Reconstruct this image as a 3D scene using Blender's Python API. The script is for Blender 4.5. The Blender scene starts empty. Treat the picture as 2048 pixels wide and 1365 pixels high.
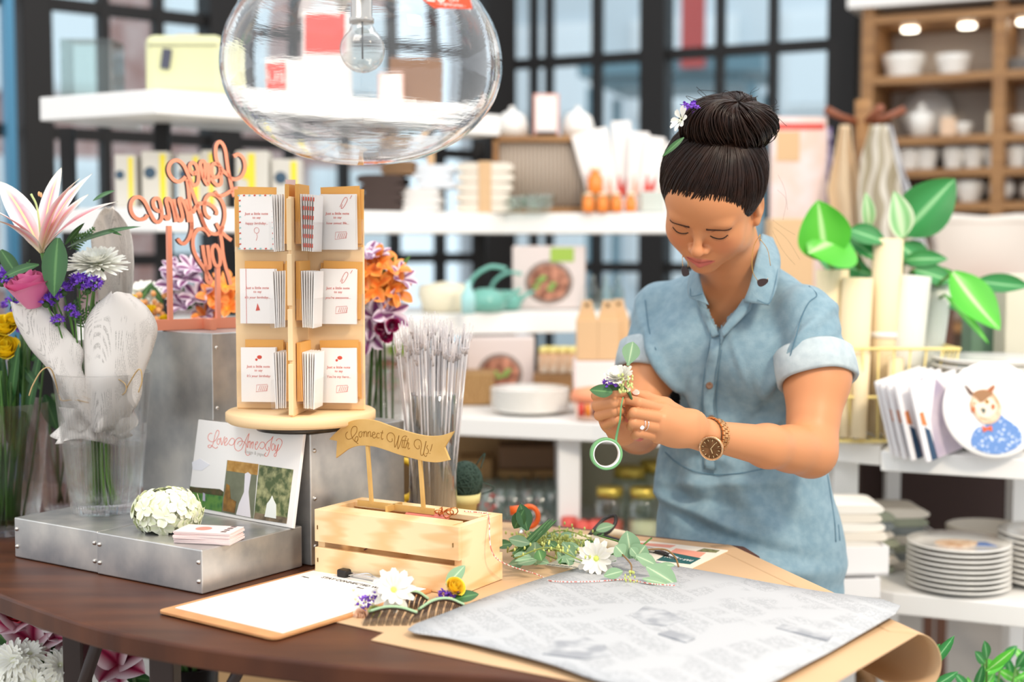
import bpy, bmesh, math, random
import numpy as np
from mathutils import Vector, Matrix, Euler
random.seed(7); np.random.seed(7)
R = math.radians; PI = math.pi
S = bpy.context.scene
COL = S.collection

# ---------------------------------------------------------------- camera
F = 2800.0                      # focal length in pixels of the 2048 frame
TH = math.atan(192.5/F)         # downward tilt
CAMZ = 1.40
cam = bpy.data.objects.new('camera', bpy.data.cameras.new('camera'))
COL.objects.link(cam)
cam.location = (0, 0, CAMZ); cam.rotation_euler = (PI/2-TH, 0, 0)
cam.data.lens = F/2048*36; cam.data.sensor_width = 36
cam.data.clip_end = 200
cam.data.dof.use_dof = True; cam.data.dof.focus_distance = 2.10; cam.data.dof.aperture_fstop = 2.2
S.camera = cam
# ---------------------------------------------------------------- exposure and light
S.view_settings.view_transform = 'Standard'; S.view_settings.look = 'None'
S.view_settings.gamma = 1; S.view_settings.use_curve_mapping = False
S.view_settings.exposure = 0.17
S.cycles.transparent_max_bounces = 40; S.cycles.max_bounces = 14
S.cycles.transmission_bounces = 14; S.cycles.glossy_bounces = 5; S.cycles.diffuse_bounces = 4
S.cycles.caustics_refractive = False; S.cycles.caustics_reflective = False
S.cycles.sample_clamp_indirect = 6
W = bpy.data.worlds.new('sky'); S.world = W; W.use_nodes = True
_b = W.node_tree.nodes['Background']; _b.inputs[0].default_value = (.91, .955, 1, 1); _b.inputs[1].default_value = 1.25
def area(name, loc, target, sx, sy, power, col):
    d = bpy.data.lights.new(name, 'AREA'); d.shape = 'RECTANGLE'; d.size = sx; d.size_y = sy
    d.energy = power; d.color = col
    o = bpy.data.objects.new(name, d); COL.objects.link(o); o.location = loc
    o.rotation_euler = (Vector(target)-Vector(loc)).to_track_quat('-Z', 'Y').to_euler()
    return o
area('ceiling_spot', (1.5, 0.6, 3.1), (0.2, 2.3, 1.0), .42, .42, 58, (1, .86, .68))
area('ceiling_panel', (-.9, .9, 3.3), (-.2, 2.3, .9), 1.2, 1.2, 17, (1, .90, .78))
area('shelf_panel', (1.0, 3.2, 3.6), (.3, 3.9, .9), 2.4, .8, 12, (1, .95, .88))

# ---------------------------------------------------------------- pixel -> point
def ray(px, py):
    u = (px-1024)/F; v = (682.5-py)/F
    return Vector((u, math.cos(TH)+v*math.sin(TH), -math.sin(TH)+v*math.cos(TH)))
def P(px, py, Y):
    d = ray(px, py); return Vector((0, 0, CAMZ))+d*(Y/d.y)
def PZ(px, py, z):
    d = ray(px, py); return Vector((0, 0, CAMZ))+d*((z-CAMZ)/d.z)
def PP(px, py, o, n):           # on the plane through o with normal n
    d = ray(px, py); c = Vector((0, 0, CAMZ)); return c+d*((Vector(o)-c).dot(n)/d.dot(n))
def axes(o, x, y):
    x = Vector(x).normalized(); y = Vector(y); y = (y-x*y.dot(x)).normalized(); z = x.cross(y)
    m = Matrix((x, y, z)).transposed().to_4x4(); m.translation = Vector(o); return m
def along(o, d, up=(0, 0, 1)):  # local z along d
    z = Vector(d).normalized(); u = Vector(up)
    if abs(z.dot(u)) > .98: u = Vector((0, 1, 0))
    x = u.cross(z).normalized(); y = z.cross(x)
    m = Matrix((x, y, z)).transposed().to_4x4(); m.translation = Vector(o); return m
T = Matrix.Translation
def RZ(a): return Matrix.Rotation(a, 4, 'Z')
def RX(a): return Matrix.Rotation(a, 4, 'X')
def RY(a): return Matrix.Rotation(a, 4, 'Y')
def uni(a, b): return random.uniform(a, b)

# ---------------------------------------------------------------- materials
def lin(h):
    h = h.lstrip('#'); c = [int(h[i:i+2], 16)/255 for i in (0, 2, 4)]
    return [x/12.92 if x <= .04045 else ((x+.055)/1.055)**2.4 for x in c]+[1]
MATS = {}
def mat(name, col='#888888', rough=.5, metal=0, col2=None, nscale=8, detail=3, stretch=None, bump=0, bscale=None,
        trans=0, ior=1.45, spec=.5, emit=0, sss=0, sheen=0, kind='noise', coat=0, ramp=(.35, .65), rough2=None, alpha=1):
    if name in MATS: return MATS[name]
    m = bpy.data.materials.new(name); m.use_nodes = True; nt = m.node_tree; N = nt.nodes; L = nt.links
    b = N['Principled BSDF']; I = b.inputs
    I['Base Color'].default_value = lin(col); I['Roughness'].default_value = rough; I['Metallic'].default_value = metal
    I['IOR'].default_value = ior; I['Transmission Weight'].default_value = trans; I['Specular IOR Level'].default_value = spec
    I['Coat Weight'].default_value = coat; I['Sheen Weight'].default_value = sheen; I['Alpha'].default_value = alpha
    if sss: I['Subsurface Weight'].default_value = sss; I['Subsurface Radius'].default_value = (.012, .004, .002); I['Subsurface Scale'].default_value = 1
    if emit: I['Emission Color'].default_value = lin(col); I['Emission Strength'].default_value = emit
    if col2 or bump:
        tc = N.new('ShaderNodeTexCoord'); mp = N.new('ShaderNodeMapping'); L.new(tc.outputs['Object'], mp.inputs[0])
        if stretch: mp.inputs['Scale'].default_value = stretch
        if kind == 'wave':
            n = N.new('ShaderNodeTexWave'); n.inputs['Scale'].default_value = nscale; n.inputs['Distortion'].default_value = 6
            n.inputs['Detail'].default_value = detail; n.inputs['Detail Scale'].default_value = 1.5
        elif kind == 'voronoi':
            n = N.new('ShaderNodeTexVoronoi'); n.inputs['Scale'].default_value = nscale
        else:
            n = N.new('ShaderNodeTexNoise'); n.inputs['Scale'].default_value = nscale; n.inputs['Detail'].default_value = detail
        L.new(mp.outputs[0], n.inputs['Vector']); out = n.outputs[0]
        if col2:
            r = N.new('ShaderNodeValToRGB'); r.color_ramp.elements[0].position = ramp[0]; r.color_ramp.elements[1].position = ramp[1]
            r.color_ramp.elements[0].color = lin(col); r.color_ramp.elements[1].color = lin(col2)
            L.new(out, r.inputs[0]); L.new(r.outputs[0], I['Base Color'])
            if rough2 is not None:
                q = N.new('ShaderNodeMapRange'); q.inputs[3].default_value = rough; q.inputs[4].default_value = rough2
                L.new(out, q.inputs[0]); L.new(q.outputs[0], I['Roughness'])
        if bump:
            n2 = n
            if bscale:
                n2 = N.new('ShaderNodeTexNoise'); n2.inputs['Scale'].default_value = bscale; n2.inputs['Detail'].default_value = 3
                L.new(mp.outputs[0], n2.inputs['Vector'])
            bp = N.new('ShaderNodeBump'); bp.inputs['Strength'].default_value = bump; bp.inputs['Distance'].default_value = .002
            L.new(n2.outputs[0], bp.inputs['Height']); L.new(bp.outputs[0], I['Normal'])
    MATS[name] = m; return m
def clear_mat(name, tint='#ffffff', gloss=.10, rough=.03, body=0., bodycol='#ffffff'):
    """thin clear sheet: see-through with a fresnel reflection (and an optional milky body)"""
    if name in MATS: return MATS[name]
    m = bpy.data.materials.new(name); m.use_nodes = True; nt = m.node_tree; N = nt.nodes; L = nt.links; N.clear()
    o = N.new('ShaderNodeOutputMaterial'); t = N.new('ShaderNodeBsdfTransparent'); t.inputs[0].default_value = lin(tint)
    g = N.new('ShaderNodeBsdfGlossy'); g.inputs['Roughness'].default_value = rough
    f = N.new('ShaderNodeLayerWeight'); f.inputs['Blend'].default_value = .25
    r = N.new('ShaderNodeMapRange'); r.inputs[3].default_value = gloss*.35; r.inputs[4].default_value = min(1, gloss*5)
    L.new(f.outputs['Facing'], r.inputs[0])
    mx = N.new('ShaderNodeMixShader'); L.new(r.outputs[0], mx.inputs[0]); L.new(t.outputs[0], mx.inputs[1]); L.new(g.outputs[0], mx.inputs[2])
    last = mx
    if body:
        d = N.new('ShaderNodeBsdfDiffuse'); d.inputs[0].default_value = lin(bodycol)
        m2 = N.new('ShaderNodeMixShader'); m2.inputs[0].default_value = body
        L.new(mx.outputs[0], m2.inputs[1]); L.new(d.outputs[0], m2.inputs[2]); last = m2
    L.new(last.outputs[0], o.inputs[0]); MATS[name] = m; return m
def glass_mix(name, ior, fac, tint='#ffffff'):
    """blown glass: part refracting, part plainly see-through so that light still reaches what is inside"""
    m = bpy.data.materials.new(name); m.use_nodes = True; nt = m.node_tree; N = nt.nodes; L = nt.links; N.clear()
    o = N.new('ShaderNodeOutputMaterial'); t = N.new('ShaderNodeBsdfTransparent'); t.inputs[0].default_value = lin(tint)
    g = N.new('ShaderNodeBsdfGlass'); g.inputs['IOR'].default_value = ior; g.inputs['Roughness'].default_value = 0
    x = N.new('ShaderNodeMixShader'); x.inputs[0].default_value = fac; L.new(t.outputs[0], x.inputs[1]); L.new(g.outputs[0], x.inputs[2]); L.new(x.outputs[0], o.inputs[0])
    MATS[name] = m; return m
def uv_mat(name, edge, mid, base=None, tip=None, rough=.5, sss=0, stripe=None, band=(.15, .75)):
    """petal / leaf: colour runs across the width (u) and along the length (v)"""
    if name in MATS: return MATS[name]
    m = bpy.data.materials.new(name); m.use_nodes = True; nt = m.node_tree; N = nt.nodes; L = nt.links
    b = N['Principled BSDF']; b.inputs['Roughness'].default_value = rough
    tc = N.new('ShaderNodeTexCoord'); sp = N.new('ShaderNodeSeparateXYZ'); L.new(tc.outputs['UV'], sp.inputs[0])
    s1 = N.new('ShaderNodeMath'); s1.operation = 'SUBTRACT'; s1.inputs[1].default_value = .5; L.new(sp.outputs[0], s1.inputs[0])
    a = N.new('ShaderNodeMath'); a.operation = 'ABSOLUTE'; L.new(s1.outputs[0], a.inputs[0])
    k = N.new('ShaderNodeMath'); k.operation = 'MULTIPLY'; k.inputs[1].default_value = 2; L.new(a.outputs[0], k.inputs[0])
    r = N.new('ShaderNodeValToRGB'); E = r.color_ramp.elements
    E[0].position = band[0]; E[0].color = lin(mid); E[1].position = band[1]; E[1].color = lin(edge)
    if stripe:
        e = E.new(0); e.color = lin(stripe); e2 = E.new(min(.04, band[0]*.4)); e2.color = lin(stripe)
    L.new(k.outputs[0], r.inputs[0]); out = r.outputs[0]
    for c, lo, hi in ((base, .3, .0), (tip, .7, 1.)):
        if c:
            q = N.new('ShaderNodeMapRange'); q.inputs[1].default_value = lo; q.inputs[2].default_value = hi; L.new(sp.outputs[1], q.inputs[0])
            x = N.new('ShaderNodeMixRGB'); x.inputs[2].default_value = lin(c); L.new(q.outputs[0], x.inputs[0]); L.new(out, x.inputs[1]); out = x.outputs[0]
    L.new(out, b.inputs['Base Color'])
    if sss: b.inputs['Subsurface Weight'].default_value = sss; b.inputs['Subsurface Radius'].default_value = (.01, .01, .01); b.inputs['Subsurface Scale'].default_value = 1
    MATS[name] = m; return m

# ---------------------------------------------------------------- mesh builder
def spline(pts, n=8, closed=False):
    pts = [Vector(p) for p in pts]; k = len(pts)
    if k < 3 and not closed:
        return [pts[0].lerp(pts[-1], i/n) for i in range(n+1)]
    out = []
    rng = range(k if closed else k-1)
    for i in rng:
        p1 = pts[i]; p2 = pts[(i+1) % k]
        p0 = pts[(i-1) % k] if (closed or i > 0) else p1*2-p2
        p3 = pts[(i+2) % k] if (closed or i+2 < k) else p2*2-p1
        for j in range(n):
            t = j/n; t2 = t*t; t3 = t2*t
            out.append(.5*((2*p1)+(p2-p0)*t+(2*p0-5*p1+4*p2-p3)*t2+(3*p1-p0-3*p2+p3)*t3))
    if not closed: out.append(pts[-1])
    return out
BASE = {}
class MB:
    def __init__(s): s.v = []; s.f = []; s.sm = []; s.m = []; s.uv = {}; s.mi = 0; s.M = None
    def add(s, vs, fs, sm=False, uvs=None, M=None):
        o = len(s.v); A = M if M is not None else None
        for i, p in enumerate(vs):
            p = Vector(p)
            if A is not None: p = A @ p
            if s.M is not None: p = s.M @ p
            s.v.append(p)
            if uvs: s.uv[o+i] = uvs[i]
        for f in fs: s.f.append([i+o for i in f]); s.sm.append(sm); s.m.append(s.mi)
        return s
    def box(s, c, d, M=None, taper=1):
        x, y, z = [q/2 for q in d]; cx, cy, cz = c; t = taper
        v = [(cx-x, cy-y, cz-z), (cx+x, cy-y, cz-z), (cx+x, cy+y, cz-z), (cx-x, cy+y, cz-z),
             (cx-x*t, cy-y*t, cz+z), (cx+x*t, cy-y*t, cz+z), (cx+x*t, cy+y*t, cz+z), (cx-x*t, cy+y*t, cz+z)]
        return s.add(v, [(0, 3, 2, 1), (4, 5, 6, 7), (0, 1, 5, 4), (1, 2, 6, 5), (2, 3, 7, 6), (3, 0, 4, 7)], M=M)
    def tube(s, pts, r, n=8, closed=False, caps=True, flat=1, M=None, up=None):
        pts = [Vector(p) for p in pts]; k = len(pts)
        rr = r if isinstance(r, (list, tuple)) else [r]*k
        if len(rr) != k: rr = [rr[0]+(rr[-1]-rr[0])*i/(k-1) for i in range(k)]
        v = []; f = []; pn = None
        for i, p in enumerate(pts):
            a = pts[(i-1) % k] if (closed or i) else p; b = pts[(i+1) % k] if (closed or i < k-1) else p
            t = (b-a)
            t = t.normalized() if t.length > 1e-9 else Vector((0, 0, 1))
            if pn is None:
                u = Vector(up) if up else (Vector((0, 0, 1)) if abs(t.z) < .9 else Vector((1, 0, 0)))
                pn = (u-t*u.dot(t)).normalized()
            else:
                pn = (pn-t*pn.dot(t)); pn = pn.normalized() if pn.length > 1e-6 else Vector((1, 0, 0))
            bn = t.cross(pn)
            for j in range(n):
                q = 2*PI*j/n; v.append(p+(pn*math.cos(q)*flat+bn*math.sin(q))*rr[i])
        for i in range(k if closed else k-1):
            for j in range(n):
                a = i*n+j; b = i*n+(j+1) % n; c = ((i+1) % k)*n+(j+1) % n; d = ((i+1) % k)*n+j
                f.append((a, b, c, d))
        s.add(v, f, True, M=M)
        if caps and not closed:
            o = len(s.v)-len(v)
            s.f.append([o+j for j in range(n)][::-1]); s.sm.append(False); s.m.append(s.mi)
            s.f.append([o+(k-1)*n+j for j in range(n)]); s.sm.append(False); s.m.append(s.mi)
        return s
    def lathe(s, prof, n=32, M=None, c=(0, 0, 0), sm=True, wob=None, closed=False):
        v = []; f = []; k = len(prof)
        for i, (r, z) in enumerate(prof):
            for j in range(n):
                q = 2*PI*j/n; w = wob(q, i/(k-1)) if wob else 1
                v.append((c[0]+r*w*math.cos(q), c[1]+r*w*math.sin(q), c[2]+z))
        for i in range(k if closed else k-1):
            for j in range(n):
                i2 = (i+1) % k
                f.append((i*n+j, i*n+(j+1) % n, i2*n+(j+1) % n, i2*n+j))
        s.add(v, f, sm, M=M); o = len(s.v)-len(v)
        if not closed:
            for e, rev in ((0, True), (k-1, False)):
                if prof[e][0] > 1e-4:
                    q = [o+e*n+j for j in range(n)]
                    s.f.append(q[::-1] if rev else q); s.sm.append(False); s.m.append(s.mi)
        return s
    def cyl(s, c, r, h, n=24, M=None, r2=None):
        return s.lathe([(r, 0), (r if r2 is None else r2, h)], n=n, M=M, c=c)
    def prism(s, pts, z0, z1, M=None, sm=False):
        k = len(pts)
        v = [(p[0], p[1], z0) for p in pts]+[(p[0], p[1], z1) for p in pts]
        f = [tuple(range(k))[::-1], tuple(range(k, 2*k))]
        s.add(v, f, False, M=M)
        o = len(s.v)-len(v)
        for i in range(k):
            j = (i+1) % k; s.f.append([o+i, o+j, o+k+j, o+k+i]); s.sm.append(sm); s.m.append(s.mi)
        return s
    def ell(s, c, r, nu=14, nv=9, M=None):
        if not isinstance(r, (tuple, list)): r = (r, r, r)
        v = [(c[0], c[1], c[2]-r[2])]; f = []
        for i in range(1, nv):
            a = -PI/2+PI*i/nv
            for j in range(nu):
                q = 2*PI*j/nu; v.append((c[0]+r[0]*math.cos(a)*math.cos(q), c[1]+r[1]*math.cos(a)*math.sin(q), c[2]+r[2]*math.sin(a)))
        v.append((c[0], c[1], c[2]+r[2])); t = len(v)-1
        for j in range(nu): f.append((0, 1+(j+1) % nu, 1+j)); f.append((t, 1+(nv-2)*nu+j, 1+(nv-2)*nu+(j+1) % nu))
        for i in range(nv-2):
            for j in range(nu):
                a = 1+i*nu; f.append((a+j, a+(j+1) % nu, a+nu+(j+1) % nu, a+nu+j))
        return s.add(v, f, True, M=M)
    def grid(s, fn, nu, nv, sm=True, M=None, closeu=False):
        v = []; uv = []; f = []
        for i in range(nv+1):
            for j in range(nu if closeu else nu+1):
                v.append(fn(j/nu, i/nv)); uv.append((j/nu, i/nv))
        k = nu if closeu else nu+1
        for i in range(nv):
            for j in range(nu):
                j2 = (j+1) % k; f.append((i*k+j, i*k+j2, (i+1)*k+j2, (i+1)*k+j))
        return s.add(v, f, sm, uvs=uv, M=M)
    def petal(s, c, d, nrm, Ln, Wd, curve=.3, cup=.2, nu=4, nv=7, widest=.5, tip=.0, ruffle=0, curve2=0, fold=0):
        """a petal or leaf from c along d; curves away from nrm by 'curve'; u across, v along"""
        d = Vector(d).normalized(); nrm = Vector(nrm); nrm = (nrm-d*nrm.dot(d)).normalized(); sd = d.cross(nrm); c = Vector(c)
        ph = uni(0, 6)
        # centre line
        cl = []; p = c.copy(); a = 0.
        for i in range(nv+1):
            v = i/nv; ang = -curve*v-curve2*v*v*v
            t = d*math.cos(ang)+nrm*math.sin(ang); n_ = nrm*math.cos(ang)-d*math.sin(ang)
            cl.append((p.copy(), n_)); p = p+t*(Ln/nv)
        def fn(u, v):
            i = min(nv, int(round(v*nv))); q, n_ = cl[i]
            e = math.log(.5)/math.log(widest); w = math.sin(PI*min(1, max(0, v))**e); w = max(w, tip if v > .5 else .12)**.8
            x = (u-.5)*2
            return q+sd*(x*w*Wd/2)+n_*(cup*Wd*.5*x*x*w+ruffle*Wd*math.sin(9*v+ph+x*2)*abs(x)+fold*Wd*abs(x)*w)
        return s.grid(fn, nu, nv)
    def ribbon(s, pts, w, t, M=None, closed=False, wf=None):
        """flat stroke in the local xy plane, thickness t in z"""
        pts = [Vector((p[0], p[1])) for p in pts]; k = len(pts); v = []; f = []
        for i, p in enumerate(pts):
            a = pts[max(0, i-1)]; b = pts[min(k-1, i+1)]
            if closed: a = pts[(i-1) % k]; b = pts[(i+1) % k]
            d = (b-a); d = d.normalized() if d.length > 1e-9 else Vector((1, 0)); n = Vector((-d.y, d.x)); ww = w*(wf(i/(k-1)) if wf else 1)/2
            l = p+n*ww; r = p-n*ww
            v += [(l.x, l.y, 0), (r.x, r.y, 0), (r.x, r.y, t), (l.x, l.y, t)]
        for i in range(k if closed else k-1):
            o = i*4; q = ((i+1) % k)*4
            for j in range(4): f.append((o+j, o+(j+1) % 4, q+(j+1) % 4, q+j))
        if not closed: f += [(0, 3, 2, 1), (4*k-4, 4*k-3, 4*k-2, 4*k-1)]
        return s.add(v, f, False, M=M)
    def build(s, name, m, parent=None, bevel=0, solid=0, sub=0, smooth=None, kind=None):
        me = bpy.data.meshes.new(name)
        off = Vector((0, 0, 0)); q = parent
        while q is not None: off = off+BASE.get(q.name, Vector((0, 0, 0))); q = q.parent
        me.from_pydata([tuple(p-off) for p in s.v], [], s.f)
        me.polygons.foreach_set('use_smooth', s.sm)
        me.polygons.foreach_set('material_index', s.m)
        if s.uv:
            ul = me.uv_layers.new(name='UVMap')
            vi = np.zeros(len(me.loops), dtype=np.int32); me.loops.foreach_get('vertex_index', vi)
            ar = np.zeros((len(s.v), 2)); ks = list(s.uv); ar[ks] = [s.uv[k] for k in ks]
            ul.data.foreach_set('uv', ar[vi].astype(np.float32).ravel())
        me.update()
        for x in (m if isinstance(m, (list, tuple)) else [m]): me.materials.append(x)
        o = bpy.data.objects.new(name, me); COL.objects.link(o)
        if parent is not None: o.parent = parent
        if bevel:
            b = o.modifiers.new('bevel', 'BEVEL'); b.width = bevel; b.segments = 2; b.limit_method = 'ANGLE'; b.angle_limit = R(40)
        if solid:
            b = o.modifiers.new('solid', 'SOLIDIFY'); b.thickness = solid; b.offset = 0
        if sub:
            b = o.modifiers.new('sub', 'SUBSURF'); b.levels = sub; b.render_levels = sub
        if kind: o['kind'] = kind
        return o
def tag(o, label, cat, group=None, kind=None):
    o['label'] = label; o['category'] = cat
    if group: o['group'] = group
    if kind: o['kind'] = kind
    return o
def thing(name, label, cat, loc=(0, 0, 0), rz=0, group=None, world=True):
    """Empty at the thing's base. world=True: its parts are given in world coordinates; False: in local ones"""
    o = bpy.data.objects.new(name, None); COL.objects.link(o); o.location = loc; o.rotation_euler = (0, 0, rz); o.empty_display_size = .02
    if world: BASE[o.name] = Vector(loc)
    return tag(o, label, cat, group)
def dup(o, loc=None, rz=None, label=None, group=None, parent=None, rot=None, scale=None):
    c = o.copy(); COL.objects.link(c); c.parent = parent
    if loc is not None: c.location = loc
    if rz is not None: c.rotation_euler = (0, 0, rz)
    if rot is not None: c.rotation_euler = rot
    if scale is not None: c.scale = (scale,)*3
    if label: c['label'] = label
    if group: c['group'] = group
    for ch in list(o.children): dup(ch, parent=c)
    return c
def struct(name, mb, m, parent=None, **k):
    o = mb.build(name, m, parent, **k)
    if parent is None: o['kind'] = 'structure'
    return o
def text(body, size, M, m, parent, name='lettering', depth=.0002, align='CENTER', shear=0, sx=1):
    c = bpy.data.curves.new(name, 'FONT'); c.body = body; c.size = size; c.align_x = align; c.align_y = 'CENTER'; c.extrude = depth; c.shear = shear
    c.resolution_u = 2
    o = bpy.data.objects.new(name, c); COL.objects.link(o)
    dg = bpy.context.evaluated_depsgraph_get(); me = bpy.data.meshes.new_from_object(o.evaluated_get(dg))
    bpy.data.objects.remove(o); bpy.data.curves.remove(c)
    off = Vector((0, 0, 0)); q = parent
    while q is not None: off = off+BASE.get(q.name, Vector((0, 0, 0))); q = q.parent
    me.transform(T(-off) @ M @ Matrix.Diagonal((sx, 1, 1, 1))); me.materials.clear(); me.materials.append(m)
    o = bpy.data.objects.new(name, me); COL.objects.link(o); o.parent = parent
    return o

# common materials
WHITE = mat('white_paint', '#efece8', .45)
SHELFW = mat('shelf_white_laminate', '#f1efec', .35, spec=.4)
STEEL = mat('black_steel', '#120e0d', .6, metal=.0)
CREAMC = mat('cream_ceramic', '#efece6', .15, coat=.3)
BIRCH = mat('birch_ply', '#f4d3a6', .5, col2='#eac490', nscale=3, detail=4, stretch=(1, 1, 9), ramp=(.3, .7))
PINE = mat('pine', '#f7d9ab', .55, col2='#eabd86', kind='wave', nscale=3, detail=2, stretch=(1.3, 1.3, 9), ramp=(.3, 1.0))
OAK = mat('oak', '#a87c4e', .5, col2='#8a623c', nscale=4, detail=4, stretch=(1, 1, 8))
GALV = mat('galvanised_steel', '#e6e1da', .24, metal=.72, col2='#9a9da1', nscale=9, detail=7, ramp=(.34, .68), rough2=.42, bump=.05)
GREEN = mat('stem_green', '#5c8a3a', .5, col2='#467030', nscale=30)
DKGREEN = uv_mat('dark_leaf', '#2f5a2c', '#356632', stripe='#5d8a4f', rough=.4)
EUCA = uv_mat('eucalyptus_leaf', '#7d9f7a', '#86a884', stripe='#b5c9a2', rough=.55, band=(.1, .3))
WHITEPAPER = mat('white_paper', '#f6f2ee', .6)
KRAFT = mat('kraft_paper', '#dcb78a', .6, col2='#d4ac7c', nscale=12)
BRASS = mat('rose_gold', '#d9a06a', .25, metal=1)
# ================================================================ the setting
def wl(px): u = (px-1024)/F; d = 6.56/(1-.83*u); return Vector((u*d, d, 0))     # left window wall
def wr(px): u = (px-1024)/F; d = 6.50/(1+.50*u); return Vector((u*d, d, 0))     # right window wall
FLOORM = mat('concrete_floor', '#b4aea6', .45, col2='#a29c94', nscale=1.3, detail=5)
fl = MB(); fl.box((0, 7, -.05), (26, 26, .1)); struct('floor', fl, FLOORM)
def post(n, a, b, th=.12, m=STEEL, z1=3.3):
    d = (b-a).normalized(); nn = Vector((-d.y, d.x, 0))
    mb = MB(); mb.box((0, 0, z1/2), ((b-a).length, th, z1), M=axes((a+b)/2, d, nn)); struct('trim_%d' % n, mb, m, bevel=.004)
post(1, wl(45), wl(105)); post(2, wl(415), wl(475)); post(3, wl(958), wr(1016), .16)
post(4, wr(1285), wr(1335)); post(5, wr(1653), wr(1712))
post(6, wl(27)-Vector((0, .05, 0)), wl(47)-Vector((0, .05, 0)), .05, mat('blue_side_reflection', '#4d86a6', .35, metal=.3))  # reflection on the black post's side face, painted as a blue strip
PANE = clear_mat('window_glass', '#f2fbff', .06)
def bay(n, a, b, fr, zs, extra=()):
    d = (b-a).normalized(); L = (b-a).length; M = axes(a, d, (-d.y, d.x, 0)); mb = MB()
    for f, w in fr: mb.box((L*f, 0, 1.65), (w, .05, 3.3), M=M)
    for z in zs: mb.box((L/2, 0, z), (L, .045, .045), M=M)
    o = struct('window_%d' % n, mb, STEEL)
    p = MB(); p.box((L/2, 0, 1.65), (L, .006, 3.3), M=M); p.build('pane', PANE, o)
ZL = [.02, .408, .875, 1.342, 1.809, 2.276, 2.74, 3.28]; ZR = [.02, .36, .83, 1.30, 1.76, 2.225, 2.69, 3.28]
bay(1, wl(-170), wl(27), [(.0, .05), (.5, .035)], ZL)
bay(2, wl(105), wl(415), [(.34, .035), (.69, .035)], ZL)
bay(3, wl(475), wl(958), [(.2, .035), (.41, .035), (.62, .035), (.82, .035)], ZL)
bay(4, wr(1016), wr(1285), [(.2, .03), (.315, .03), (.67, .04)], ZR)
bay(5, wr(1335), wr(1653), [(.33, .035), (.66, .035)], ZR)
# wall carrying on to the right of the windows
q0 = wr(1712); q1 = wr(2500); dd = (q1-q0).normalized(); nn = Vector((-dd.y, dd.x, 0))
w = MB(); w.box(((q1-q0).length/2, .05, 1.65), ((q1-q0).length, .1, 3.3), M=axes(q0, dd, nn)); struct('wall_right', w, mat('wall_beige', '#cfc3b6', .7))

# ---------------------------------------------------------------- street outside the glass
BRICK = mat('pinkish_brick', '#a8766a', .8, col2='#cbaaa2', nscale=6, detail=3)
PALE = mat('pale_render', '#eaeff2', .8, col2='#d3dde2', nscale=.6); TRIMW = mat('white_trim', '#f4f6f6', .6)
DARKG = mat('dark_teal_metal', '#5f8592', .4); GLZ = mat('sky_glare_white', '#f6fbfd', .3)  # panes are matt white: sky glare put into their colour
def building(name, label, a, b, h, m, wins, wm=TRIMW):
    d = (b-a).normalized(); nn = Vector((-d.y, d.x, 0)); M = axes(a, d, nn)
    t = thing(name, label, 'building', tuple(a)); L = (b-a).length
    mb = MB(); mb.box((L/2, 2, h/2), (L, 4, h), M=M); mb.build('wall', m, t)
    for (x, z, ww, hh) in wins:
        f = MB(); f.box((x, -.03, z), (ww+.14, .1, hh+.14), M=M); fo = f.build('window', wm, t)
        g = MB(); g.box((x, -.09, z), (ww, .04, hh), M=M); g.build('pane', GLZ, fo)
    return t, M
building('brick_building', 'pinkish brown brick building seen through the left window', Vector((-7.5, 10, 0)), Vector((-1.2, 14.5, 0)), 9, BRICK,
         [(1.2+1.5*i, 1.6+1.7*j, .8, 1.0) for i in range(5) for j in range(3)])
building('pale_building', 'pale grey rendered building seen through the windows on the right', Vector((-.6, 16, 0)), Vector((8, 13, 0)), 9, PALE,
         [(1.0+1.6*i, 1.5+1.8*j, 1.0, .9) for i in range(5) for j in range(3)])
cn = MB(); Mc = axes((1.0, 9.5, 0), (1, -.3, 0), (.3, 1, 0))
t = thing('street_kiosk', 'dark teal kiosk with a flat roof and red banner outside the middle window', 'kiosk', (1.0, 9.5, 0))
cn.box((.05, .5, 2.62), (1.25, 1.0, .14), M=Mc); cn.box((.05, .5, 2.52), (.95, .8, .08), M=Mc); cn.build('roof', DARKG, t)
c2 = MB()
for x in (-.5, .6):
    for y in (.1, .9): c2.box((x, y, 1.24), (.06, .06, 2.48), M=Mc)
c2.box((.05, .5, 1.9), (1.1, .05, .05), M=Mc); c2.box((.05, .5, .45), (1.1, .8, .9), M=Mc); c2.build('frame', DARKG, t)
c3 = MB(); c3.box((.22, -.03, 2.95), (.16, .03, .75), M=Mc); c3.build('banner', mat('red_banner', '#c8392f', .6), t)

# ---------------------------------------------------------------- white display shelving
def shelf_mb(front, z, t, depth=.36):
    pts = [P(px, 500, Y) for px, Y in front]; pts = [Vector((p.x, p.y)) for p in pts]; n = len(pts); back = []
    for i in range(n):
        d = (pts[min(n-1, i+1)]-pts[max(0, i-1)]).normalized(); back.append(pts[i]+Vector((-d.y, d.x))*depth)
    mb = MB(); mb.prism([tuple(p) for p in pts+back[::-1]], z-t, z); return mb, pts, back
sh = thing('display_shelving', 'white shelving running along the windows behind the table', 'shelving', (-.5, 3.8, 0))
UP = []
for front, z, t, dep in (
    ([(86, 3.65), (317, 3.45), (1000, 4.14)], 1.78, .06, .36),
    ([(86, 3.65), (317, 3.45), (1010, 4.15), (1345, 4.02), (1440, 3.98)], 1.493, .06, .40),
    ([(150, 3.35), (700, 3.28), (934, 3.9), (1160, 4.0), (1260, 4.0)], 1.21, .06, .45),
    ([(330, 3.68), (914, 3.47), (1185, 3.36), (1669, 3.05), (1768, 2.99)], .97, .045, .5),
    ([(330, 3.7), (914, 3.5), (1185, 3.4), (1622, 3.08)], .68, .04, .5)):
    mb, pts, back = shelf_mb(front, z, t, dep); mb.build('shelf', SHELFW, sh, bevel=.003)
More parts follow.
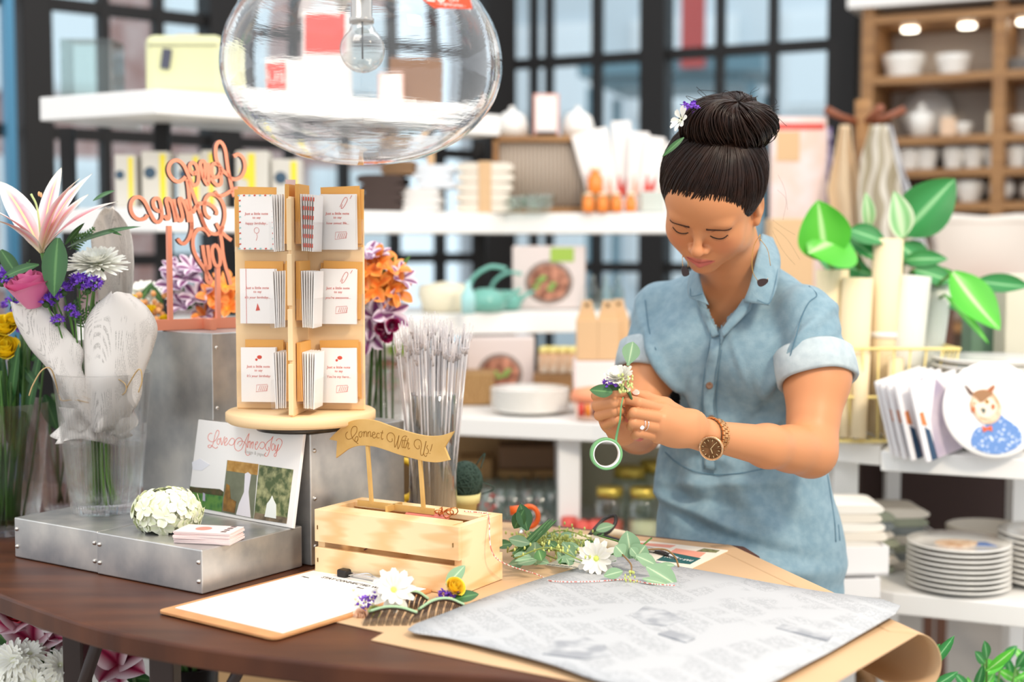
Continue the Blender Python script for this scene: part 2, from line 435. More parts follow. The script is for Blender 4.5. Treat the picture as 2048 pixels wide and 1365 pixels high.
for px, Y, z in ((140, 3.86, 1.72), (330, 3.74, 1.72), (960, 4.40, 1.72), (1400, 4.28, 1.43)):
    p = P(px, 500, Y); mb = MB(); mb.box((p.x, p.y, z/2), (.035, .035, z)); mb.build('upright', STEEL, sh)
for px, Y in ((1140, 3.42), (1700, 3.07), (700, 3.62)):
    p = P(px, 500, Y); mb = MB(); mb.box((p.x, p.y+.2, .4625), (.055, .4, .925)); mb.build('side_panel', SHELFW, sh, bevel=.002)
for pa, pb, Ya, Yb_, m_ in ((400, 1138, 4.02, 3.86, mat('brown_back_board', '#b89468', .7)), (1142, 1660, 3.86, 3.52, mat('beige_back_board', '#eee6cc', .7))):
    a = P(pa, 500, Ya); b = P(pb, 500, Yb_); d = Vector((b.x-a.x, b.y-a.y, 0)); mb = MB(); mb.box((d.length/2, 0, .46), (d.length, .015, .92), M=axes((a.x, a.y, 0), d, (-d.y, d.x, 0))); mb.build('back_panel', m_, sh)
sr = thing('display_shelving', 'white two-tier shelf at the right edge carrying the owl plate and plate stacks', 'shelving', (.9, 2.9, 0))
for front, z, t in (([(1769, 2.89), (2150, 2.74)], .972, .042), ([(1640, 2.98), (1800, 2.86), (2150, 2.72)], .68, .045)):
    mb, pts, back = shelf_mb(front, z, t, .55); mb.build('shelf', SHELFW, sr, bevel=.003)
for px, Y in ((2046, 3.25), (1790, 3.40)):
    p = P(px, 500, Y); mb = MB(); mb.box((p.x, p.y, .465), (.035, .05, .93)); mb.build('side_panel', SHELFW, sr)

# ---------------------------------------------------------------- oak wall unit with white crockery
U0 = (1722-1024)/F
def bp(px, off=0.):
    u = (px-1024)/F; d = (6.1+off)/(1+.5*u); return Vector((u*d, d, 0))
B0 = bp(1716); bx = Vector((1, -.5, 0)).normalized(); by = Vector((.5, 1, 0)).normalized(); BM = axes(B0, bx, by)
def bl(px, off=.15):   # local x on the unit of a pixel column, at depth off behind the front
    p = PP(px, 490, B0+by*off, by); return (p-B0).dot(bx)
LU = 1.75
bk = thing('wall_shelf_unit', 'tall oak shelf unit full of white crockery against the right wall', 'shelf unit', tuple(B0))
mb = MB(); mb.box((LU/2, .37, 1.16), (LU, .02, 2.3), M=BM); mb.build('back_panel', mat('unit_back', '#e8e0d4', .7), bk)
for x in (.0, bl(1978, 0), 1.35): mb = MB(); mb.box((x+.022, .18, 1.16), (.045, .36, 2.3), M=BM); mb.build('upright', OAK, bk)
for z in (2.271, 2.041, 1.81, 1.687, 1.56, 1.1, .6, .1):
    mb = MB(); mb.box((LU/2, .18, z-.015), (LU, .355, .03), M=BM); mb.build('shelf', OAK, bk)
mb = MB(); mb.box((LU/2, .17, 2.45), (LU+.1, .42, .3), M=BM); mb.build('header', WHITE, bk)
for px in (1812, 1925, 2040):
    mb = MB(); mb.cyl((bl(px), .15, 2.226), .03, .012, M=BM); mb.build('spotlight', mat('lamp_face', '#fff6e0', .4, emit=6), bk)
def bowl_prof(r, h, t=.004, foot=.5):
    return [(r*foot, 0), (r*foot*1.02, .004), (r*.8, h*.35), (r*.97, h*.75), (r, h), (r-t, h), (r*.95-t, h*.75), (r*.76, h*.36), (.001, .010)]
def crock(name, prof, px, z, label, cat, grp, off=.13, m=CREAMC, n=24):
    x = bl(px, off); p = BM @ Vector((x, off, z)); mb = MB(); mb.lathe(prof, n); o = mb.build(name, m); o.location = p
    return tag(o, label, cat, grp)
wideb = bowl_prof(.084, .092, foot=.8)
crock('serving_bowl', wideb, 1800, 2.041, 'wide white bowl at the left of the top oak shelf', 'bowl', None)
crock('serving_bowl', bowl_prof(.070, .082, foot=.8), 1900, 2.041, 'smaller white bowl right of the wide one on the top oak shelf', 'bowl', None)
for k in range(5):
    crock('dinner_plate', [(.05, 0), (.085, .008), (.084, .011), (.05, .004), (.001, .004)], 2030, 2.041+k*.009, 'grey plate in the stack in the right bay of the top oak shelf', 'plate', 'grey plates in the right bay of the top oak shelf', m=mat('grey_ceramic', '#8d8a88', .3))
x = bl(1850, .3); pl = MB(); pl.lathe([(.05, 0), (.10, .012), (.10, .018), (.05, .006), (.001, .006)], 32, M=BM @ T((x, .31, 1.915)) @ RX(PI/2-.12)); o = pl.build('platter', CREAMC)
tag(o, 'round white platter standing upright on the second oak shelf', 'platter')
crock('tureen', [(.04, 0), (.045, .05), (.055, .085), (.05, .09), (.02, .11), (.012, .12), (.015, .13), (.001, .135)], 1838, 1.81, 'white lidded tureen in front of the upright platter', 'tureen', None, .1)
x = bl(1893, .12); jb = MB(); jb.box((x, .12, 1.848), (.055, .055, .075), M=BM); o = jb.build('gift_box', mat('peach_card', '#eccdb0', .6), bevel=.003); tag(o, 'small peach box beside the tureen on the second oak shelf', 'box')
crock('cup', bowl_prof(.035, .055), 1922, 1.81, 'white cup next to the small peach box', 'cup', None)
x = bl(1988, .1); jb = MB(); jb.box((x, .1, 1.853), (.065, .065, .085), M=BM); o = jb.build('candle_box', mat('cream_card', '#f6e8cf', .6), bevel=.004); tag(o, 'cream box in the right bay of the second oak shelf', 'box')
crock('serving_bowl', bowl_prof(.05, .07), 2035, 1.81, 'white bowl in the right bay beside the cream box', 'bowl', None)
mug = bowl_prof(.044, .084, foot=.7)
for px, wh in ((1815, 'first'), (1850, 'second'), (1903, 'third'), (1943, 'fourth'), (1986, 'fifth'), (2028, 'sixth')):
    o = crock('mug', mug, px, 1.687, 'white mug, %s from the left in the row on the third oak shelf' % wh, 'mug', 'row of white mugs', .1)
crock('serving_bowl', bowl_prof(.06, .05), 1850, 1.56, 'low white bowl at the left of the fourth oak shelf', 'bowl', None, .1)
crock('serving_bowl', bowl_prof(.058, .08, foot=.6), 1936, 1.56, 'white bowl just left of the unit divider on the fourth oak shelf', 'bowl', None, .1)
x = bl(1999, .12); gb = MB(); gb.ell((x, .12, 1.612), (.05, .05, .05), 24, 14, M=BM); o = gb.build('round_vase', CREAMC); tag(o, 'round white vase in the right bay of the fourth oak shelf', 'vase')
x = bl(2062, .12); gb = MB(); gb.ell((x, .12, 1.605), (.045, .045, .045), 24, 14, M=BM); o = gb.build('round_vase', CREAMC); tag(o, 'round white vase cut by the right edge of the picture', 'vase')
# ================================================================ goods on the shelves behind
def boxy(name, label, cat, px, Y, z, w, d, h, m, rz=0, grp=None, bev=.004, deco=None):
    """upright box whose front face centre is seen at px"""
    p = P(px, 490, Y); t = thing(name, label, cat, (p.x, p.y, z), rz, grp, world=False)
    mb = MB(); mb.box((0, d/2, h/2), (w, d, h)); mb.build('body', m, t, bevel=bev)
    if deco: deco(t, w, d, h)
    return t
def lath(name, label, cat, px, Y, z, prof, m, grp=None, n=28, solo=True):
    p = P(px, 490, Y); mb = MB(); mb.lathe(prof, n); o = mb.build(name, m); o.location = (p.x, p.y, z); return tag(o, label, cat, grp)
GREYC = mat('grey_card', '#cfcbc2', .7); YEL = mat('yellow_ink', '#e8d63c', .6); REDI = mat('red_ink', '#d4473c', .6)
LINEN = mat('linen', '#e9dfd0', .9, bump=.2, nscale=200); CARD = mat('white_card', '#f3eeea', .6)
PINKC = mat('pink_card', '#e8b7a4', .6); KCARD = mat('kraft_card', '#d9b48a', .7); DKC = mat('dark_throw', '#4a3d39', .95, bump=.5, nscale=120)
GOLDL = mat('gold_lid', '#cbb455', .35, metal=.7); CLEAR = clear_mat('jar_glass', '#eef6f2', .16)
CORAL = mat('coral_paint', '#f0936f', .5)
# -- upper shelf
z = 1.782
sc = boxy('suitcase', 'cream hard suitcase on the upper white shelf left of the pendant', 'suitcase', 372, 3.62, z, .20, .14, .155, mat('cream_leather', '#dcdcae', .5), bev=.02)
mb = MB(); mb.box((0, .07, .157), (.06, .02, .012)); mb.build('handle', KCARD, sc)
mb = MB(); mb.box((-.055, -.006, .085), (.022, .006, .05), M=RY(.15)); mb.build('luggage_tag', mat('navy_tag', '#4a4c5c', .5), sc)
mb = MB(); mb.box((0, -.002, .128), (.18, .003, .003)); mb.build('zip', mat('grey_zip', '#9a9a86', .5), sc)
cw = boxy('glass_cloche', 'clear glass box at the left end of the upper white shelf', 'glass box', 180, 3.8, z, .14, .12, .17, CLEAR, bev=.002)
rb = boxy('boxed_kettle', 'white and red printed carton on the upper shelf behind the pendant', 'carton', 560, 3.80, z, .11, .1, .12, CARD,
          deco=lambda t, w, d, h: (MB().box((-.02, -.001, .06), (.06, .002, .09)).build('red_panel', REDI, t), text('US', .05, T((-.02, -.003, .06)) @ RX(PI/2), CARD, t)))
boxy('boxed_kettle', 'tall white carton with a red top panel behind the pendant bulb', 'carton', 650, 3.85, z, .13, .1, .27, CARD,
     deco=lambda t, w, d, h: MB().box((.0, -.001, .20), (.115, .002, .12)).build('red_panel', REDI, t))
boxy('wooden_crate', 'brown wooden crate on the upper shelf seen through the pendant', 'crate', 838, 4.05, z, .16, .12, .155, mat('walnut_crate', '#8a6140', .6))
boxy('sign_card', 'white card with a pale pink edge standing in front of the brown crate', 'card', 786, 3.98, z, .075, .01, .10, PINKC, deco=lambda t, w, d, h: MB().box((0, -.001, .05), (.062, .002, .087)).build('card_face', CARD, t))
# -- shelf at eye height, left to right
z = 1.495
for i, (px, w, h, yo) in enumerate(((252, .052, .135, 1), (312, .070, .145, 1), (380, .06, .14, 1), (425, .055, .15, 0), (505, .085, .15, 0), (572, .075, .13, 1))):
    where = ('at the far left end', 'second from the left', 'third from the left', 'behind the coral lettering', 'left of the card rack, wide', 'just left of the card rack, low')[i]
    def deco(t, w, d, h, yo=yo):
        MB().box((w*.30 if yo else -.0, -.001, h*.5), (w*.22, .002, h*.9)).build('yellow_stripe', YEL, t)
        mb = MB(); mb.ell((-.012, -.001, h*.62), (w*.22, .0015, w*.22)); mb.build('spot', YEL if not yo else mat('navy_ink', '#3d5468', .6), t)
    boxy('tea_box', 'grey and yellow box on the eye-height shelf, %s' % where, 'box', px, 3.62+.0003*(px-317), z, w, .08, h, GREYC, grp='grey and yellow boxes on the shelf', deco=deco)
def blanket(name, label, px, Y, z, w, d, layers, m, t0=.022, band=None, grp=None, jit=.006):
    p = P(px, 490, Y); t = thing(name, label, 'blanket' if 'throw' in label or 'blanket' in label else 'towel', (p.x, p.y, z), uni(-.06, .06), grp, world=False)
    for k in range(layers):
        mb = MB(); ox = uni(-jit, jit)
        def fn(u, v, k=k):
            a = 2*PI*u; x = math.cos(a); y = math.sin(a); e = .35
            X = (abs(x)**e*(1 if x > 0 else -1)); Z = (abs(y)**.8*(1 if y > 0 else -1))
            return (ox+X*w/2, d*v, k*t0+t0/2+Z*t0/2*(1+.1*math.sin(9*v)))
        mb.grid(fn, 20, 6, closeu=True)
        n = len(mb.v); mb.f += [list(range(20))[::-1], list(range(n-20, n))]; mb.sm += [False]*2; mb.m += [0, 0]
        mb.build('fold', m, t)
    if band: mb = MB(); mb.box((0, d/2, layers*t0/2), (w*.22, d+.012, layers*t0+.006)); mb.build('paper_band', band, t)
    return t
for k in range(5):
    nm = ('lowest', 'second lowest', 'middle', 'second highest', 'topmost')[k]
    blanket('folded_towel', 'folded cream towel with a brown paper band, %s in its stack' % nm, 970, 4.12, z+k*.0295, .165, .16, 1, LINEN, .028, KCARD, grp='stack of banded towels')
blanket('knitted_throw', 'dark brown folded throw at the foot of the shelf behind the card rack', 762, 3.98, z, .13, .2, 4, DKC, .026)
blanket('knitted_throw', 'white folded blanket heap right of the dark brown throw', 838, 4.0, z, .11, .2, 3, mat('white_wool', '#e6e2de', .95), .022)
tw = blanket('draped_blanket', 'pale blue-white blanket laid slanting over the heap', 868, 4.02, z+.068, .11, .16, 3, mat('ice_wool', '#dde2e8', .9), .022)
tw = blanket('rolled_throw', 'brown and cream folded throw lying on the dark one', 800, 4.02, z+.106, .10, .16, 2, mat('tan_wool', '#8e6f52', .95), .02)
boxy('swing_tag', 'small tan label card standing on the pale blanket', 'label', 862, 4.05, z+.136, .022, .004, .05, KCARD, bev=.001)
# cabinet with a reeded front
cb = thing('tabletop_cabinet', 'small oak cabinet with a reeded grey front on the eye-height shelf', 'cabinet', (P(1086, 490, 4.22).x, 4.22, z), 0, world=False)
mb = MB()
for x in (-.142, .142): mb.box((x, .07, .115), (.018, .14, .23))
for q in (.008, .222): mb.box((0, .07, q), (.30, .14, .018))
mb.build('frame', OAK, cb, bevel=.002)
mb = MB()
for i in range(22): mb.cyl((-.126+.012*i, .02, .016), .006, .2, 8)
mb.build('reeded_front', mat('reed_grey', '#b4a596', .6), cb)
sg = boxy('sign_card', 'small sign card with a red edge standing on the oak cabinet', 'card', 1092, 4.24, z+.233, .078, .012, .125, mat('red_edge', '#dba79c', .6),
          deco=lambda t, w, d, h: (MB().box((0, -.001, .065), (.062, .002, .105)).build('card_face', CARD, t), MB().box((0, -.006, .004), (.06, .03, .008)).build('stand', STEEL, t)))
for px, s, w in ((1024, .05, 'left'), (1155, .05, 'right')):
    lath('ceramic_cloche', 'white domed ceramic on the cabinet top %s of the sign card' % w, 'cloche', px, 4.31, z+.233, [(s, 0), (s*1.02, .03), (s*.85, .062), (s*.4, .078), (.008, .082), (.01, .092), (.001, .096)], CREAMC)
lath('glass_bowl', 'clear glass bowl in front of the oak cabinet', 'bowl', 1075, 4.12, z, bowl_prof(.055, .05, foot=.6), CLEAR)
lath('glass_bowl', 'smaller glass bowl left of the clear one by the towels', 'bowl', 1034, 4.10, z, bowl_prof(.03, .045, foot=.6), CLEAR)
bott = [(.018, 0), (.02, .004), (.02, .04), (.012, .05), (.012, .058), (.014, .058), (.014, .068), (.001, .068)]
ORG = mat('orange_jam', '#f0872a', .25, coat=.5); ORC = mat('cream_cap', '#efe0c0', .5)
def jar(px, Y, z, label, s=1., grp='orange jars on the shelf'):
    p = P(px, 490, Y); t = thing('jam_jar', label, 'jar', (p.x, p.y, z), 0, grp, world=False)
    mb = MB(); mb.lathe([(a*s, b*s) for a, b in bott[:5]], 16); mb.build('body', ORG, t)
    mb = MB(); mb.lathe([(a*s, b*s) for a, b in bott[4:]], 16); mb.build('lid', ORC, t)
for i, px in enumerate((1176, 1205, 1233, 1261)): jar(px, 4.07, z, 'orange jam jar, number %s of four in the front row on the shelf' % ('one', 'two', 'three', 'four')[i], .82)
jb = boxy('jar_riser', 'small wooden riser behind the row of orange jars', 'riser', 1195, 4.13, z, .09, .05, .055, OAK)
jar(1190, 4.15, z+.056, 'large orange jar standing above the others on the wooden riser', 1.15)
for i, (px, h, tl, yy) in enumerate(((1205, .24, -.28, 4.20), (1222, .25, -.16, 4.22), (1246, .27, -.03, 4.24), (1270, .235, .05, 4.20), (1292, .22, .12, 4.18), (1318, .20, .24, 4.16))):
    p = P(px, 490, yy); lb = ('leftmost, leaning left', 'second from the left', 'tallest, standing upright', 'right of the tallest', 'second from the right', 'rightmost, leaning right')[i]
    t = thing('recipe_packet', 'white packet with red print in the fan on the shelf, %s' % lb, 'packet', (p.x, p.y, z), 0, 'fan of red and white packets', world=False)
    M = RY(tl); mb = MB(); mb.box((0, 0, h/2+.006), (.058, .014, h), M=M); mb.build('body', CARD, t, bevel=.004)
    mb = MB(); mb.prism([(-.02, .05), (.02, .05), (.012, .11), (.0, .075), (-.012, .12)], 0, .001, M=M @ T((0, -.0085, 0)) @ RX(PI/2)); mb.build('red_print', REDI if i % 2 == 0 else PINKC, t)
boxy('grey_tin', 'pale grey tin at the right end of the eye-height shelf', 'tin', 1305, 4.08, z, .07, .06, .06, mat('sage_grey', '#c3c8c0', .6))
# -- posters and carton seen right of her head
sp = P(1600, 490, 4.4)
boxy('display_board', 'tall white and pink printed board standing behind her on the right', 'board', 1596, 4.3, 1.0, .17, .03, .79, mat('pinkish_print', '#efdad8', .7, col2='#e2c9bb', nscale=12),
     deco=lambda t, w, d, h: (MB().box((0, -.001, .76), (.15, .002, .018)).build('red_band', REDI, t), MB().box((-.035, -.001, .70), (.07, .002, .09)).build('tan_picture', KCARD, t)))
boxy('kraft_carton', 'brown carton standing behind her left shoulder', 'carton', 1585, 3.9, .973, .12, .1, .50, KCARD)
boxy('kraft_carton', 'white storage carton under the printed board carrying its weight', 'carton', 1596, 4.27, .0, .2, .1, .995, WHITE)
# -- lower shelf
z = 1.212
TEAL = mat('teal_enamel', '#6fb0a2', .25, coat=.4)
def kettle(px, Y, s, label):
    p = P(px, 490, Y); t = thing('teal_kettle', label, 'kettle', (p.x, p.y, z), 0, None, world=False)
    MB().lathe([(.04*s, 0), (.052*s, .008*s), (.056*s, .03*s), (.045*s, .052*s), (.02*s, .062*s), (.001, .064*s)], 24).build('body', TEAL, t)
    MB().tube(spline([(-.05*s, 0, .045*s), (-.035*s, 0, .09*s), (.01*s, 0, .12*s), (.055*s, 0, .115*s)], 6), .006*s).build('handle', TEAL, t)
    MB().tube(spline([(.045*s, 0, .03*s), (.07*s, 0, .05*s), (.095*s, 0, .06*s)], 4), [.009*s, .005*s]).build('spout', TEAL, t)
kettle(972, 3.95, 1.05, 'teal enamel kettle with a tall arched handle on the lower shelf')
kettle(1010, 4.06, .9, 'smaller teal kettle beside the food picture carton')
lath('cream_dish', 'cream oval dish behind the clear straws on the lower shelf', 'dish', 888, 3.95, z, [(.06, 0), (.075, .05), (.07, .075), (.001, .085)], mat('cream_glaze', '#e5dcc2', .3))
lath('aqua_bottle', 'pale aqua glass bottle left of the teal kettles', 'bottle', 936, 3.80, z, [(.018, 0), (.02, .05), (.008, .075), (.008, .09), (.001, .09)], mat('aqua_glass', '#a8d8d8', .15))
def food_carton(px, Y, z, w, h, label, green):
    def deco(t, w, d, h):
        mb = MB(); mb.ell((0, -.001, h*.42), (w*.33, .002, w*.30), 28, 10); mb.build('pan_picture', mat('pan_ink', '#8b7c74', .6), t)
        mb = MB(); mb.ell((0, -.003, h*.42), (w*.28, .002, w*.25), 28, 10); mb.build('dish_picture', mat('food_ink', '#c98a70', .6, col2='#7d4d3a', nscale=40, ramp=(.4, .6)), t)
        mb = MB()
        for q in range(5): mb.ell((w*uni(-.2, .2), -.005, h*(.42+uni(-.12, .12))), (w*.05, .002, w*.03))
        mb.build('herb_picture', mat('herb_ink', '#7fae55', .6), t)
        if green: MB().box((w*.18, -.001, h*.86), (w*.32, .002, h*.22)).build('green_label', mat('lime_ink', '#9dbb4e', .6), t)
    return boxy('cookware_carton', label, 'carton', px, Y, z, w, .10, h, mat('pale_lilac_card', '#ddcfcb', .6), deco=deco)
food_carton(1098, 4.12, z, .215, .185, 'large cookware carton with a food picture and green label on the lower shelf', True)
for i, (px, r) in enumerate(((1186, .014), (1212, .012), (1236, .014))):
    lath('glass_bottle', 'tall clear glass bottle, %s of three right of the cookware carton' % ('leftmost', 'middle', 'rightmost')[i], 'bottle', px, 4.06, z, [(r*1.3, 0), (r*1.4, .05), (r*.5, .08), (r*.5, .10), (.001, .10)], CLEAR)
# -- waist-height shelf
z = .972
food_carton(1000, 3.86, z, .19, .172, 'second cookware carton with a food picture right of the clear straws', False)
food_carton(772, 3.80, z, .16, .172, 'printed carton with green herbs seen behind the card rack', True)
WICK = mat('wicker', '#b08a5a', .8, col2='#8e6a40', kind='wave', nscale=40, detail=1, bump=.5)
boxy('wicker_basket', 'brown wicker basket on the waist-height shelf behind the straws', 'basket', 935, 3.72, z, .14, .14, .085, WICK)
rim = []
for k in range(9):
    lath('dinner_plate', 'white dinner plate in the wide white stack on the waist-height shelf', 'plate', 1060, 3.56, z+.0062*k, [(.05, 0), (.075, .003), (.101, .012), (.100, .0155), (.072, .006), (.001, .005)], CREAMC, grp='wide stack of white dinner plates', n=36)
def spice(px, Y, z, cap, label):
    p = P(px, 490, Y); t = thing('spice_jar', label, 'jar', (p.x, p.y, z), 0, 'small capped jars in rows', world=False)
    MB().lathe([(.014, 0), (.015, .004), (.015, .05), (.011, .056)], 12).build('body', mat('spice_fill', '#cfa27c', .4, col2='#e8dcc8', nscale=25), t)
    MB().lathe([(.013, .056), (.013, .07), (.001, .07)], 12).build('cap', cap, t)
CAPY = mat('yellow_cap', '#eddc8a', .4)
rs = boxy('jar_riser', 'low wooden riser under the small capped jars', 'riser', 1115, 3.80, z, .13, .09, .075, OAK)
for r_ in range(2):
    for c in range(4):
        spice(1087+19*c+4*r_, 3.83+.045*r_, z+.077, CAPY, 'small spice jar, %s from the left in the %s row on the riser' % (('first', 'second', 'third', 'fourth')[c], ('front', 'back')[r_]))
bx_ = boxy('white_box', 'white and pale pink box carrying the kraft gable boxes', 'box', 1199, 3.52, z, .122, .12, .135, mat('blush_card', '#efe0dd', .6))
for i, (px, Y) in enumerate(((1176, 3.52), (1218, 3.52), (1240, 3.60))):
    p = P(px, 490, Y); t = thing('gable_box', 'kraft gable box with a punched top, %s of the three on the white box' % ('left', 'middle', 'right')[i], 'box', (p.x, p.y, z+.137), 0, world=False)
    mb = MB(); mb.box((0, .04, .05), (.052, .075, .10)); pr = [(-.026, .10), (.026, .10), (.015, .135), (.012, .15), (-.012, .15), (-.015, .135)]
    mb.prism(pr, -.045, -.035, M=RX(PI/2)); mb.build('body', KCARD, t)
    mb = MB(); mb.ell((0, .034, .138), (.005, .002, .005)); mb.build('punched_hole', mat('dark_hole', '#5a4328', .8), t)
def carrier(px, Y, z, label):
    p = P(px, 490, Y); t = thing('coral_basket', label, 'basket', (p.x, p.y, z), 0, world=False)
    MB().lathe([(.035, 0), (.045, .05), (.043, .05), (.034, .003), (.001, .003)], 20).build('bowl', mat('blush_clear', '#f4d6c4', .4), t)
    MB().lathe([(.047, .045), (.05, .06), (.04, .075), (.001, .082)], 20).build('lid', mat('coral_lid', '#f39a72', .4), t)
    for k, c in enumerate(('#d4412f', '#ee8a2c', '#6b2f2a', '#e9602f')):
        MB().cyl((-.025+.017*k, -.04, .012), .007, .03, 10).build('candy', mat('candy%d' % k, c, .3), t)
carrier(1182, 3.42, z, 'coral lidded bowl of sweets left of her hands on the white shelf')
# -- below the waist-height shelf
z = .682
for i, px in enumerate((950, 1030, 1100)):
    boxy('wicker_basket', 'brown woven storage basket under the white shelf, %s' % ('nearest the straws', 'in the middle', 'beside the white upright')[i], 'basket', px, 3.68, z+.0, .09, .13, .12 if i else .15, WICK, grp='woven baskets under the shelf')
bsk = boxy('wooden_drawer_box', 'brown wooden box standing on the woven baskets', 'box', 1062, 3.69, z+.122, .17, .12, .06, mat('brown_wood_dark', '#7d5c40', .6))
def tumbler(px, Y, label, k):
    p = P(px, 490, Y); t = thing('drinking_glass', label, 'glass', (p.x, p.y, z), 0, 'printed tumblers under the shelf', world=False)
    MB().lathe([(.020, 0), (.026, .105), (.0245, .105), (.0185, .006), (.001, .006)], 16).build('glass', CLEAR, t)
    mb = MB()
    for q in range(9):
        a = uni(-PI, 0); h = uni(.02, .09); r = .021+.005*h/.1+.0008; mb.ell((r*math.cos(a), r*math.sin(a), h), (.004, .003, .005))
    mb.build('print', (REDI, CARD, mat('grey_ink', '#8a8680', .6))[k % 3], t, kind='stuff')
n = 0
for r_, Y in enumerate((3.50, 3.58, 3.66)):
    for c, px in enumerate((975, 1001, 1027, 1055, 1082, 1106)):
        tumbler(px+r_*4, Y, 'printed drinking glass under the shelf, %s row, %s from the left' % (('front', 'middle', 'back')[r_], ('first', 'second', 'third', 'fourth', 'fifth', 'sixth')[c]), n); n += 1
def mason(px, Y, s, label, full):
    p = P(px, 490, Y); t = thing('mason_jar', label, 'jar', (p.x, p.y, z), 0, 'gold lidded glass jars', world=False)
    MB().lathe([(.036*s, 0), (.039*s, .01*s), (.039*s, .085*s), (.030*s, .10*s)], 20).build('glass', CLEAR, t)
    MB().lathe([(.031*s, .10*s), (.033*s, .10*s), (.033*s, .12*s), (.028*s, .122*s), (.001, .122*s)], 20).build('lid', GOLDL, t)
    if full: MB().lathe([(.001, .003), (.034*s, .004), (.034*s, .04*s), (.001, .04*s)], 20).build('contents', full, t)
RF = mat('red_sweets', '#d9584c', .5, bump=.5, nscale=60); CF = mat('cream_sweets', '#e6ddb8', .6, bump=.5, nscale=60)
mason(1222, 3.42, 1.0, 'gold lidded glass jar holding red sweets', RF); mason(1290, 3.40, 1.02, 'gold lidded jar touching her dress in the front row', CF)
mason(1262, 3.56, 1.25, 'tall gold lidded jar behind the front jars', None); mason(1316, 3.60, 1.32, 'tallest gold lidded jar, right behind her dress', None)
for i, px in enumerate((1168, 1190, 1140)):
    lath('red_candle', 'red glass candle under the shelf, %s' % ('middle', 'right, by the gold lidded jars', 'left, by the white upright')[i], 'candle', px, 3.36+.04*(i == 2), z, [(.018, 0), (.02, .05), (.001, .05)], RF)
# -- coat stand with aprons
OK2 = mat('red_oak', '#8a4f35', .45)
c0 = P(1722, 490, 4.3)
st = thing('coat_stand', 'wooden coat stand with crossed arms on the right', 'coat stand', (c0.x, c0.y, 0))
MB().cyl((c0.x, c0.y, 0), .026, 1.84, 16).build('pole', OAK, st)
hz = P(1722, 235, 4.3).z
for sx, sy in ((-1, -.3), (1, -.3), (.25, -1)):
    M = T((c0.x, c0.y, hz)); MB().tube([(0, 0, -.02), (sx*.07, sy*.05, .0), (sx*.12, sy*.09, .022)], [.012, .011, .013], M=M).build('arm', OK2, st)
for a in range(4):
    q = a*PI/2+.4; MB().tube([(c0.x, c0.y, .12), (c0.x+.13*math.cos(q), c0.y+.13*math.sin(q), .02)], .02).build('foot', OAK, st)
def apron(label, pts, Y, m, dep=.03, waves=3):
    """cloth hanging from a point: pts = (px_left, px_right, py) rows"""
    rows = []
    for (a, b, py) in pts: rows.append((P(a, py, Y), P(b, py, Y)))
    def fn(u, v):
        k = v*(len(rows)-1); i = min(int(k), len(rows)-2); f = k-i
        l = rows[i][0].lerp(rows[i+1][0], f); r = rows[i][1].lerp(rows[i+1][1], f); p = l.lerp(r, u)
        return p+Vector((0, dep*math.sin(u*PI*waves)*(.4+.6*v), 0))
    mb = MB(); mb.grid(fn, 24, 20); o = mb.build('hanging_apron', m, solid=.004); return tag(o, label, 'apron')
apron('plain beige apron hanging on the left of the coat stand', [(1681, 1700, 250), (1672, 1705, 300), (1655, 1722, 380), (1668, 1735, 480), (1690, 1750, 620)], 4.22, mat('beige_cotton', '#dcc3a2', .9))
apron('taupe striped apron hanging in front of the coat stand pole', [(1742, 1775, 250), (1722, 1790, 320), (1715, 1810, 420), (1725, 1835, 540), (1735, 1850, 640)], 4.14, mat('taupe_stripe', '#a89d86', .9, col2='#d6cfc2', kind='wave', nscale=9, detail=0, stretch=(1, 0, .6), ramp=(.55, .7)))
apron('white and grey apron hanging on the right arm of the coat stand', [(1762, 1782, 250), (1775, 1800, 320), (1800, 1826, 400), (1812, 1860, 520), (1820, 1880, 640)], 4.28, mat('white_stripe', '#e4e4e6', .9, col2='#b4b4ba', kind='wave', nscale=7, detail=0, stretch=(1, 0, 0), ramp=(.6, .7)))
pt = P(1650, 490, 4.75)
apron('purple patterned cloth hanging behind the coat stand', [(1640, 1662, 255), (1640, 1664, 330), (1642, 1660, 420), (1640, 1664, 520)], 4.45, mat('purple_print', '#8e7aa6', .9, col2='#d8cfe0', nscale=30, ramp=(.45, .55)))
# -- upholstered chair
ch = P(1972, 490, 4.3); cm = mat('oatmeal_linen', '#d9d0c6', .9, bump=.1, nscale=300)
t = thing('upholstered_chair', 'oatmeal linen chair with a padded square back at the right', 'chair', (ch.x, ch.y, 0), -.15, world=False)
mb = MB(); mb.grid(lambda u, v: ((u-.5)*.26*(1+.06*abs(v-.5)), -.02*math.sin(PI*u)*math.sin(PI*v), 1.24+v*.225), 10, 8); mb.grid(lambda u, v: ((.5-u)*.26*(1+.06*abs(v-.5)), .06, 1.24+v*.225), 10, 8); mb.build('backrest', cm, t)
mb = MB(); mb.tube(spline([(-.136, .02, 1.25), (-.132, .02, 1.38), (-.134, .02, 1.468), (0, .02, 1.466), (.134, .02, 1.468), (.132, .02, 1.38), (.136, .02, 1.25)], 5), .022); mb.build('piping', cm, t)
MB().box((0, -.07, 1.235), (.34, .36, .05)).build('seat', mat('brown_leather', '#a8664a', .4), t, bevel=.02)
for sx in (-.14, .14):
    for sy in (-.2, .06): MB().box((sx, sy, .605), (.03, .03, 1.21)).build('leg', mat('dark_wood', '#5b3a2a', .5), t)
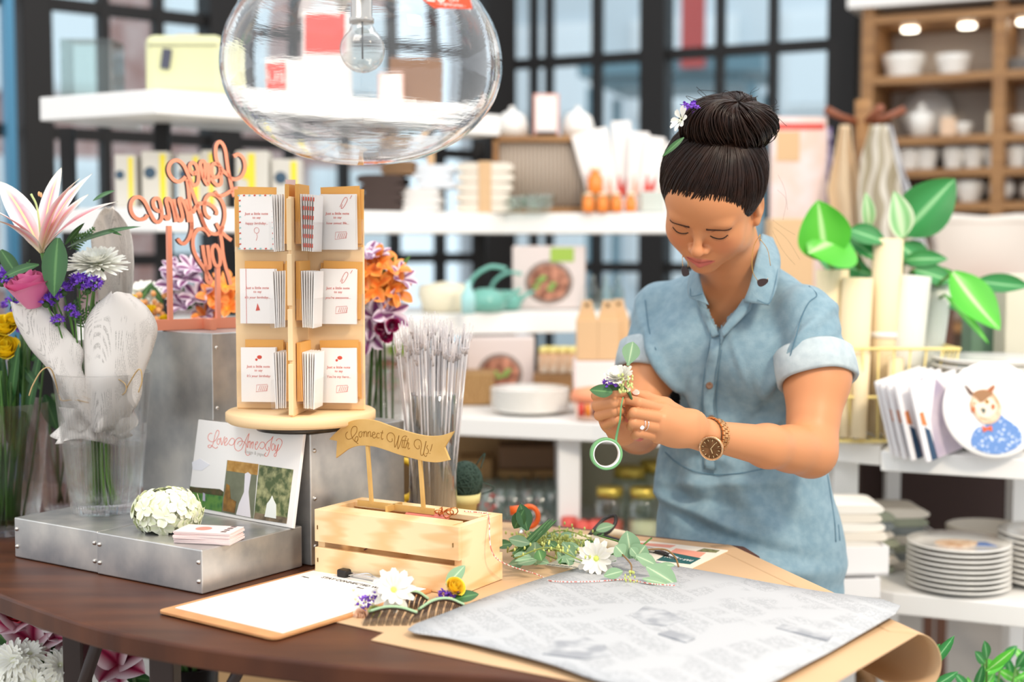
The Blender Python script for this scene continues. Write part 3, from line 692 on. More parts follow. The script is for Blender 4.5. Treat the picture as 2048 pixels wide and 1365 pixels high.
# ================================================================ right shelf: rolls, plates, plant
z = .974
YW = mat('yellow_wire', '#efd98a', .4)
RC = mat('cream_roll', '#f1dcb6', .8); RG = mat('grey_roll', '#dcdbd2', .8); RE = mat('roll_end', '#cda671', .8)
def roll(pxb, pxt, pyt, Y, r, label, m=RC, tie=False):
    Y += .075; a = P(pxb, 490, Y); a.z = z+.012; b = P(pxt, pyt, Y+.01)
    t = thing('paper_roll', label, 'paper roll', tuple(a), world=True)
    L = (b-a).length; M = along(a, b-a); mb = MB()
    mb.lathe([(r, 0), (r, L), (r-.003, L), (r-.003, L-.06), (r-.008, L-.06), (r-.008, L-.001), (r-.011, L-.001), (r-.011, L-.08), (.001, L-.08)], 28, M=M); mb.build('roll', m, t)
    if tie: MB().lathe([(r+.001, L*.49), (r+.002, L*.49), (r+.002, L*.52), (r+.001, L*.52)], 28, M=M, closed=True).build('paper_band', WHITEPAPER, t)
    return t
roll(1672, 1665, 540, 3.02, .036, 'thick cream paper roll at the left of the wire basket')
roll(1706, 1716, 556, 2.97, .033, 'cream paper roll left of the tall roll in the basket')
roll(1768, 1777, 478, 3.0, .0325, 'tallest cream paper roll with a white band', tie=True)
roll(1806, 1832, 552, 2.98, .033, 'grey-white paper roll right of the tallest roll', RG)
roll(1842, 1880, 562, 3.02, .030, 'grey-white paper roll leaning at the right of the basket', RG)
roll(1740, 1745, 560, 3.08, .03, 'brown paper roll half hidden behind the tall roll', mat('brown_roll', '#c89c66', .8))
for px, Y, py, lb in ((1690, 2.93, 700, 'first'), (1722, 2.91, 705, 'second'), (1790, 2.925, 715, 'third'), (1660, 2.94, 700, 'fourth')):
    roll(px, px+3, py, Y, .017, 'short cream paper roll inside the wire basket, %s of the short ones' % lb)
bk0 = P(1765, 490, 3.085)
wb = thing('wire_basket', 'pale yellow wire basket holding upright paper rolls', 'basket', (bk0.x, bk0.y, z))
cx, cy = bk0.x, bk0.y
def rect(hw, hd, zz, r=.02):
    return spline([(cx-hw, cy-hd+r, zz), (cx-hw+r, cy-hd, zz), (cx+hw-r, cy-hd, zz), (cx+hw, cy-hd+r, zz), (cx+hw, cy+hd-r, zz), (cx+hw-r, cy+hd, zz), (cx-hw+r, cy+hd, zz), (cx-hw, cy+hd-r, zz)], 3, True)
LV = [(.004, .112), (.10, .122), (.205, .137)]
for h, hw in LV:
    mb = MB(); mb.tube(rect(hw, hw*.82, z+h), .0032, 6, closed=True); mb.build('wire_ring', YW, wb)
mb = MB()
for i in range(9):
    for sg in (-1, 1):
        f = -1+2*i/8; mb.tube([(cx+f*LV[0][1], cy+sg*LV[0][1]*.82, z+.004), (cx+f*LV[2][1], cy+sg*LV[2][1]*.82, z+.205)], .0022, 5)
        if 0 < i < 8: mb.tube([(cx+sg*LV[0][1], cy+f*LV[0][1]*.82, z+.004), (cx+sg*LV[2][1], cy+f*LV[2][1]*.82, z+.205)], .0022, 5)
for i in range(9):
    f = -1+2*i/8; mb.tube([(cx+f*LV[0][1], cy-LV[0][1]*.82, z+.004), (cx+f*LV[0][1], cy+LV[0][1]*.82, z+.004)], .0022, 5)
mb.build('wire_bars', YW, wb)
# animal portrait cards leaning in a row
AN = mat('animal_print', '#f1edee', .4)
hatp = mat('lilac_ink', '#a99bb0', .6, col2='#d5c8cc', nscale=10); navy = mat('navy_print', '#2f4a66', .6); org = mat('orange_print', '#d8834f', .6)
for i, (px, Y) in enumerate(((1838, 2.915), (1848, 2.895), (1862, 2.875), (1878, 2.855), (1908, 2.835))):
    p = P(px, 490, Y); lb = ('furthest back at the left', 'second from the back', 'middle one', 'second from the front', 'front one, half behind the owl plate')[i]
    t = thing('square_plate', 'square plate with a painted animal portrait, %s' % lb, 'plate', (p.x, p.y, z), 0, 'square portrait plates leaning in a row', world=False)
    t.rotation_euler = (R(-10), R(-9), R(38))
    MB().box((0, 0, .081), (.155, .008, .16)).build('plate', AN, t, bevel=.003)
    MB().prism([(-.05, .0), (.062, .0), (.055, .05), (.02, .10), (.025, .13), (.005, .155), (-.01, .13), (-.04, .08)], 0, .0008, M=T((0, -.0042, .002)) @ RX(PI/2)).build('portrait', hatp, t)
    MB().prism([(-.065, .0), (-.045, .0), (-.05, .06), (-.065, .07)], 0, .0008, M=T((0, -.0042, .002)) @ RX(PI/2)).build('collar', navy, t)
    MB().prism([(-.07, .075), (-.055, .07), (-.058, .10), (-.07, .10)], 0, .0008, M=T((0, -.0042, .002)) @ RX(PI/2)).build('cheek', org, t)
# plates behind the owl
cp = P(1990, 490, 2.98)
for k in range(12):
    mb = MB(); mb.lathe([(.07, 0), (.10, .004), (.125, .014), (.124, .0175), (.098, .0075), (.001, .007)], 40)
    o = mb.build('dinner_plate', CREAMC); o.location = (cp.x, cp.y, z+.0155*k); tag(o, 'cream rimmed plate in the tall stack behind the owl plate', 'plate', 'tall stack of cream plates on the right shelf')
# owl plate leaning on the stack
oc = P(1986, 818, 2.80)
pn = (Vector((-.12, -1, .30))).normalized(); px_ = Vector((1, -.12, 0)); px_ = (px_-pn*px_.dot(pn)).normalized(); py_ = pn.cross(px_)
OM = Matrix((px_, py_, pn)).transposed().to_4x4(); r0 = .0985
oc.z = z+r0*py_.z+.001; OM.translation = oc
op = thing('owl_plate', 'round white plate with a painted owl in a blue checked shirt', 'plate', (oc.x, oc.y, z))
MB().lathe([(.05, -.008), (.06, -.008), (.075, -.004), (r0, .0005), (r0-.001, .0022), (.074, .0), (.001, -.001)], 56, M=OM).build('plate', mat('porcelain', '#f8f5f2', .08, coat=.6), op)
def opt(px, py): p = OM.inverted() @ PP(px, py, oc, pn); return (p.x, p.y)
E_ = .0012
def opoly(name, pts, m, h, par=op, sp=True):
    q = [opt(*a) for a in pts]
    if sp: q = [(p.x, p.y) for p in spline([(a[0], a[1], 0) for a in q], 4, True)]
    z0 = .0028 if 'shirt' in name else .0004
    MB().prism(q, -.001, h, M=OM).build(name, m, par)
opoly('painted_shirt', [(1950, 860), (1942, 878), (1944, 893), (1958, 902), (1975, 908), (2000, 909), (2022, 902), (2040, 890), (2044, 872), (2032, 853), (2010, 838), (1998, 830), (1985, 848), (1965, 852)], mat('checked_blue', '#e6ecf6', .5, col2='#5f88c4', kind='voronoi', nscale=110, ramp=(.12, .4)), .0034)
opoly('painted_head', [(1943, 797), (1947, 786), (1962, 780), (1980, 782), (1996, 800), (2003, 820), (1996, 840), (1980, 849), (1962, 845), (1948, 828), (1940, 812)], mat('owl_tan', '#c99a72', .6, col2='#e6cdb2', nscale=60), .0042)
opoly('painted_ear', [(1929, 771), (1936, 776), (1946, 788), (1940, 790)], mat('owl_dark', '#6e4a36', .6), .0046, sp=False)
opoly('painted_ear', [(1972, 783), (1980, 775), (1988, 770), (1989, 777), (1982, 788)], mat('owl_rust', '#a8643c', .6), .0046, sp=False)
opoly('painted_face', [(1948, 800), (1958, 808), (1975, 796), (1990, 806), (1992, 822), (1978, 836), (1962, 835), (1950, 822)], mat('owl_cream', '#ecdcc8', .6), .0048)
opoly('painted_brow', [(1944, 789), (1962, 781), (1984, 788), (1976, 796), (1962, 806), (1952, 797)], mat('owl_brown', '#a0744f', .6), .0052)
for a, b, c in ((1973, 805, 4.5), (1949, 808, 2.2)):
    opoly('painted_eye', [(a-c, b), (a, b-c), (a+c, b), (a, b+c)], mat('owl_eye', '#c98f1e', .4), .0054)
    opoly('painted_pupil', [(a-c*.5, b), (a, b-c*.5), (a+c*.5, b), (a, b+c*.5)], mat('owl_pupil', '#15100c', .4), .0058)
for a, b in ((1985, 815), (1946, 820)): opoly('painted_cheek', [(a-4, b), (a, b-6), (a+4, b), (a, b+6)], mat('owl_cheek', '#c2693a', .6), .0053)
opoly('painted_beak', [(1960, 819), (1966, 817), (1971, 822), (1966, 830)], mat('owl_beak', '#4e5a52', .5), .0056, sp=False)
opoly('painted_bow_tie', [(1963, 853), (1972, 857), (1982, 852), (1984, 864), (1975, 861), (1966, 866)], mat('bow_orange', '#e2622e', .6), .0048, sp=False)
# white card under the owl plate's left edge, pots and boxes behind
pz = P(1968, 490, 3.30); mb = MB(); mb.box((pz.x, pz.y, z+.165), (.075, .075, .33)); tag(mb.build('green_box', mat('dusty_green', '#6f8f78', .6), bevel=.004), 'dusty green square pot behind the stack of cream plates', 'pot')
pz = P(2046, 490, 3.20); mb = MB(); mb.box((pz.x, pz.y, z+.18), (.10, .08, .36)); tag(mb.build('cream_box', mat('putty', '#d8d2bf', .6), bevel=.004), 'putty coloured box at the right edge behind the cream plates', 'box')
# potted plant with broad glossy leaves
pp = P(1775, 490, 3.36)
pt = thing('potted_plant', 'broad-leaved green plant standing behind the paper rolls', 'plant', (pp.x, pp.y, z))
MB().lathe([(.05, 0), (.075, .12), (.08, .14), (.074, .14), (.068, .12), (.001, .12)], 28, c=(pp.x, pp.y, z)).build('pot', mat('grey_pot', '#7d8580', .6), pt)
LG = uv_mat('bright_leaf', '#4fb52e', '#5cc038', stripe='#b9e39a', rough=.35); LD = uv_mat('deep_leaf', '#2c7d3a', '#37904a', stripe='#8cc48a', rough=.35)
LE = uv_mat('young_leaf', '#e2efd0', '#7cc67a', stripe='#d8efc8', rough=.4, band=(.55, .95))
def pleaf(x0, y0, x1, y1, w, m, Y=3.2, Y1=None, curve=.3, cup=.25):
    a = P(x0, y0, Y); b = P(x1, y1, Y1 if Y1 else Y-.05); mb = MB()
    mb.petal(a, b-a, Vector((0, -1, .35)), (b-a).length*1.05, w, curve, cup, 6, 12, widest=.42, ruffle=.02); mb.build('leaf', m, pt)
    base = Vector((pp.x, pp.y, z+.13)); mid = base.lerp(a, .6)+Vector((0, 0, .03))
    MB().tube(spline([base, mid, a], 5), [.005, .003]).build('stalk', GREEN, pt)
pleaf(1805, 468, 1905, 362, .115, LD, 3.15, 3.1, .25)
pleaf(1806, 475, 1795, 390, .06, LE, 3.1)
pleaf(1738, 455, 1736, 392, .034, LE, 3.12)
pleaf(1690, 470, 1625, 500, .15, LG, 3.05, 3.0, .3)
pleaf(1650, 520, 1640, 408, .12, LG, 3.04, 3.0, .2)
pleaf(1700, 460, 1768, 480, .05, LD, 3.1); pleaf(1690, 470, 1755, 515, .04, LD, 3.12)
pleaf(1640, 520, 1745, 545, .06, LD, 3.18); pleaf(1660, 500, 1700, 540, .05, LD, 3.2); pleaf(1800, 490, 1850, 530, .07, LD, 3.16)
pleaf(1810, 520, 1890, 515, .04, LD, 3.12); pleaf(1820, 545, 1920, 548, .035, LD, 3.14); pleaf(1830, 540, 1905, 560, .05, LD, 3.1)
pleaf(1905, 545, 1990, 665, .085, LG, 3.0, 2.95, -.35); pleaf(1860, 540, 1915, 560, .03, LG, 3.1)
pleaf(1955, 562, 2060, 580, .05, LD, 3.1, 3.0, -.2); pleaf(1890, 590, 1980, 680, .018, LG, 3.05); pleaf(1880, 600, 1960, 625, .03, LD, 3.1)
# -- lower right shelf: box trays, dish towels, plates
z = .682
WB = mat('matt_white_box', '#f0edec', .6)
def obox(px, Y, zz, w, d, h, label, rz=0, m=WB):
    p = P(px, 490, Y); t = thing('display_tray', label, 'tray', (p.x, p.y, zz), rz, world=False); th = .006; mb = MB()
    mb.box((0, d/2, th/2), (w, d, th)); mb.box((0, th/2, h/2), (w, th, h)); mb.box((0, d-th/2, h/2), (w, th, h))
    for s in (-1, 1): mb.box((s*(w-th)/2, d/2, h/2), (th, d-2*th, h))
    mb.build('tray', m, t)
    return t
STRIPE = mat('striped_linen', '#efe9df', .9, col2='#6d655f', kind='wave', nscale=9, detail=0, stretch=(.2, 0, 2.2), ramp=(.72, .8))
SAGE = mat('sage_linen', '#a3a791', .9); GLIN = mat('grey_linen', '#8f9492', .9)
def towel_pile(px, Y, zz, w, n, label, mats_, grp):
    for k in range(n):
        t = blanket('dish_towel', label % ('lowest', 'second', 'third', 'fourth', 'fifth', 'sixth', 'seventh')[k], px, Y, zz+k*.019, w, .13, 1, mats_[k % len(mats_)], .018, None, grp, .01)
        t['category'] = 'towel'
obox(1690, 2.78, z, .17, .2, .045, 'white open tray under the towels beside her hip', .1)
obox(1712, 2.80, z+.046, .16, .2, .060, 'upper white tray filled with striped dish towels', .1)
towel_pile(1712, 2.84, z+.053, .135, 7, 'striped dish towel in the upper white tray, %s from the bottom', [STRIPE, LINEN], 'striped towels in the white tray')
towel_pile(1732, 3.02, z+.0, .15, 7, 'sage or grey dish towel in the pile behind the tray, %s from the bottom', [SAGE, LINEN, GLIN], 'sage and grey towels behind the tray')
towel_pile(1800, 3.06, z+.0, .15, 7, 'natural linen towel in the fringed pile, %s from the bottom', [LINEN, GLIN, SAGE], 'fringed linen towels in the middle')
obox(1858, 3.06, z, .10, .16, .07, 'small white tray right of the fringed towels')
bsk = P(1985, 490, 3.12)
t = thing('fabric_basket', 'cream and grey fabric basket behind the low plate stack', 'basket', (bsk.x, bsk.y, z), 0, world=False)
wv = lambda a, f: 1+.05*math.sin(3*a)*f
MB().lathe([(.075, 0), (.08, .05)], 28, wob=wv).build('grey_body', mat('charcoal_cloth', '#6b635e', .9), t)
MB().lathe([(.081, .045), (.087, .085), (.080, .088), (.074, .05), (.001, .04)], 28, wob=wv).build('cream_fold', LINEN, t)
rp = P(1931, 490, 2.90)
for k in range(9):
    mb = MB(); mb.lathe([(.06, 0), (.085, .003), (.107, .010), (.106, .0135), (.083, .0065), (.001, .006)], 44)
    o = mb.build('dinner_plate', CREAMC); o.location = (rp.x, rp.y, z+.0108*k)
    tag(o, 'white plate in the low stack of nine on the lower right shelf' if k < 8 else 'white plate with a painted owl head, topmost of the low stack', 'plate', 'low stack of white plates' if k < 8 else None)
    if k == 8:
        mb = MB(); mb.prism([(p.x, p.y) for p in spline([(-.05, 0, 0), (-.03, .03, 0), (.01, .035, 0), (.045, .01, 0), (.02, -.025, 0), (-.025, -.03, 0)], 4, True)], .0062, .0072); mb.build('painted_owl', mat('owl_tan', '#c99a72', .6), o)
        mb = MB(); mb.prism([(.03, -.02), (.07, -.03), (.06, .01), (.045, .012)], .0062, .0074); mb.build('painted_shirt', mat('flat_blue', '#5f7fb8', .5), o)
rp = P(2108, 490, 2.93)
for k in range(9):
    mb = MB(); mb.lathe([(.05, 0), (.075, .006), (.098, .016), (.097, .019), (.073, .009), (.001, .008)], 44)
    o = mb.build('shallow_bowl', CREAMC); o.location = (rp.x, rp.y, z+.012*k); tag(o, 'white shallow bowl in the stack cut by the right edge of the picture', 'bowl', 'bowl stack at the right edge')
# dark ribbed crate behind
rc = P(1900, 490, 3.42); mb = MB(); mb.box((rc.x, rc.y, z+.10), (.42, .03, .2)); o = mb.build('crate_back', mat('dark_crate', '#3c2a26', .8)); tag(o, 'dark brown slatted crate at the back of the lower right shelf', 'crate')
# leafy plants near the floor at the bottom right
for i, (px, py, n) in enumerate(((1830, 1395, 5), (1975, 1400, 8), (2050, 1400, 6))):
    Yp = (2.3, 2.45, 2.6)[i]; b = P(px, 1560, Yp); t = thing('leafy_plant', ('green plant tip showing inside the curl of brown paper', 'green plant under the lower shelf at the bottom right', 'green plant at the bottom right corner')[i], 'plant', (b.x, b.y, 0))
    MB().lathe([(.05, 0), (.07, b.z-.1 if b.z > .2 else .1), (.001, b.z-.1 if b.z > .2 else .1)], 16, c=(b.x, b.y, 0)).build('pot', STEEL, t)
    c0_ = Vector((b.x, b.y, b.z-.12))
    for k in range(n):
        e = P(px+uni(-60, 60), uni(1318, 1390), Yp+uni(-.1, .1)); MB().tube(spline([c0_, c0_.lerp(e, .5)+Vector((uni(-.02, .02), 0, .02)), e], 5), .002).build('stalk', GREEN, t)
        for s in range(2):
            d = Vector((uni(-1, 1), uni(-.5, .3), uni(.2, 1))); MB().petal(e-Vector((0, 0, .02*s)), d, (0, -1, .3), uni(.04, .07), .018, .3, .1, 2, 6).build('leaf', LG if s else LD, t)
# ================================================================ table and what stands on it
TZ = .90
WAL = mat('walnut_top', '#3f2013', .42, col2='#623720', nscale=3.2, detail=5, stretch=(1.2, 7, 1), ramp=(.3, .75), spec=.35)
# node fix: grain runs along the table
WAL.node_tree.nodes['Mapping'].inputs['Rotation'].default_value = (0, 0, R(33))
DW = mat('dark_leg_wood', '#33231f', .4)
fr = [PZ(a, b, TZ) for a, b in ((-420, 1010), (-150, 1130), (0, 1191), (160, 1247), (294, 1278), (480, 1308), (740, 1338), (980, 1353), (1250, 1385), (1440, 1420))]
bk_ = [PZ(a, b, TZ) for a, b in ((1520, 1112), (1490, 1093), (1230, 1064), (940, 1032), (500, 985), (-200, 950))]
tb = thing('work_table', 'dark walnut counter table with a bowed front edge', 'table', (-.2, 2.2, 0))
fs = spline([Vector((p.x, p.y, 0)) for p in fr], 4); mb = MB(); mb.prism([(p.x, p.y) for p in fs]+[(p.x, p.y) for p in bk_], TZ-.028, TZ); mb.build('tabletop', WAL, tb, bevel=.004)
def leg(px, Y, w, d, lean=0):
    p = P(px, 490, Y); mb = MB(); mb.box((p.x, p.y, (TZ-.028)/2), (w, d, TZ-.028)); mb.build('leg', DW, tb, bevel=.004)
leg(316, 1.93, .034, .05); leg(137, 2.16, .032, .05); leg(1340, 1.86, .035, .05); leg(1180, 2.3, .035, .05)
a = P(500, 1300, 1.80); b = P(437, 1420, 1.86); mb = MB(); mb.tube([a, b, b+(b-a)*2.8], .008); mb.build('brace', DW, tb)
a = P(205, 1255, 2.02); b = P(150, 1420, 2.1); mb = MB(); mb.tube([a, b, b+(b-a)*1.6], .010); mb.build('brace', DW, tb)
# -- brown paper runner with its curl over the right end
KP = mat('brown_paper', '#d2b089', .6, col2='#c8a47c', nscale=3)
bp_ = thing('brown_paper', 'brown kraft paper spread over the table and curling off its right end', 'paper', (.1, 2.0, TZ))
R0 = PZ(1480, 1090, TZ); R1 = PZ(1872, 1268, TZ); rd = (R1-R0).normalized(); ro = Vector((-rd.y, rd.x, 0)); ro = -ro if ro.x < 0 else ro
rho = .026; A0 = R0-ro*rho*1.0; A1 = R1-ro*rho*1.05
cut = PZ(1711, 1365, TZ)-PZ(1866, 1271, TZ); cut.normalize(); sh_ = -cut.dot(rd)/cut.dot(ro)
cut2 = A1+cut*.42
poly = [PZ(a, b, TZ) for a, b in ((612, 1172), (659, 1244), (768, 1268), (742, 1283), (980, 1333), (1180, 1372), (1290, 1405))]+[cut2, A1, A0]+[PZ(a, b, TZ) for a, b in ((1300, 1077), (1040, 1049), (900, 1040), (640, 1120))]
mb = MB(); mb.prism([(p.x, p.y) for p in poly], TZ+.0005, TZ+.0015); mb.build('sheet', KP, bp_)
def curl(u, v):
    s = v; base = A0.lerp(A1, s); w = u
    if w < .15: t = -.03*(1-w/.15); x = t; dz = 0
    else:
        q = (w-.15)/.85; a = q*PI*1.18; x = rho*1.25*math.sin(a)*(1+.25*q); dz = -rho*1.5*(1-math.cos(a))
    return base+ro*x+rd*(-sh_*x*s*-1 if x < 0 else .0)+Vector((0, 0, .0012+dz))
mb = MB(); mb.grid(curl, 36, 20); mb.build('curled_edge', KP, bp_, solid=.0012)

# -- newsprint
def news(name, paper, ink, s=1., dens=.5, rot=0):
    m = bpy.data.materials.new(name); m.use_nodes = True; nt = m.node_tree; N = nt.nodes; L = nt.links; b = N['Principled BSDF']; b.inputs['Roughness'].default_value = .7
    tc = N.new('ShaderNodeTexCoord'); mp = N.new('ShaderNodeMapping'); mp.inputs['Rotation'].default_value = (0, 0, rot); L.new(tc.outputs['Object'], mp.inputs[0])
    def wave(sc, d, dr='X'):
        w = N.new('ShaderNodeTexWave'); w.bands_direction = dr; w.inputs['Scale'].default_value = sc; w.inputs['Distortion'].default_value = d; w.inputs['Detail'].default_value = 1; L.new(mp.outputs[0], w.inputs[0]); return w.outputs[1]
    def noise(sc, st=None):
        n = N.new('ShaderNodeTexNoise'); n.inputs['Scale'].default_value = sc; n.inputs['Detail'].default_value = 1
        if st:
            q = N.new('ShaderNodeMapping'); q.inputs['Scale'].default_value = st; L.new(mp.outputs[0], q.inputs[0]); L.new(q.outputs[0], n.inputs[0])
        else: L.new(mp.outputs[0], n.inputs[0])
        return n.outputs[0]
    def th(x, v, hi=None):
        q = N.new('ShaderNodeMapRange'); q.inputs[1].default_value = v; q.inputs[2].default_value = (hi or v+.06); L.new(x, q.inputs[0]); return q.outputs[0]
    def mul(a, c):
        q = N.new('ShaderNodeMath'); q.operation = 'MULTIPLY'; L.new(a, q.inputs[0]); L.new(c, q.inputs[1]); return q.outputs[0]
    lines = th(wave(62*s, 0, 'Y'), .45, .8); words_ = th(noise(300*s, (1, .35, 1)), .44)
    cols = th(wave(5.2*s, 0, 'X'), .07); blocks = th(noise(7*s, (1, 2, 1)), .44)
    k = mul(mul(mul(lines, words_), cols), blocks)
    mx = N.new('ShaderNodeMixRGB'); mx.inputs[1].default_value = lin(paper); mx.inputs[2].default_value = lin(ink)
    q = N.new('ShaderNodeMath'); q.operation = 'MULTIPLY'; q.inputs[1].default_value = dens; L.new(k, q.inputs[0]); L.new(q.outputs[0], mx.inputs[0]); L.new(mx.outputs[0], b.inputs['Base Color'])
    b.inputs['Subsurface Weight'].default_value = 0
    MATS[name] = m; return m
NEWS = news('newsprint_flat', '#b7b9bc', '#84878c', 1.25, .8, R(-24)); NEWW = news('newsprint_wrap', '#e2dbd4', '#96908a', 3.4, .7, R(20))
npts = [(820, 1262), (900, 1228), (980, 1197), (1075, 1165), (1165, 1136), (1240, 1113), (1346, 1133), (1480, 1160), (1640, 1186), (1797, 1214), (1700, 1280), (1545, 1366), (1440, 1410), (1330, 1392), (1200, 1362), (1110, 1332), (1000, 1302), (900, 1277)]
order = ('bottom', 'middle', 'top')
def inside_fan(c, rim, fn, mb, rings=6):
    vs = [c]; fs_ = []; n = len(rim); uv = []
    for r_ in range(1, rings+1):
        for p in rim: vs.append(fn(c.lerp(p, r_/rings)))
    vs[0] = fn(c)
    for j in range(n): fs_.append((0, 1+j, 1+(j+1) % n))
    for r_ in range(rings-1):
        for j in range(n): a_ = 1+r_*n+j; b_ = 1+r_*n+(j+1) % n; fs_.append((a_, a_+n, b_+n, b_))
    mb.add(vs, fs_, True)
for k in range(3):
    rim = [PZ(a+(k-1)*(-5 if a < 1300 else 4), b+(1-k)*2, TZ+.004+k*.003) for a, b in npts]
    rim = spline(rim, 3, True); c = sum(rim, Vector())/len(rim)
    def wf_(p, k=k): return p+Vector((0, 0, .0006*math.sin(p.x*38+k)+.0006*math.sin(p.y*30+2*k)+.0015*(k == 2)*math.exp(-((p.x+.02)**2+(p.y-1.85)**2)/.006)))
    mb = MB(); inside_fan(c, rim, wf_, mb); o = mb.build('newspaper_sheet', NEWS, solid=.0012)
    tag(o, 'grey printed newspaper sheet, %s of the three laid on the brown paper' % order[k], 'newspaper', 'newspaper sheets on the brown paper')
SMU = mat('printed_photo', '#b7b9bc', .7, col2='#94979d', nscale=28, ramp=(.42, .6))
for pts in ([(1085, 1308), (1110, 1275), (1160, 1270), (1210, 1290), (1225, 1312), (1170, 1318)], [(1262, 1232), (1290, 1212), (1330, 1220), (1370, 1240), (1330, 1252), (1290, 1248)], [(1316, 1268), (1340, 1261), (1390, 1276), (1372, 1284)], [(1552, 1256), (1565, 1249), (1665, 1270), (1655, 1281)]):
    mb = MB(); mb.prism([(p.x, p.y) for p in [PZ(a, b, TZ+.012) for a, b in pts]], TZ+.0100, TZ+.0121); mb.build('printed_picture', SMU, o)

# -- clipboard
A = PZ(313, 1229, TZ); B = PZ(549, 1286, TZ); C = PZ(610, 1143, TZ)
ex = (B-A).normalized(); ey = (C-A); ey = (ey-ex*ey.dot(ex)).normalized(); CM = axes(A+Vector((0, 0, .0022)), ex, ey)
cwid = (B-A).length; clen = .315
cbd = thing('clipboard', 'tan hardboard clipboard with a white sign-up sheet at the front of the table', 'clipboard', tuple(A))
def rrect(x0, y0, x1, y1, r, n=5):
    out = []
    for cx_, cy_, a0 in ((x1-r, y0+r, -PI/2), (x1-r, y1-r, 0), (x0+r, y1-r, PI/2), (x0+r, y0+r, PI)):
        for i in range(n+1): a_ = a0+PI/2*i/n; out.append((cx_+r*math.cos(a_), cy_+r*math.sin(a_)))
    return out
MB().prism(rrect(0, 0, cwid, clen, .012), 0, .003, M=CM).build('board', mat('hardboard', '#d39a66', .5, col2='#c98f5c', nscale=40), cbd)
MB().prism([(.012, .022), (cwid-.008, .022), (cwid-.010, clen-.008), (.008, clen-.008)], .0032, .0040, M=CM).build('paper', WHITEPAPER, cbd)
INK = mat('black_ink', '#2b2826', .6)
text('STAY CONNECTED WITH US', .0115, CM @ T((cwid*.53, clen-.047, .0042)), INK, cbd, sx=.95)
text('Name', .006, CM @ T((.03, clen-.062, .0042)), INK, cbd); text('Email', .006, CM @ T((.14, clen-.062, .0042)), INK, cbd)
CHR = mat('chrome', '#d8d8d8', .12, metal=1); BLK = mat('black_plastic', '#231f1e', .4)
cl = MB(); cl.box((cwid*.56, clen-.016, .008), (.105, .012, .008), M=CM); cl.build('clip', CHR, cbd, bevel=.002)
cl = MB(); cl.tube(spline([CM @ Vector(q) for q in ((cwid*.56-.05, clen-.026, .007), (cwid*.56-.02, clen-.034, .014), (cwid*.56, clen-.029, .017), (cwid*.56+.02, clen-.034, .014), (cwid*.56+.05, clen-.026, .007))], 5), .0013); cl.build('spring_wire', CHR, cbd)
for s in (-1, 1): cl = MB(); cl.box((cwid*.56+s*.055, clen-.021, .009), (.018, .022, .013), M=CM); cl.build('clip_end', BLK, cbd, bevel=.003)

# -- galvanised boxes
E1 = Vector((.829, -.559, 0)); E2 = Vector((.559, .829, 0)); LC = Vector((-.443, 1.972, TZ+.001))
SCR = mat('screw', '#cfc8c0', .3, metal=1)
def metalbox(label, corner, e1, w, d, h, screws, m=GALV):
    e2 = Vector((-e1.y, e1.x, 0)); M = axes(corner, e1, e2)      # corner = front right bottom, box runs to -x
    t = thing('metal_riser', label, 'riser', tuple(corner)); mb = MB(); mb.box((-w/2, d/2, h/2), (w, d, h), M=M); mb.build('shell', m, t, bevel=.0018)
    for f, x, zz in screws:
        q = (x, -.0003, zz) if f == 'f' else (.0003, x, zz); mb = MB(); mb.ell(q, .0035, 10, 6, M=M); mb.build('screw', SCR, t)
    return t, M
metalbox('low galvanised riser box at the front carrying the business cards', LC, E1, .226, .21, .064, [('f', -.006, .018), ('f', -.006, .046), ('f', -.219, .018), ('f', -.219, .046)])
metalbox('low galvanised riser box at the left carrying the glass bouquet vase', LC-E1*.228+E2*.003, E1, .20, .21, .064, [('f', -.006, .018), ('f', -.006, .046), ('f', -.193, .018), ('f', -.193, .046)])
em = Vector((.788, -.616, 0)); en = Vector((.616, .788, 0)); MC = Vector((-.312, 2.15, TZ+.001))
metalbox('middle galvanised riser box under the card rack', MC, em, .225, .215, .207, [('s', .008, .03), ('s', .008, .105), ('s', .008, .18), ('s', .2, .03), ('s', .2, .18)])
TC = MC-em*.228; metalbox('tallest galvanised riser box carrying the coral lettering', TC, em, .19, .32, .354, [('s', .008, .33), ('s', .008, .23)])
LZ = TZ+.0655; MZ = TZ+.2085; TZ2 = TZ+.3555

# -- photo book leaning on the middle riser
bo = Vector((-.534, 2.277, LZ)); b1 = Vector((-.337, 2.123, LZ)); bd = (b1-bo).normalized(); bn = Vector((-bd.y, bd.x, 0)); up_ = (Vector((0, 0, .147))+bn*.026).normalized()
BKM = axes(bo, bd, up_); bw = (b1-bo).length; bh = .149
pbk = thing('photo_book', 'white wedding photo board with red script title leaning on the middle riser', 'photo board', tuple(bo))
MB().box((bw/2, bh/2, -.003), (bw, bh, .006), M=BKM).build('board', WHITEPAPER, pbk, bevel=.0008)
def bq(px, py): p = BKM.inverted() @ PP(px, py, bo, BKM.to_3x3().col[2]); return (p.x, p.y)
def bpoly(name, pts, m, z1=.0006, par=None, z0=-.001): return MB().prism([bq(*p) for p in pts], z0, z1, M=BKM).build(name, m, par or pbk)
ph = bpoly('field_photo', [(376, 1012), (444, 1025), (447, 985), (380, 973)], mat('lavender_green', '#2f6a34', .5, col2='#5d8a3a', kind='voronoi', nscale=90, ramp=(.1, .6)))
bpoly('tree_line', [(380, 984), (446, 993), (447, 984), (440, 979), (380, 974)], mat('tree_brown', '#5a4a2c', .6, col2='#3a4422', nscale=90), .0009, ph)
bpoly('couple', [(406, 1002), (411, 1003), (411, 988), (407, 986)], mat('couple_ink', '#b8b4c4', .6), .0011, ph)
bpoly('cloud', [(384, 925), (400, 918), (420, 930), (404, 942), (386, 940)], mat('cloud_ink', '#ecebf0', .6), .0004, ph)
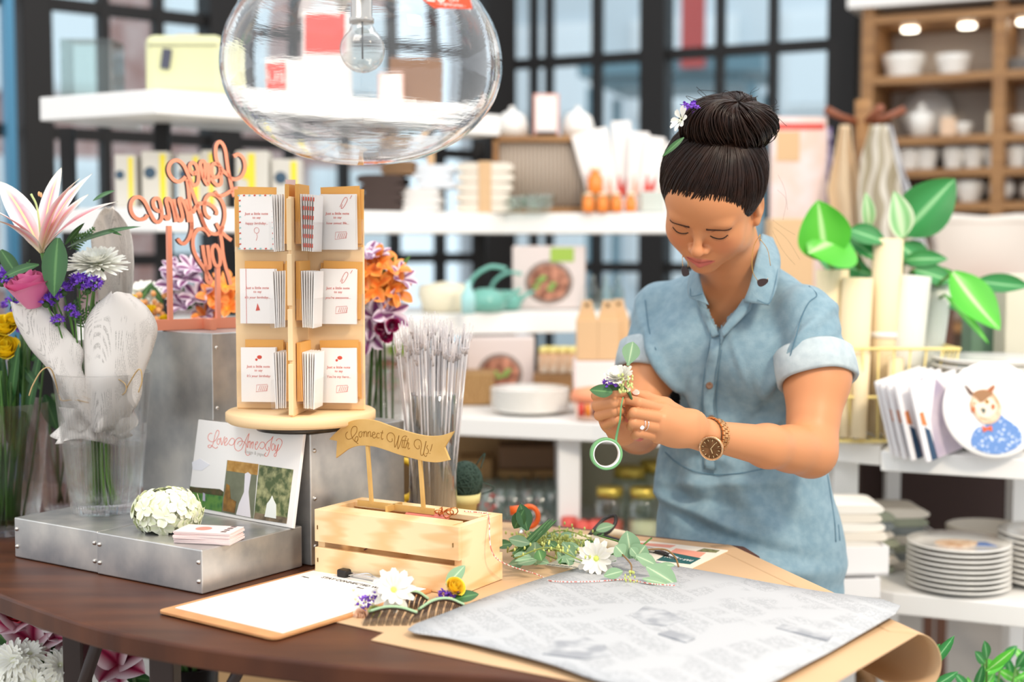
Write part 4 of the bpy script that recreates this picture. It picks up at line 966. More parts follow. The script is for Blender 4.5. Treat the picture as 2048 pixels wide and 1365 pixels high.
ph = bpoly('dress_photo', [(443, 1025), (507, 1038), (516, 929), (455, 921)], mat('wardrobe_grey', '#7d8068', .5, col2='#686a54', nscale=30))
bpoly('gold_wall', [(454, 942), (515, 951), (517, 929), (456, 921)], mat('gold_wallp', '#c69a55', .5, col2='#a5762f', nscale=70), .0009, ph)
bpoly('gold_chair', [(447, 1022), (470, 1027), (473, 1004), (462, 998), (460, 972), (454, 968), (448, 1000)], mat('gold_chair_ink', '#a5762f', .5, col2='#6b4a1c', nscale=60), .0011, ph)
bpoly('wedding_dress', [(473, 1030), (502, 1036), (500, 1012), (498, 985), (503, 950), (497, 945), (491, 948), (489, 985), (479, 1008)], mat('dress_ink', '#e9e3e8', .5), .0012, ph)
ph = bpoly('garden_photo', [(508, 1038), (573, 1048), (587, 940), (519, 930)], mat('foliage_ink', '#4c5a34', .5, col2='#a9a878', nscale=75, ramp=(.4, .65)))
bpoly('white_table', [(530, 1034), (553, 1038), (553, 1010), (548, 1000), (545, 992), (541, 1000), (535, 1008)], mat('cloth_ink', '#f0f2ec', .5), .0012, ph)
bpoly('ground', [(508, 1038), (573, 1048), (575, 1036), (511, 1026)], mat('soil_ink', '#8d7a62', .5, col2='#55493a', nscale=60), .0009, ph)
CRL = mat('coral_ink', '#e8705c', .5)
def strokes(lst, ox, oy, s, fn):
    return [spline([Vector(fn(ox+x/s, oy+y/s)+(0,)) for x, y in st], 5) for st in lst]
LAJ = [[(230, 210), (190, 200), (145, 240), (130, 310), (160, 370), (230, 400), (300, 370), (360, 280), (390, 190), (375, 135), (340, 140), (300, 230), (270, 370), (235, 480), (190, 530), (150, 535), (130, 500), (165, 475), (215, 490), (270, 535), (320, 550), (360, 520)],
 [(375, 330), (345, 380), (345, 440), (375, 465), (405, 420), (410, 350), (380, 325), (415, 335), (440, 320)], [(425, 300), (440, 400), (450, 475), (490, 380), (515, 290), (525, 285)],
 [(520, 440), (560, 390), (580, 340), (560, 310), (530, 350), (515, 430), (530, 485), (570, 470), (620, 400), (670, 330), (715, 320), (750, 360), (740, 430), (700, 475), (650, 475), (620, 440)],
 [(820, 460), (840, 410), (900, 385), (960, 395), (1010, 440), (1020, 520), (1005, 620), (1020, 690), (1060, 720), (1100, 700), (1105, 670)],
 [(870, 500), (920, 450), (935, 380), (900, 320), (850, 310), (790, 350), (755, 430), (755, 540), (800, 600), (850, 615), (920, 570), (960, 480), (1010, 370), (1060, 260), (1095, 205)], [(1095, 205), (1070, 330), (1045, 450), (1050, 540)],
 [(1085, 380), (1070, 470), (1060, 540)], [(1075, 440), (1110, 385), (1120, 420), (1100, 550)], [(1150, 400), (1130, 550)], [(1140, 470), (1180, 400), (1190, 430), (1175, 560)],
 [(1240, 480), (1290, 430), (1290, 400), (1260, 410), (1235, 480), (1240, 560), (1270, 580), (1310, 520), (1350, 440), (1400, 405), (1450, 430), (1460, 490), (1420, 555), (1380, 565), (1340, 530)],
 [(1550, 520), (1550, 580), (1520, 605), (1480, 560), (1480, 480), (1530, 400), (1600, 350), (1655, 275)], [(1655, 275), (1620, 380), (1590, 520), (1560, 640), (1520, 730), (1475, 740), (1455, 700), (1490, 655)],
 [(1640, 450), (1615, 540), (1635, 605), (1670, 580), (1690, 500), (1670, 450), (1640, 450)], [(1715, 470), (1700, 580), (1715, 620), (1745, 570), (1775, 460)],
 [(1785, 460), (1750, 600), (1720, 730), (1690, 745), (1680, 705), (1720, 650), (1800, 570), (1860, 450), (1855, 370), (1800, 330), (1750, 345), (1730, 385)]]
mb = MB()
for st in strokes(LAJ, 405, 850, 11.70, bq): mb.ribbon(st, .00065, .0005, M=BKM)
mb.build('script_title', CRL, pbk)
p0 = bq(510, 907); text('design & paper', .008, BKM @ T((p0[0], p0[1], .0003)) @ RZ(-.03), mat('pale_grey_ink', '#d4cfca', .6), pbk, 'small_lettering')

# -- business cards
q = PZ(402, 1090, LZ); BCM = axes(q, (E1*.9+E2*.35), (-E1*.35+E2*.9))
for k in range(12):
    mb = MB(); j = Matrix.Rotation(uni(-.02, .02) if k not in (5, 6) else .06, 4, 'Z') @ T((uni(-.001, .001), .028+uni(-.001, .001), .0006+.0015*k))
    mb.box((0, 0, 0), (.088, .052, .0013)); o = mb.build('business_card', mat('blush_edge_card', '#f2dcd8', .6)); o.matrix_world = BCM @ j
    tag(o, 'blush edged business card in the stack beside the hydrangea' if k < 11 else 'topmost business card with a coral circle and four small icons', 'card', 'business card stack' if k < 11 else None)
mb = MB(); mb.prism([(-.008+.012*math.cos(a_*PI/12), .012*math.sin(a_*PI/12)) for a_ in range(24)], .0007, .0011); mb.build('coral_circle', mat('coral_dot', '#ef8f80', .6), o)
mb = MB()
for i in range(4): mb = MB(); mb.prism([(.026, -.019+.012*i), (.034, -.019+.012*i), (.034, -.012+.012*i), (.026, -.012+.012*i)], .0007, .001); mb.build('icon', mat('icon_ink', '#6b5a58', .6), o)

# -- hydrangea bloom
hc = PZ(335, 1062, LZ)+Vector((0, 0, .026))
hy = thing('hydrangea', 'pale green hydrangea bloom lying on the low riser', 'flower', (hc.x, hc.y, LZ))
HP = uv_mat('hydrangea_petal', '#fafbe2', '#eff5cc', rough=.6, sss=.2)
mb = MB()
for i in range(95):
    f = (i+.5)/95; th_ = math.acos(1-1.55*f); ph_ = i*2.39996
    d = Vector((math.sin(th_)*math.cos(ph_), math.sin(th_)*math.sin(ph_), math.cos(th_))); jr = uni(.86, 1.12); c = hc+Vector((d.x*.047*jr, d.y*.040*jr, d.z*.030*jr+.003))
    M = along(c, d); a0 = uni(0, 6)
    for k in range(4):
        a_ = a0+k*PI/2; dd_ = M.to_3x3() @ Vector((math.cos(a_), math.sin(a_), .15)); mb.petal(c, dd_, d, .0175, .0165, uni(.1, .5), .15, 2, 4, tip=.5, widest=.6)
mb.build('florets', HP, hy)
mb = MB(); mb.ell(hc, (.04, .034, .02)); mb.tube([hc+Vector((.01, -.01, -.01)), hc+Vector((.035, -.02, -.022))], .003); mb.build('stem', GREEN, hy)
# ================================================================ crate, signs, rack, pendant
K0 = PZ(630, 1151, TZ); K1 = PZ(918, 1196, TZ); k1 = (K1-K0).normalized(); kw = (K1-K0).length; KM = axes(K0+Vector((0, 0, .0022)), k1, (-k1.y, k1.x, 0)); kd = .118; kh = .099
cr = thing('pine_crate', 'small slatted pine crate carrying the gold banner sign', 'crate', tuple(K0+Vector((0, 0, .002))))
th_ = .008
for y in (0, kd-th_):
    for z0_, z1_ in ((0, .041), (.050, kh)):
        mb = MB(); mb.box((kw/2, y+th_/2, (z0_+z1_)/2), (kw, th_, z1_-z0_), M=KM); mb.build('slat', PINE, cr, bevel=.0008)
for x in (0, kw-.013):
    mb = MB(); mb.box((x+.0065, kd/2, kh/2), (.013, kd-2*th_, kh), M=KM); mb.build('end_board', PINE, cr, bevel=.0008)
for y, w_ in ((.0235, .031), (kd-.0225, .029)):
    mb = MB(); mb.box((kw/2-.003, y, kh-.004), (kw-.03, w_, .008), M=KM); mb.build('top_slat', PINE, cr, bevel=.0008)
mb = MB(); mb.box((kw/2, kd/2, .004), (kw-.03, kd-.02, .006), M=KM); mb.build('bottom_board', PINE, cr)
for x in (.006, kw-.010):
    for z_ in (.022, .072): mb = MB(); mb.box((x, -.0003, z_), (.0014, .0014, .006), M=KM); mb.build('staple', mat('staple', '#8d6f3f', .4, metal=.8), cr)
mb = MB()
for i in range(40):
    x = .055+.125*i/39; mb.tube([KM @ Vector((x+uni(-.004, .004), uni(.02, .07), .045+uni(-.004, .006))), KM @ Vector((x+uni(-.01, .01), uni(.03, .09), .055+uni(-.004, .006)))], .0012, 5)
o = mb.build('shredded_tissue', mat('dusty_pink_shred', '#8a5a52', .8)); tag(o, 'dusty pink shredded paper filling the pine crate', 'packing', kind='stuff')
KT = TZ+.0022+kh
CT = KM @ Vector((kw*.72, kd*.52, kh+.001))
# ribbon and gold scraps in the top opening
rbn = MB(); rbn.box((kw*.63, kd*.52, kh-.004), (.07, .018, .006), M=KM); tag(rbn.build('coral_ribbon', mat('coral_ribbon', '#ea8373', .6), bevel=.002), 'folded coral ribbon tucked in the top of the crate', 'ribbon')
gs = MB()
for i in range(7):
    c = KM @ Vector((kw*.76+uni(-.014, .014), kd*.52+uni(-.008, .008), kh+.004+uni(0, .006))); M_ = T(c) @ Euler((uni(0, 3), uni(0, 3), 0)).to_matrix().to_4x4()
    gs.tube([M_ @ Vector((.006*math.cos(a_*PI/4), .006*math.sin(a_*PI/4), 0)) for a_ in range(8)], .0009, 5, closed=True)
tag(gs.build('copper_rings', mat('copper', '#d88a52', .25, metal=1)), 'tangle of copper wire rings on top of the crate', 'wire rings', kind='stuff')
# red and white twine
RW = mat('bakers_twine', '#f2e6e0', .7, col2='#d97a70', kind='wave', nscale=60, detail=0, ramp=(.5, .6))
tw = spline([KM @ Vector((kw*.80, kd*.8, kh+.002)), KM @ Vector((kw*.93, kd*.78, kh+.003)), KM @ Vector((kw+.001, kd*.66, kh+.001)), KM @ Vector((kw+.016, kd*.6, kh*.45)), PZ(1075, 1150, TZ+.006), PZ(1105, 1163, TZ+.0125), PZ(1180, 1164, TZ+.0135), PZ(1250, 1160, TZ+.0135), PZ(1300, 1168, TZ+.0135), PZ(1350, 1172, TZ+.0135)], 8)
mb = MB(); mb.tube(tw, .0009, 5); tag(mb.build('bakers_twine', RW), 'red and white twine trailing from the crate across the newspaper', 'twine')

# gold banner sign
GP = mat('gold_paint', '#dcb26c', .42, metal=.2, col2='#d2a65e', nscale=30)
so = PZ(792, 1022, KT); sn = Vector((-.515, -.857, 0)); SM = axes(so, k1, (0, 0, 1)); sn = SM.to_3x3().col[2]
def sq(px, py): p = SM.inverted() @ PP(px, py, so, sn); return (p.x, p.y)
def s3(x, y): return sq(650+x/7.585, 830+y/7.585)
sg = thing('banner_sign', "gold wooden banner sign engraved Connect With Us! standing on the crate", 'sign', tuple(so))
out = [s3(*a_) for a_ in ((60, 375), (150, 280), (300, 150), (430, 85), (600, 68), (780, 95), (1000, 175), (1230, 250), (1420, 300), (1600, 325), (1780, 310), (1955, 250), (1810, 495), (1890, 690), (1700, 725), (1500, 705), (1330, 665), (1100, 600), (900, 530), (740, 485), (600, 470), (470, 480), (350, 525), (260, 590), (165, 660), (180, 400))]
def sm_(pts, keep):   # smooth outline, sharp at indices in keep
    res = []; n = len(pts); ks = sorted(keep)
    for a_, b_ in zip(ks, ks[1:]+[ks[0]+n]):
        seg = [Vector(pts[i % n]+(0,)) for i in range(a_, b_+1)]
        res += [(p.x, p.y) for p in (spline(seg, 4) if len(seg) > 2 else seg)][:-1]
    return res
MB().prism(sm_(out, [0, 11, 12, 13, 24, 25]), -.004, 0, M=SM).build('banner', GP, sg, bevel=.0005)
CW = [[(345, 260), (318, 290), (320, 340), (350, 372), (400, 360), (440, 320), (480, 260), (485, 200), (460, 175), (420, 190), (398, 250), (405, 320), (440, 390), (505, 442)], [(505, 375), (480, 410), (455, 390), (465, 345), (490, 330), (502, 360), (490, 400)],
 [(560, 255), (525, 265), (515, 310), (535, 342), (558, 320), (562, 275), (590, 262)], [(594, 250), (590, 335)], [(592, 290), (612, 255), (630, 265), (630, 335)], [(652, 260), (650, 335)], [(652, 290), (672, 258), (692, 265), (690, 330), (712, 320)],
 [(720, 310), (760, 290), (745, 262), (722, 280), (722, 330), (745, 355), (778, 332)], [(828, 290), (800, 280), (785, 310), (795, 350), (825, 350)], [(875, 240), (855, 330), (865, 375), (882, 360)], [(842, 272), (885, 275)],
 [(1020, 360), (1020, 400), (980, 410), (945, 370), (945, 310), (980, 275), (1030, 285), (1060, 340), (1055, 420), (1060, 495), (1090, 430), (1125, 315)], [(1125, 315), (1105, 430), (1108, 520), (1140, 450), (1165, 370), (1185, 335), (1220, 322), (1245, 335)],
 [(1185, 385), (1167, 470), (1182, 500), (1195, 490)], [(1225, 345), (1198, 470), (1212, 505), (1222, 495)], [(1170, 385), (1240, 395)], [(1265, 360), (1225, 498)], [(1235, 460), (1262, 425), (1272, 440), (1258, 500), (1270, 522), (1287, 505)],
 [(1430, 465), (1430, 510), (1395, 515), (1355, 460), (1365, 395), (1410, 375), (1450, 400), (1465, 470), (1450, 560), (1460, 615), (1490, 600), (1515, 500), (1535, 400)], [(1535, 400), (1510, 520), (1500, 595), (1528, 635), (1547, 612)],
 [(1558, 462), (1545, 500), (1570, 540), (1560, 588), (1530, 590)], [(1628, 448), (1600, 555)], [(1594, 580), (1590, 592)]]
EG = mat('engraved_gold', '#8f6420', .6)
mb = MB()
for st in strokes(CW, 650, 830, 7.585, sq): mb.ribbon(st, .0009, .0004, M=SM)
mb.build('engraved_lettering', EG, sg)
for (xa, ya), (xb, yb) in (((733, 893), (741, 1004)), ((838, 918), (845, 1014))):
    a_ = sq(xa, ya); b_ = sq(xb, yb); mb = MB(); d = Vector((b_[0]-a_[0], b_[1]-a_[1])); n_ = Vector((-d.y, d.x)).normalized()*.0028
    mb.prism([(a_[0]-n_.x, a_[1]), (a_[0]+n_.x, a_[1]), (b_[0]+n_.x, .004), (b_[0]-n_.x, .004)], -.005, -.0008, M=SM); mb.build('post', GP, sg)
a_ = sq(714, 1010); b_ = sq(866, 1030)
mb = MB(); mb.box(((a_[0]+b_[0])/2, .0045, -.003), (b_[0]-a_[0], .009, .004), M=SM); mb.build('base_bar', GP, sg)
mb = MB(); mb.box((-.006, .0045, -.003), (.004, .009, .038), M=SM); mb.build('base_bar', GP, sg)

# coral lettering sign (seen from behind, so mirrored)
lo = P(391, 655, 2.40); lo.z = TZ2; ld = Vector((.82, .57, 0)).normalized(); LM = axes(lo, ld, (0, 0, 1)); ln = LM.to_3x3().col[2]
def lq(px, py): p = LM.inverted() @ PP(px, py, lo, ln); return (p.x, p.y)
CO = mat('coral_ply', '#f09878', .5); COE = mat('dark_brown_edge', '#5a3a34', .7)  # stroke bodies are dark brown, coral only on the face
ls = thing('lettering_sign', 'coral script lettering sign seen in mirror image on the tallest riser', 'sign', tuple(lo))
L1 = [[(1630, 250), (1700, 222), (1765, 265), (1800, 350), (1800, 450), (1755, 550), (1680, 595), (1600, 590), (1540, 530), (1470, 470), (1420, 400), (1375, 310), (1358, 190), (1370, 80), (1420, 30), (1475, 80), (1510, 180), (1530, 330), (1555, 500), (1585, 640), (1608, 745)],
 [(1775, 825), (1765, 765), (1700, 735), (1620, 760), (1530, 815), (1450, 850), (1385, 840), (1350, 785)], [(1605, 770), (1640, 860)],
 [(1400, 380), (1345, 360), (1305, 400), (1300, 490), (1325, 560), (1385, 565), (1425, 500), (1425, 420), (1400, 370)], [(1290, 570), (1330, 640), (1390, 690), (1440, 660), (1440, 560), (1438, 460)],
 [(1250, 350), (1250, 500), (1245, 680), (1185, 600), (1150, 480), (1125, 380), (1150, 325), (1190, 340), (1200, 430), (1185, 590)],
 [(1035, 530), (980, 470), (965, 395), (1000, 350), (1050, 365), (1085, 450), (1100, 570), (1085, 660), (1030, 690), (980, 620), (940, 520), (885, 400), (820, 330), (750, 312), (680, 350), (645, 440), (665, 530), (730, 610), (800, 635), (870, 600), (905, 560)], [(1035, 530), (1070, 480)],
 [(925, 600), (945, 720), (960, 880), (980, 1060), (1000, 1250), (1000, 1370)], [(945, 620), (1005, 780), (1065, 950), (1130, 1130), (1205, 1330)],
 [(330, 1140), (290, 1190), (210, 1210), (130, 1170), (80, 1080), (75, 970), (120, 890), (200, 870), (270, 920), (325, 1010), (375, 1120), (430, 1220), (490, 1250), (540, 1200), (545, 1110), (530, 1000), (500, 905), (450, 890), (412, 940), (430, 1030), (490, 1080), (535, 1080)],
 [(590, 1150), (620, 1200), (655, 1180), (640, 1050), (612, 930), (640, 890), (690, 950), (730, 1080), (760, 1250)], [(725, 900), (745, 1050), (790, 1190), (830, 1230), (860, 1180), (840, 1060), (805, 930), (830, 890), (880, 960), (930, 1100), (955, 1250)], [(915, 900), (965, 1080)],
 [(1020, 1110), (1060, 1020), (1140, 965), (1230, 965), (1320, 1015), (1375, 1090), (1365, 1140)], [(1285, 1190), (1225, 1150), (1192, 1060), (1192, 950), (1225, 865), (1290, 825), (1380, 850), (1450, 930), (1495, 1060), (1495, 1200), (1455, 1330), (1400, 1420)]]
L2 = [[(330, 480), (335, 540), (325, 620), (290, 710), (235, 765), (185, 745), (155, 700)], [(445, 370), (500, 520), (560, 610), (640, 640), (700, 615), (745, 540)],
 [(655, 500), (690, 570), (740, 630), (805, 690), (850, 720)], [(705, 630), (725, 750), (740, 900), (770, 1050), (815, 1200), (840, 1300)],
 [(570, 665), (525, 600), (460, 572), (395, 600), (355, 690), (352, 800), (380, 900), (435, 1000), (500, 1090), (555, 1180), (590, 1240), (568, 1275), (530, 1240), (525, 1150), (515, 1030), (490, 900), (475, 785)], [(540, 785), (553, 900), (572, 1050), (555, 1080), (520, 1050)],
 [(655, 780), (605, 815), (603, 920), (640, 1040), (690, 1050), (705, 980), (690, 860), (650, 780)]]
mb = MB(); me_ = MB()
for l_, ox, oy, s in ((L1, 250, 280, 7.584), (L2, 330, 370, 6.5)):
    for st in strokes(l_, ox, oy, s, lq): mb.ribbon(st, .0062, .0008, M=LM @ T((0, 0, .0044))); me_.ribbon(st, .006, .0085, M=LM @ T((0, 0, -.0042)))
me_.build('lettering', COE, ls); mb.build('coral_face', CO, ls)
for (xa, ya), (xb, yb) in (((334, 452), (344, 640)), ((433, 535), (438, 640))):
    a_ = sq(0, 0); a_ = lq(xa, ya); b_ = lq(xb, yb); mb = MB(); mb.box(((a_[0]+b_[0])/2, (a_[1]+.004)/2, 0), (.0075, a_[1]-.004, .009), M=LM); mb.build('post', CO, ls)
a_ = lq(302, 650); b_ = lq(490, 650)
mb = MB(); mb.box(((a_[0]+b_[0])/2, .009, 0), (b_[0]-a_[0], .018, .010), M=LM); mb.build('base', CO, ls)
mb = MB(); mb.box(((a_[0]+b_[0])/2+.01, .009, 0), (.01, .018, .08), M=LM); mb.build('base', CO, ls)

# ---------------------------------------------------------------- rotating card rack
rc0 = Vector((-.335, 2.21, MZ)); rt = thing('card_rack', 'birch plywood rotating greeting card rack on a round turntable', 'rack', tuple(rc0))
RM = T(rc0) @ RZ(R(-6))
mb = MB(); mb.cyl((0, 0, 0), .07, .012, 40, M=RM); mb.build('swivel_bearing', mat('dark_bearing', '#4a4642', .3, metal=.8), rt)
mb = MB(); mb.lathe([(.112, .012), (.118, .016), (.118, .028), (.114, .031), (.001, .031)], 56, M=RM); mb.build('turntable', BIRCH, rt)
hz_ = .031; H_ = .333
mb = MB(); mb.box((0, 0, hz_+H_/2), (.208, .006, H_), M=RM); mb.build('panel', BIRCH, rt, bevel=.002)
for s in (-1, 1):
    mb = MB(); mb.box((.012, s*.052, hz_+H_/2), (.006, .098, H_), M=RM); mb.build('panel', BIRCH, rt, bevel=.002)
for k in range(4):
    mb = MB(); mb.box((.012, -.1035, hz_+.042+.083*k), (.0075, .005, .078), M=RM); mb.build('edge_strip', mat('pale_birch', '#f3d2a4', .5), rt, bevel=.001)
ACR = clear_mat('acrylic', '#ffffff', .035, .02)
ENV = mat('kraft_envelope', '#e2a657', .6); GC = mat('greeting_card_paper', '#f7f2ee', .55); RI = mat('card_red_ink', '#d5503f', .6); TL = mat('card_teal_ink', '#9fcac6', .6)
zr = [.262, .146, .022]      # heights of the three rows
def pocket(M, w=.078, d=.018, h=.05):
    mb = MB(); mb.box((0, -d, h/2), (w, .0015, h), M=M); mb.box((0, -d/2, .0008), (w, d, .0015), M=M)
    for s in (-1, 1): mb.box((s*w/2, -d/2, h*.6), (.0015, d, h*.8), M=M)
    mb.build('pocket', ACR, rt)
WHERE = ('top', 'middle', 'bottom')
lines = [['happy birthday...', "it's your birthday...", "It's your birthday"], ['how sweet life...', "you're awesome...", "You're my hero..."]]
for r_, zz in enumerate(zr):
    for s in (0, 1):
        x = (-.060, .066)[s]; M = RM @ T((x, -.0035, hz_+zz-.012)); pocket(M)
        side = ('left', 'right')[s]; cw_, chh = .056, .086
        # envelopes then cards
        for e in range(2):
            dx = uni(-.004, .004)-(.010 if (s == 0 and r_ == 0) else (-.008 if s == 0 and r_ == 1 else -.003))
            mb = MB(); mb.box((dx, -.003-.0022*e, chh/2+.010+.003*e), (.062, .0016, chh+.004), M=M @ RY(uni(-.04, .04))); o = mb.build('envelope', ENV)
            tag(o, 'kraft envelope behind the cards in the %s %s pocket of the rack' % (WHERE[r_], side), 'envelope', 'envelopes in the %s %s pocket' % (WHERE[r_], side))
        for c in range(4):
            jx = uni(-.003, .003) if c < 3 else 0
            mb = MB(); Mc_ = M @ T((jx-(.003 if s == 0 else 0), -.0085-.0021*c, .003)) @ RY(uni(-.02, .02) if c < 3 else 0)
            mb.box((0, 0, chh/2), (cw_, .0013, chh), M=Mc_); o = mb.build('greeting_card', GC)
            tag(o, 'white note card standing in the %s %s pocket of the rack' % (WHERE[r_], side) if c < 3 else 'front card with red handwriting in the %s %s pocket of the rack' % (WHERE[r_], side), 'card', 'note cards in the %s %s pocket' % (WHERE[r_], side) if c < 3 else None)
        Mt = Mc_ @ T((0, -.0009, 0)) @ RX(PI/2)
        text('Just a little note', .0058, Mt @ T((0, .056, 0)), RI, o, 'handwriting', .0001, shear=.1); text('to say', .0054, Mt @ T((0, .050, 0)), RI, o, 'handwriting', .0001, shear=.1)
        text(lines[s][r_], .0055, Mt @ T((0, .041, 0)), RI, o, 'handwriting', .0001, shear=.2)
        mb = MB()
        if s == 1 and r_ < 2: mb.ribbon(spline([(.004, .066, 0), (.010, .078, 0), (.014, .081, 0), (.016, .077, 0), (.010, .066, 0), (.006, .064, 0), (.008, .07, 0)], 4), .0006, .0002, M=Mt); mb.ribbon([(.020, .079), (.023, .084)], .0006, .0002, M=Mt)
        if r_ == 2: mb.ell((.002, .071, 0), (.004, .003, .0003), M=Mt); mb.ell((-.003, .067, 0), (.002, .002, .0003), M=Mt)
        if r_ == 0 and s == 0: mb.ribbon([(.004*math.cos(q_), .030+.0045*math.sin(q_)) for q_ in [i*PI/8 for i in range(16)]], .0005, .0002, M=Mt, closed=True); mb.ribbon([(0, .0255), (.001, .02), (-.001, .014)], .0005, .0002, M=Mt)
        elif r_ == 1 and s == 0: mb.prism([(-.003, .02), (.004, .021), (.0, .032)], 0, .0002, M=Mt)
        else:
            for q_ in range(5): mb.ribbon([(-.006+.003*q_+.006, .018), (.003+.003*q_, .026)], .0005, .0002, M=Mt)
            mb.ribbon([(-.004, .016), (.014, .018), (.014, .028), (-.003, .027)], .0005, .0002, M=Mt, closed=True)
        mb.build('red_drawing', RI, o)
        if r_ == 0 and s == 0:
            mr = MB(); mt_ = MB(); per = []
            for i in range(7): per += [(-.028+.0085*i, .0015), (-.028+.0085*i, .0845)]
            for i in range(1, 10): per += [(-.0265, .0085*i), (.0265, .0085*i)]
            for i, (a_, b_) in enumerate(per): (mr if (i//2) % 2 else mt_).prism([(a_-.001, b_-.0014), (a_+.002, b_-.0004), (a_+.001, b_+.0016), (a_-.002, b_+.0006)], 0, .0002, M=Mt)
            mr.build('red_dashes', RI, o); mt_.build('teal_dashes', TL, o)
        elif r_ == 1 and s == 0: MB().ribbon([(-.018, 0), (-.018, .086)], .0006, .0002, M=Mt).build('margin_line', RI, o)
    # pockets on the front wing, seen edge-on
    for s in (-1, 1):
        M = RM @ T((.012+s*.0035, -.055, hz_+zz-.012)) @ RZ(s*PI/2)
        pocket(M, .078, .030, .045)
        side = 'left' if s < 0 else 'right'
        for e in range(4):
            mb = MB(); mb.box((0, -.002-.0022*e, .045+.012), (.062, .0015, .090), M=M @ RX(-.0-.006*e)); o = mb.build('envelope', ENV)
            tag(o, 'kraft envelope seen edge-on on the %s side of the front wing, %s row' % (side, WHERE[r_]), 'envelope', 'edge-on envelopes %s %s' % (side, WHERE[r_]))
        for c in range(6):
            mb = MB(); mb.box((uni(-.002, .002), -.011-.0030*c, .044), (.056, .0014, .086), M=M @ RX(.012*c-.02)); o = mb.build('greeting_card', GC)
            tag(o, 'white note card seen edge-on on the %s side of the front wing, %s row' % (side, WHERE[r_]), 'card', 'edge-on cards %s %s' % (side, WHERE[r_]))
            if s > 0 and r_ == 0:
                mb = MB()
                for q_ in range(6): mb.box((-.0283, -.011-.0030*c, .01+.014*q_), (.0006, .0017, .006), M=M @ RX(.012*c-.02))
                mb.build('red_dashes', RI, o)
mb = MB(); mb.box((-.012, -.004, hz_+H_+.012), (.016, .001, .035), M=RM); tg = mb.build('price_slip', mat('pink_slip', '#d8b9b4', .6)); tag(tg, 'small pink price slip sticking up behind the rack top', 'slip')
text('1.5', .009, RM @ T((-.012, -.0052, hz_+H_+.014)) @ RX(PI/2) @ RZ(1.4), INK, tg)

# ---------------------------------------------------------------- clear cylinder with plastic picks
cy0 = Vector((-.1325, 2.33, TZ)); rv = .0402
vs_ = thing('cylinder_vase', 'tall clear glass cylinder holding a sheaf of clear plastic picks', 'vase', tuple(cy0))
GL = mat('vase_glass', '#ffffff', .0, trans=1, ior=1.45)
mb = MB(); mb.lathe([(rv, .001), (rv, .250), (rv-.0022, .252), (rv-.0022, .008), (.001, .007), (.001, .001)], 48, c=cy0); mb.build('glass', clear_mat('cylinder_glass', '#f3f6f5', .2, .01), vs_)
PK = clear_mat('clear_plastic', '#fdfbfc', .30, .12, body=.30, bodycol='#fffafa')
pick0 = None
for i in range(72):
    a_ = i*2.39996; f = math.sqrt((i+.5)/72); bx_, by_ = .028*f*math.cos(a_), .028*f*math.sin(a_)
    tx, ty = bx_*2.35+uni(-.006, .006), by_*2.1+uni(-.006, .006); L_ = .385-.03*f+uni(-.02, .02)
    b_ = cy0+Vector((bx_, by_, .010)); t_ = cy0+Vector((tx, ty, L_)); d = (t_-b_); Lr = d.length
    if pick0 is None:
        pick0 = bpy.data.objects.new('plastic_pick', None); COL.objects.link(pick0)
        mb = MB(); mb.tube([(0, 0, 0), (0, 0, .335)], .0016, 6); mb.build('stick', PK, pick0)
        mb = MB()
        for q_ in (-1, 0, 1): mb.tube([(0, 0, .333), (q_*.005, 0, .343), (q_*.006, 0, .372-.004*abs(q_))], [.0017, .0014, .0009], 5)
        mb.tube([(-.006, 0, .343), (.006, 0, .343)], .0014, 5); mb.build('prongs', PK, pick0)
        o = pick0
    else: o = dup(pick0)
    o.matrix_world = along(b_, d) @ RZ(uni(0, 6)) @ Matrix.Diagonal((1, 1, (L_-.05)/.335, 1))
    tag(o, 'clear plastic three-pronged pick in the sheaf standing in the glass cylinder', 'pick', 'clear plastic picks')

# twine ball in a pot, yellow ring, navy pouch behind the cylinder
tp = P(924, 490, 2.44); tp.z = TZ+.002
po = thing('clay_pot', 'small pale yellow clay pot behind the crate', 'pot', tuple(tp))
mb = MB(); mb.lathe([(.018, 0), (.026, .045), (.030, .045), (.032, .062), (.028, .062), (.025, .044), (.001, .040)], 32, c=tp); mb.build('pot', mat('pale_yellow_clay', '#eadf9c', .7), po)
tc_ = tp+Vector((.004, 0, .082)); ball = MB(); ball.ell(tc_, (.030, .030, .035), 20, 14)
for i in range(46):
    ax_ = Vector((uni(-1, 1), uni(-1, 1), uni(-1, 1))).normalized(); u_ = ax_.orthogonal().normalized(); w_ = ax_.cross(u_)
    ball.tube([tc_+Vector(((u_*math.cos(q_)+w_*math.sin(q_))*.031)[:]).dot(Vector((1, 0, 0)))*Vector((1, 0, 0))+Vector((0, ((u_*math.cos(q_)+w_*math.sin(q_))*.031).y, ((u_*math.cos(q_)+w_*math.sin(q_))*.036).z)) for q_ in [j*PI/12 for j in range(24)]], .0012, 5, closed=True)
ball.tube(spline([tc_+Vector((.02, 0, .03)), tc_+Vector((.035, 0, .05)), tc_+Vector((.028, -.01, .025))], 6), .0012, 5); ball.tube(spline([tc_+Vector((.03, 0, 0)), tc_+Vector((.052, 0, -.012)), tc_+Vector((.03, 0, -.022))], 6), .0012, 5)
tag(ball.build('twine_ball', mat('dark_green_twine', '#34493f', .8)), 'ball of dark green twine sitting in the yellow clay pot', 'twine')
yr = P(806, 960, 2.48); mb = MB(); mb.tube([yr+Vector((.026*math.cos(q_), 0, .034*math.sin(q_))) for q_ in [j*PI/14 for j in range(28)]], .0065, 10, closed=True); mb.tube([Vector((yr.x, yr.y, yr.z-.034)), Vector((yr.x+.002, yr.y, TZ+.01))], .006)
tag(mb.build('tape_dispenser', mat('yellow_plastic', '#f2c93a', .4)), 'yellow ring handle seen behind the glass cylinder', 'handle')
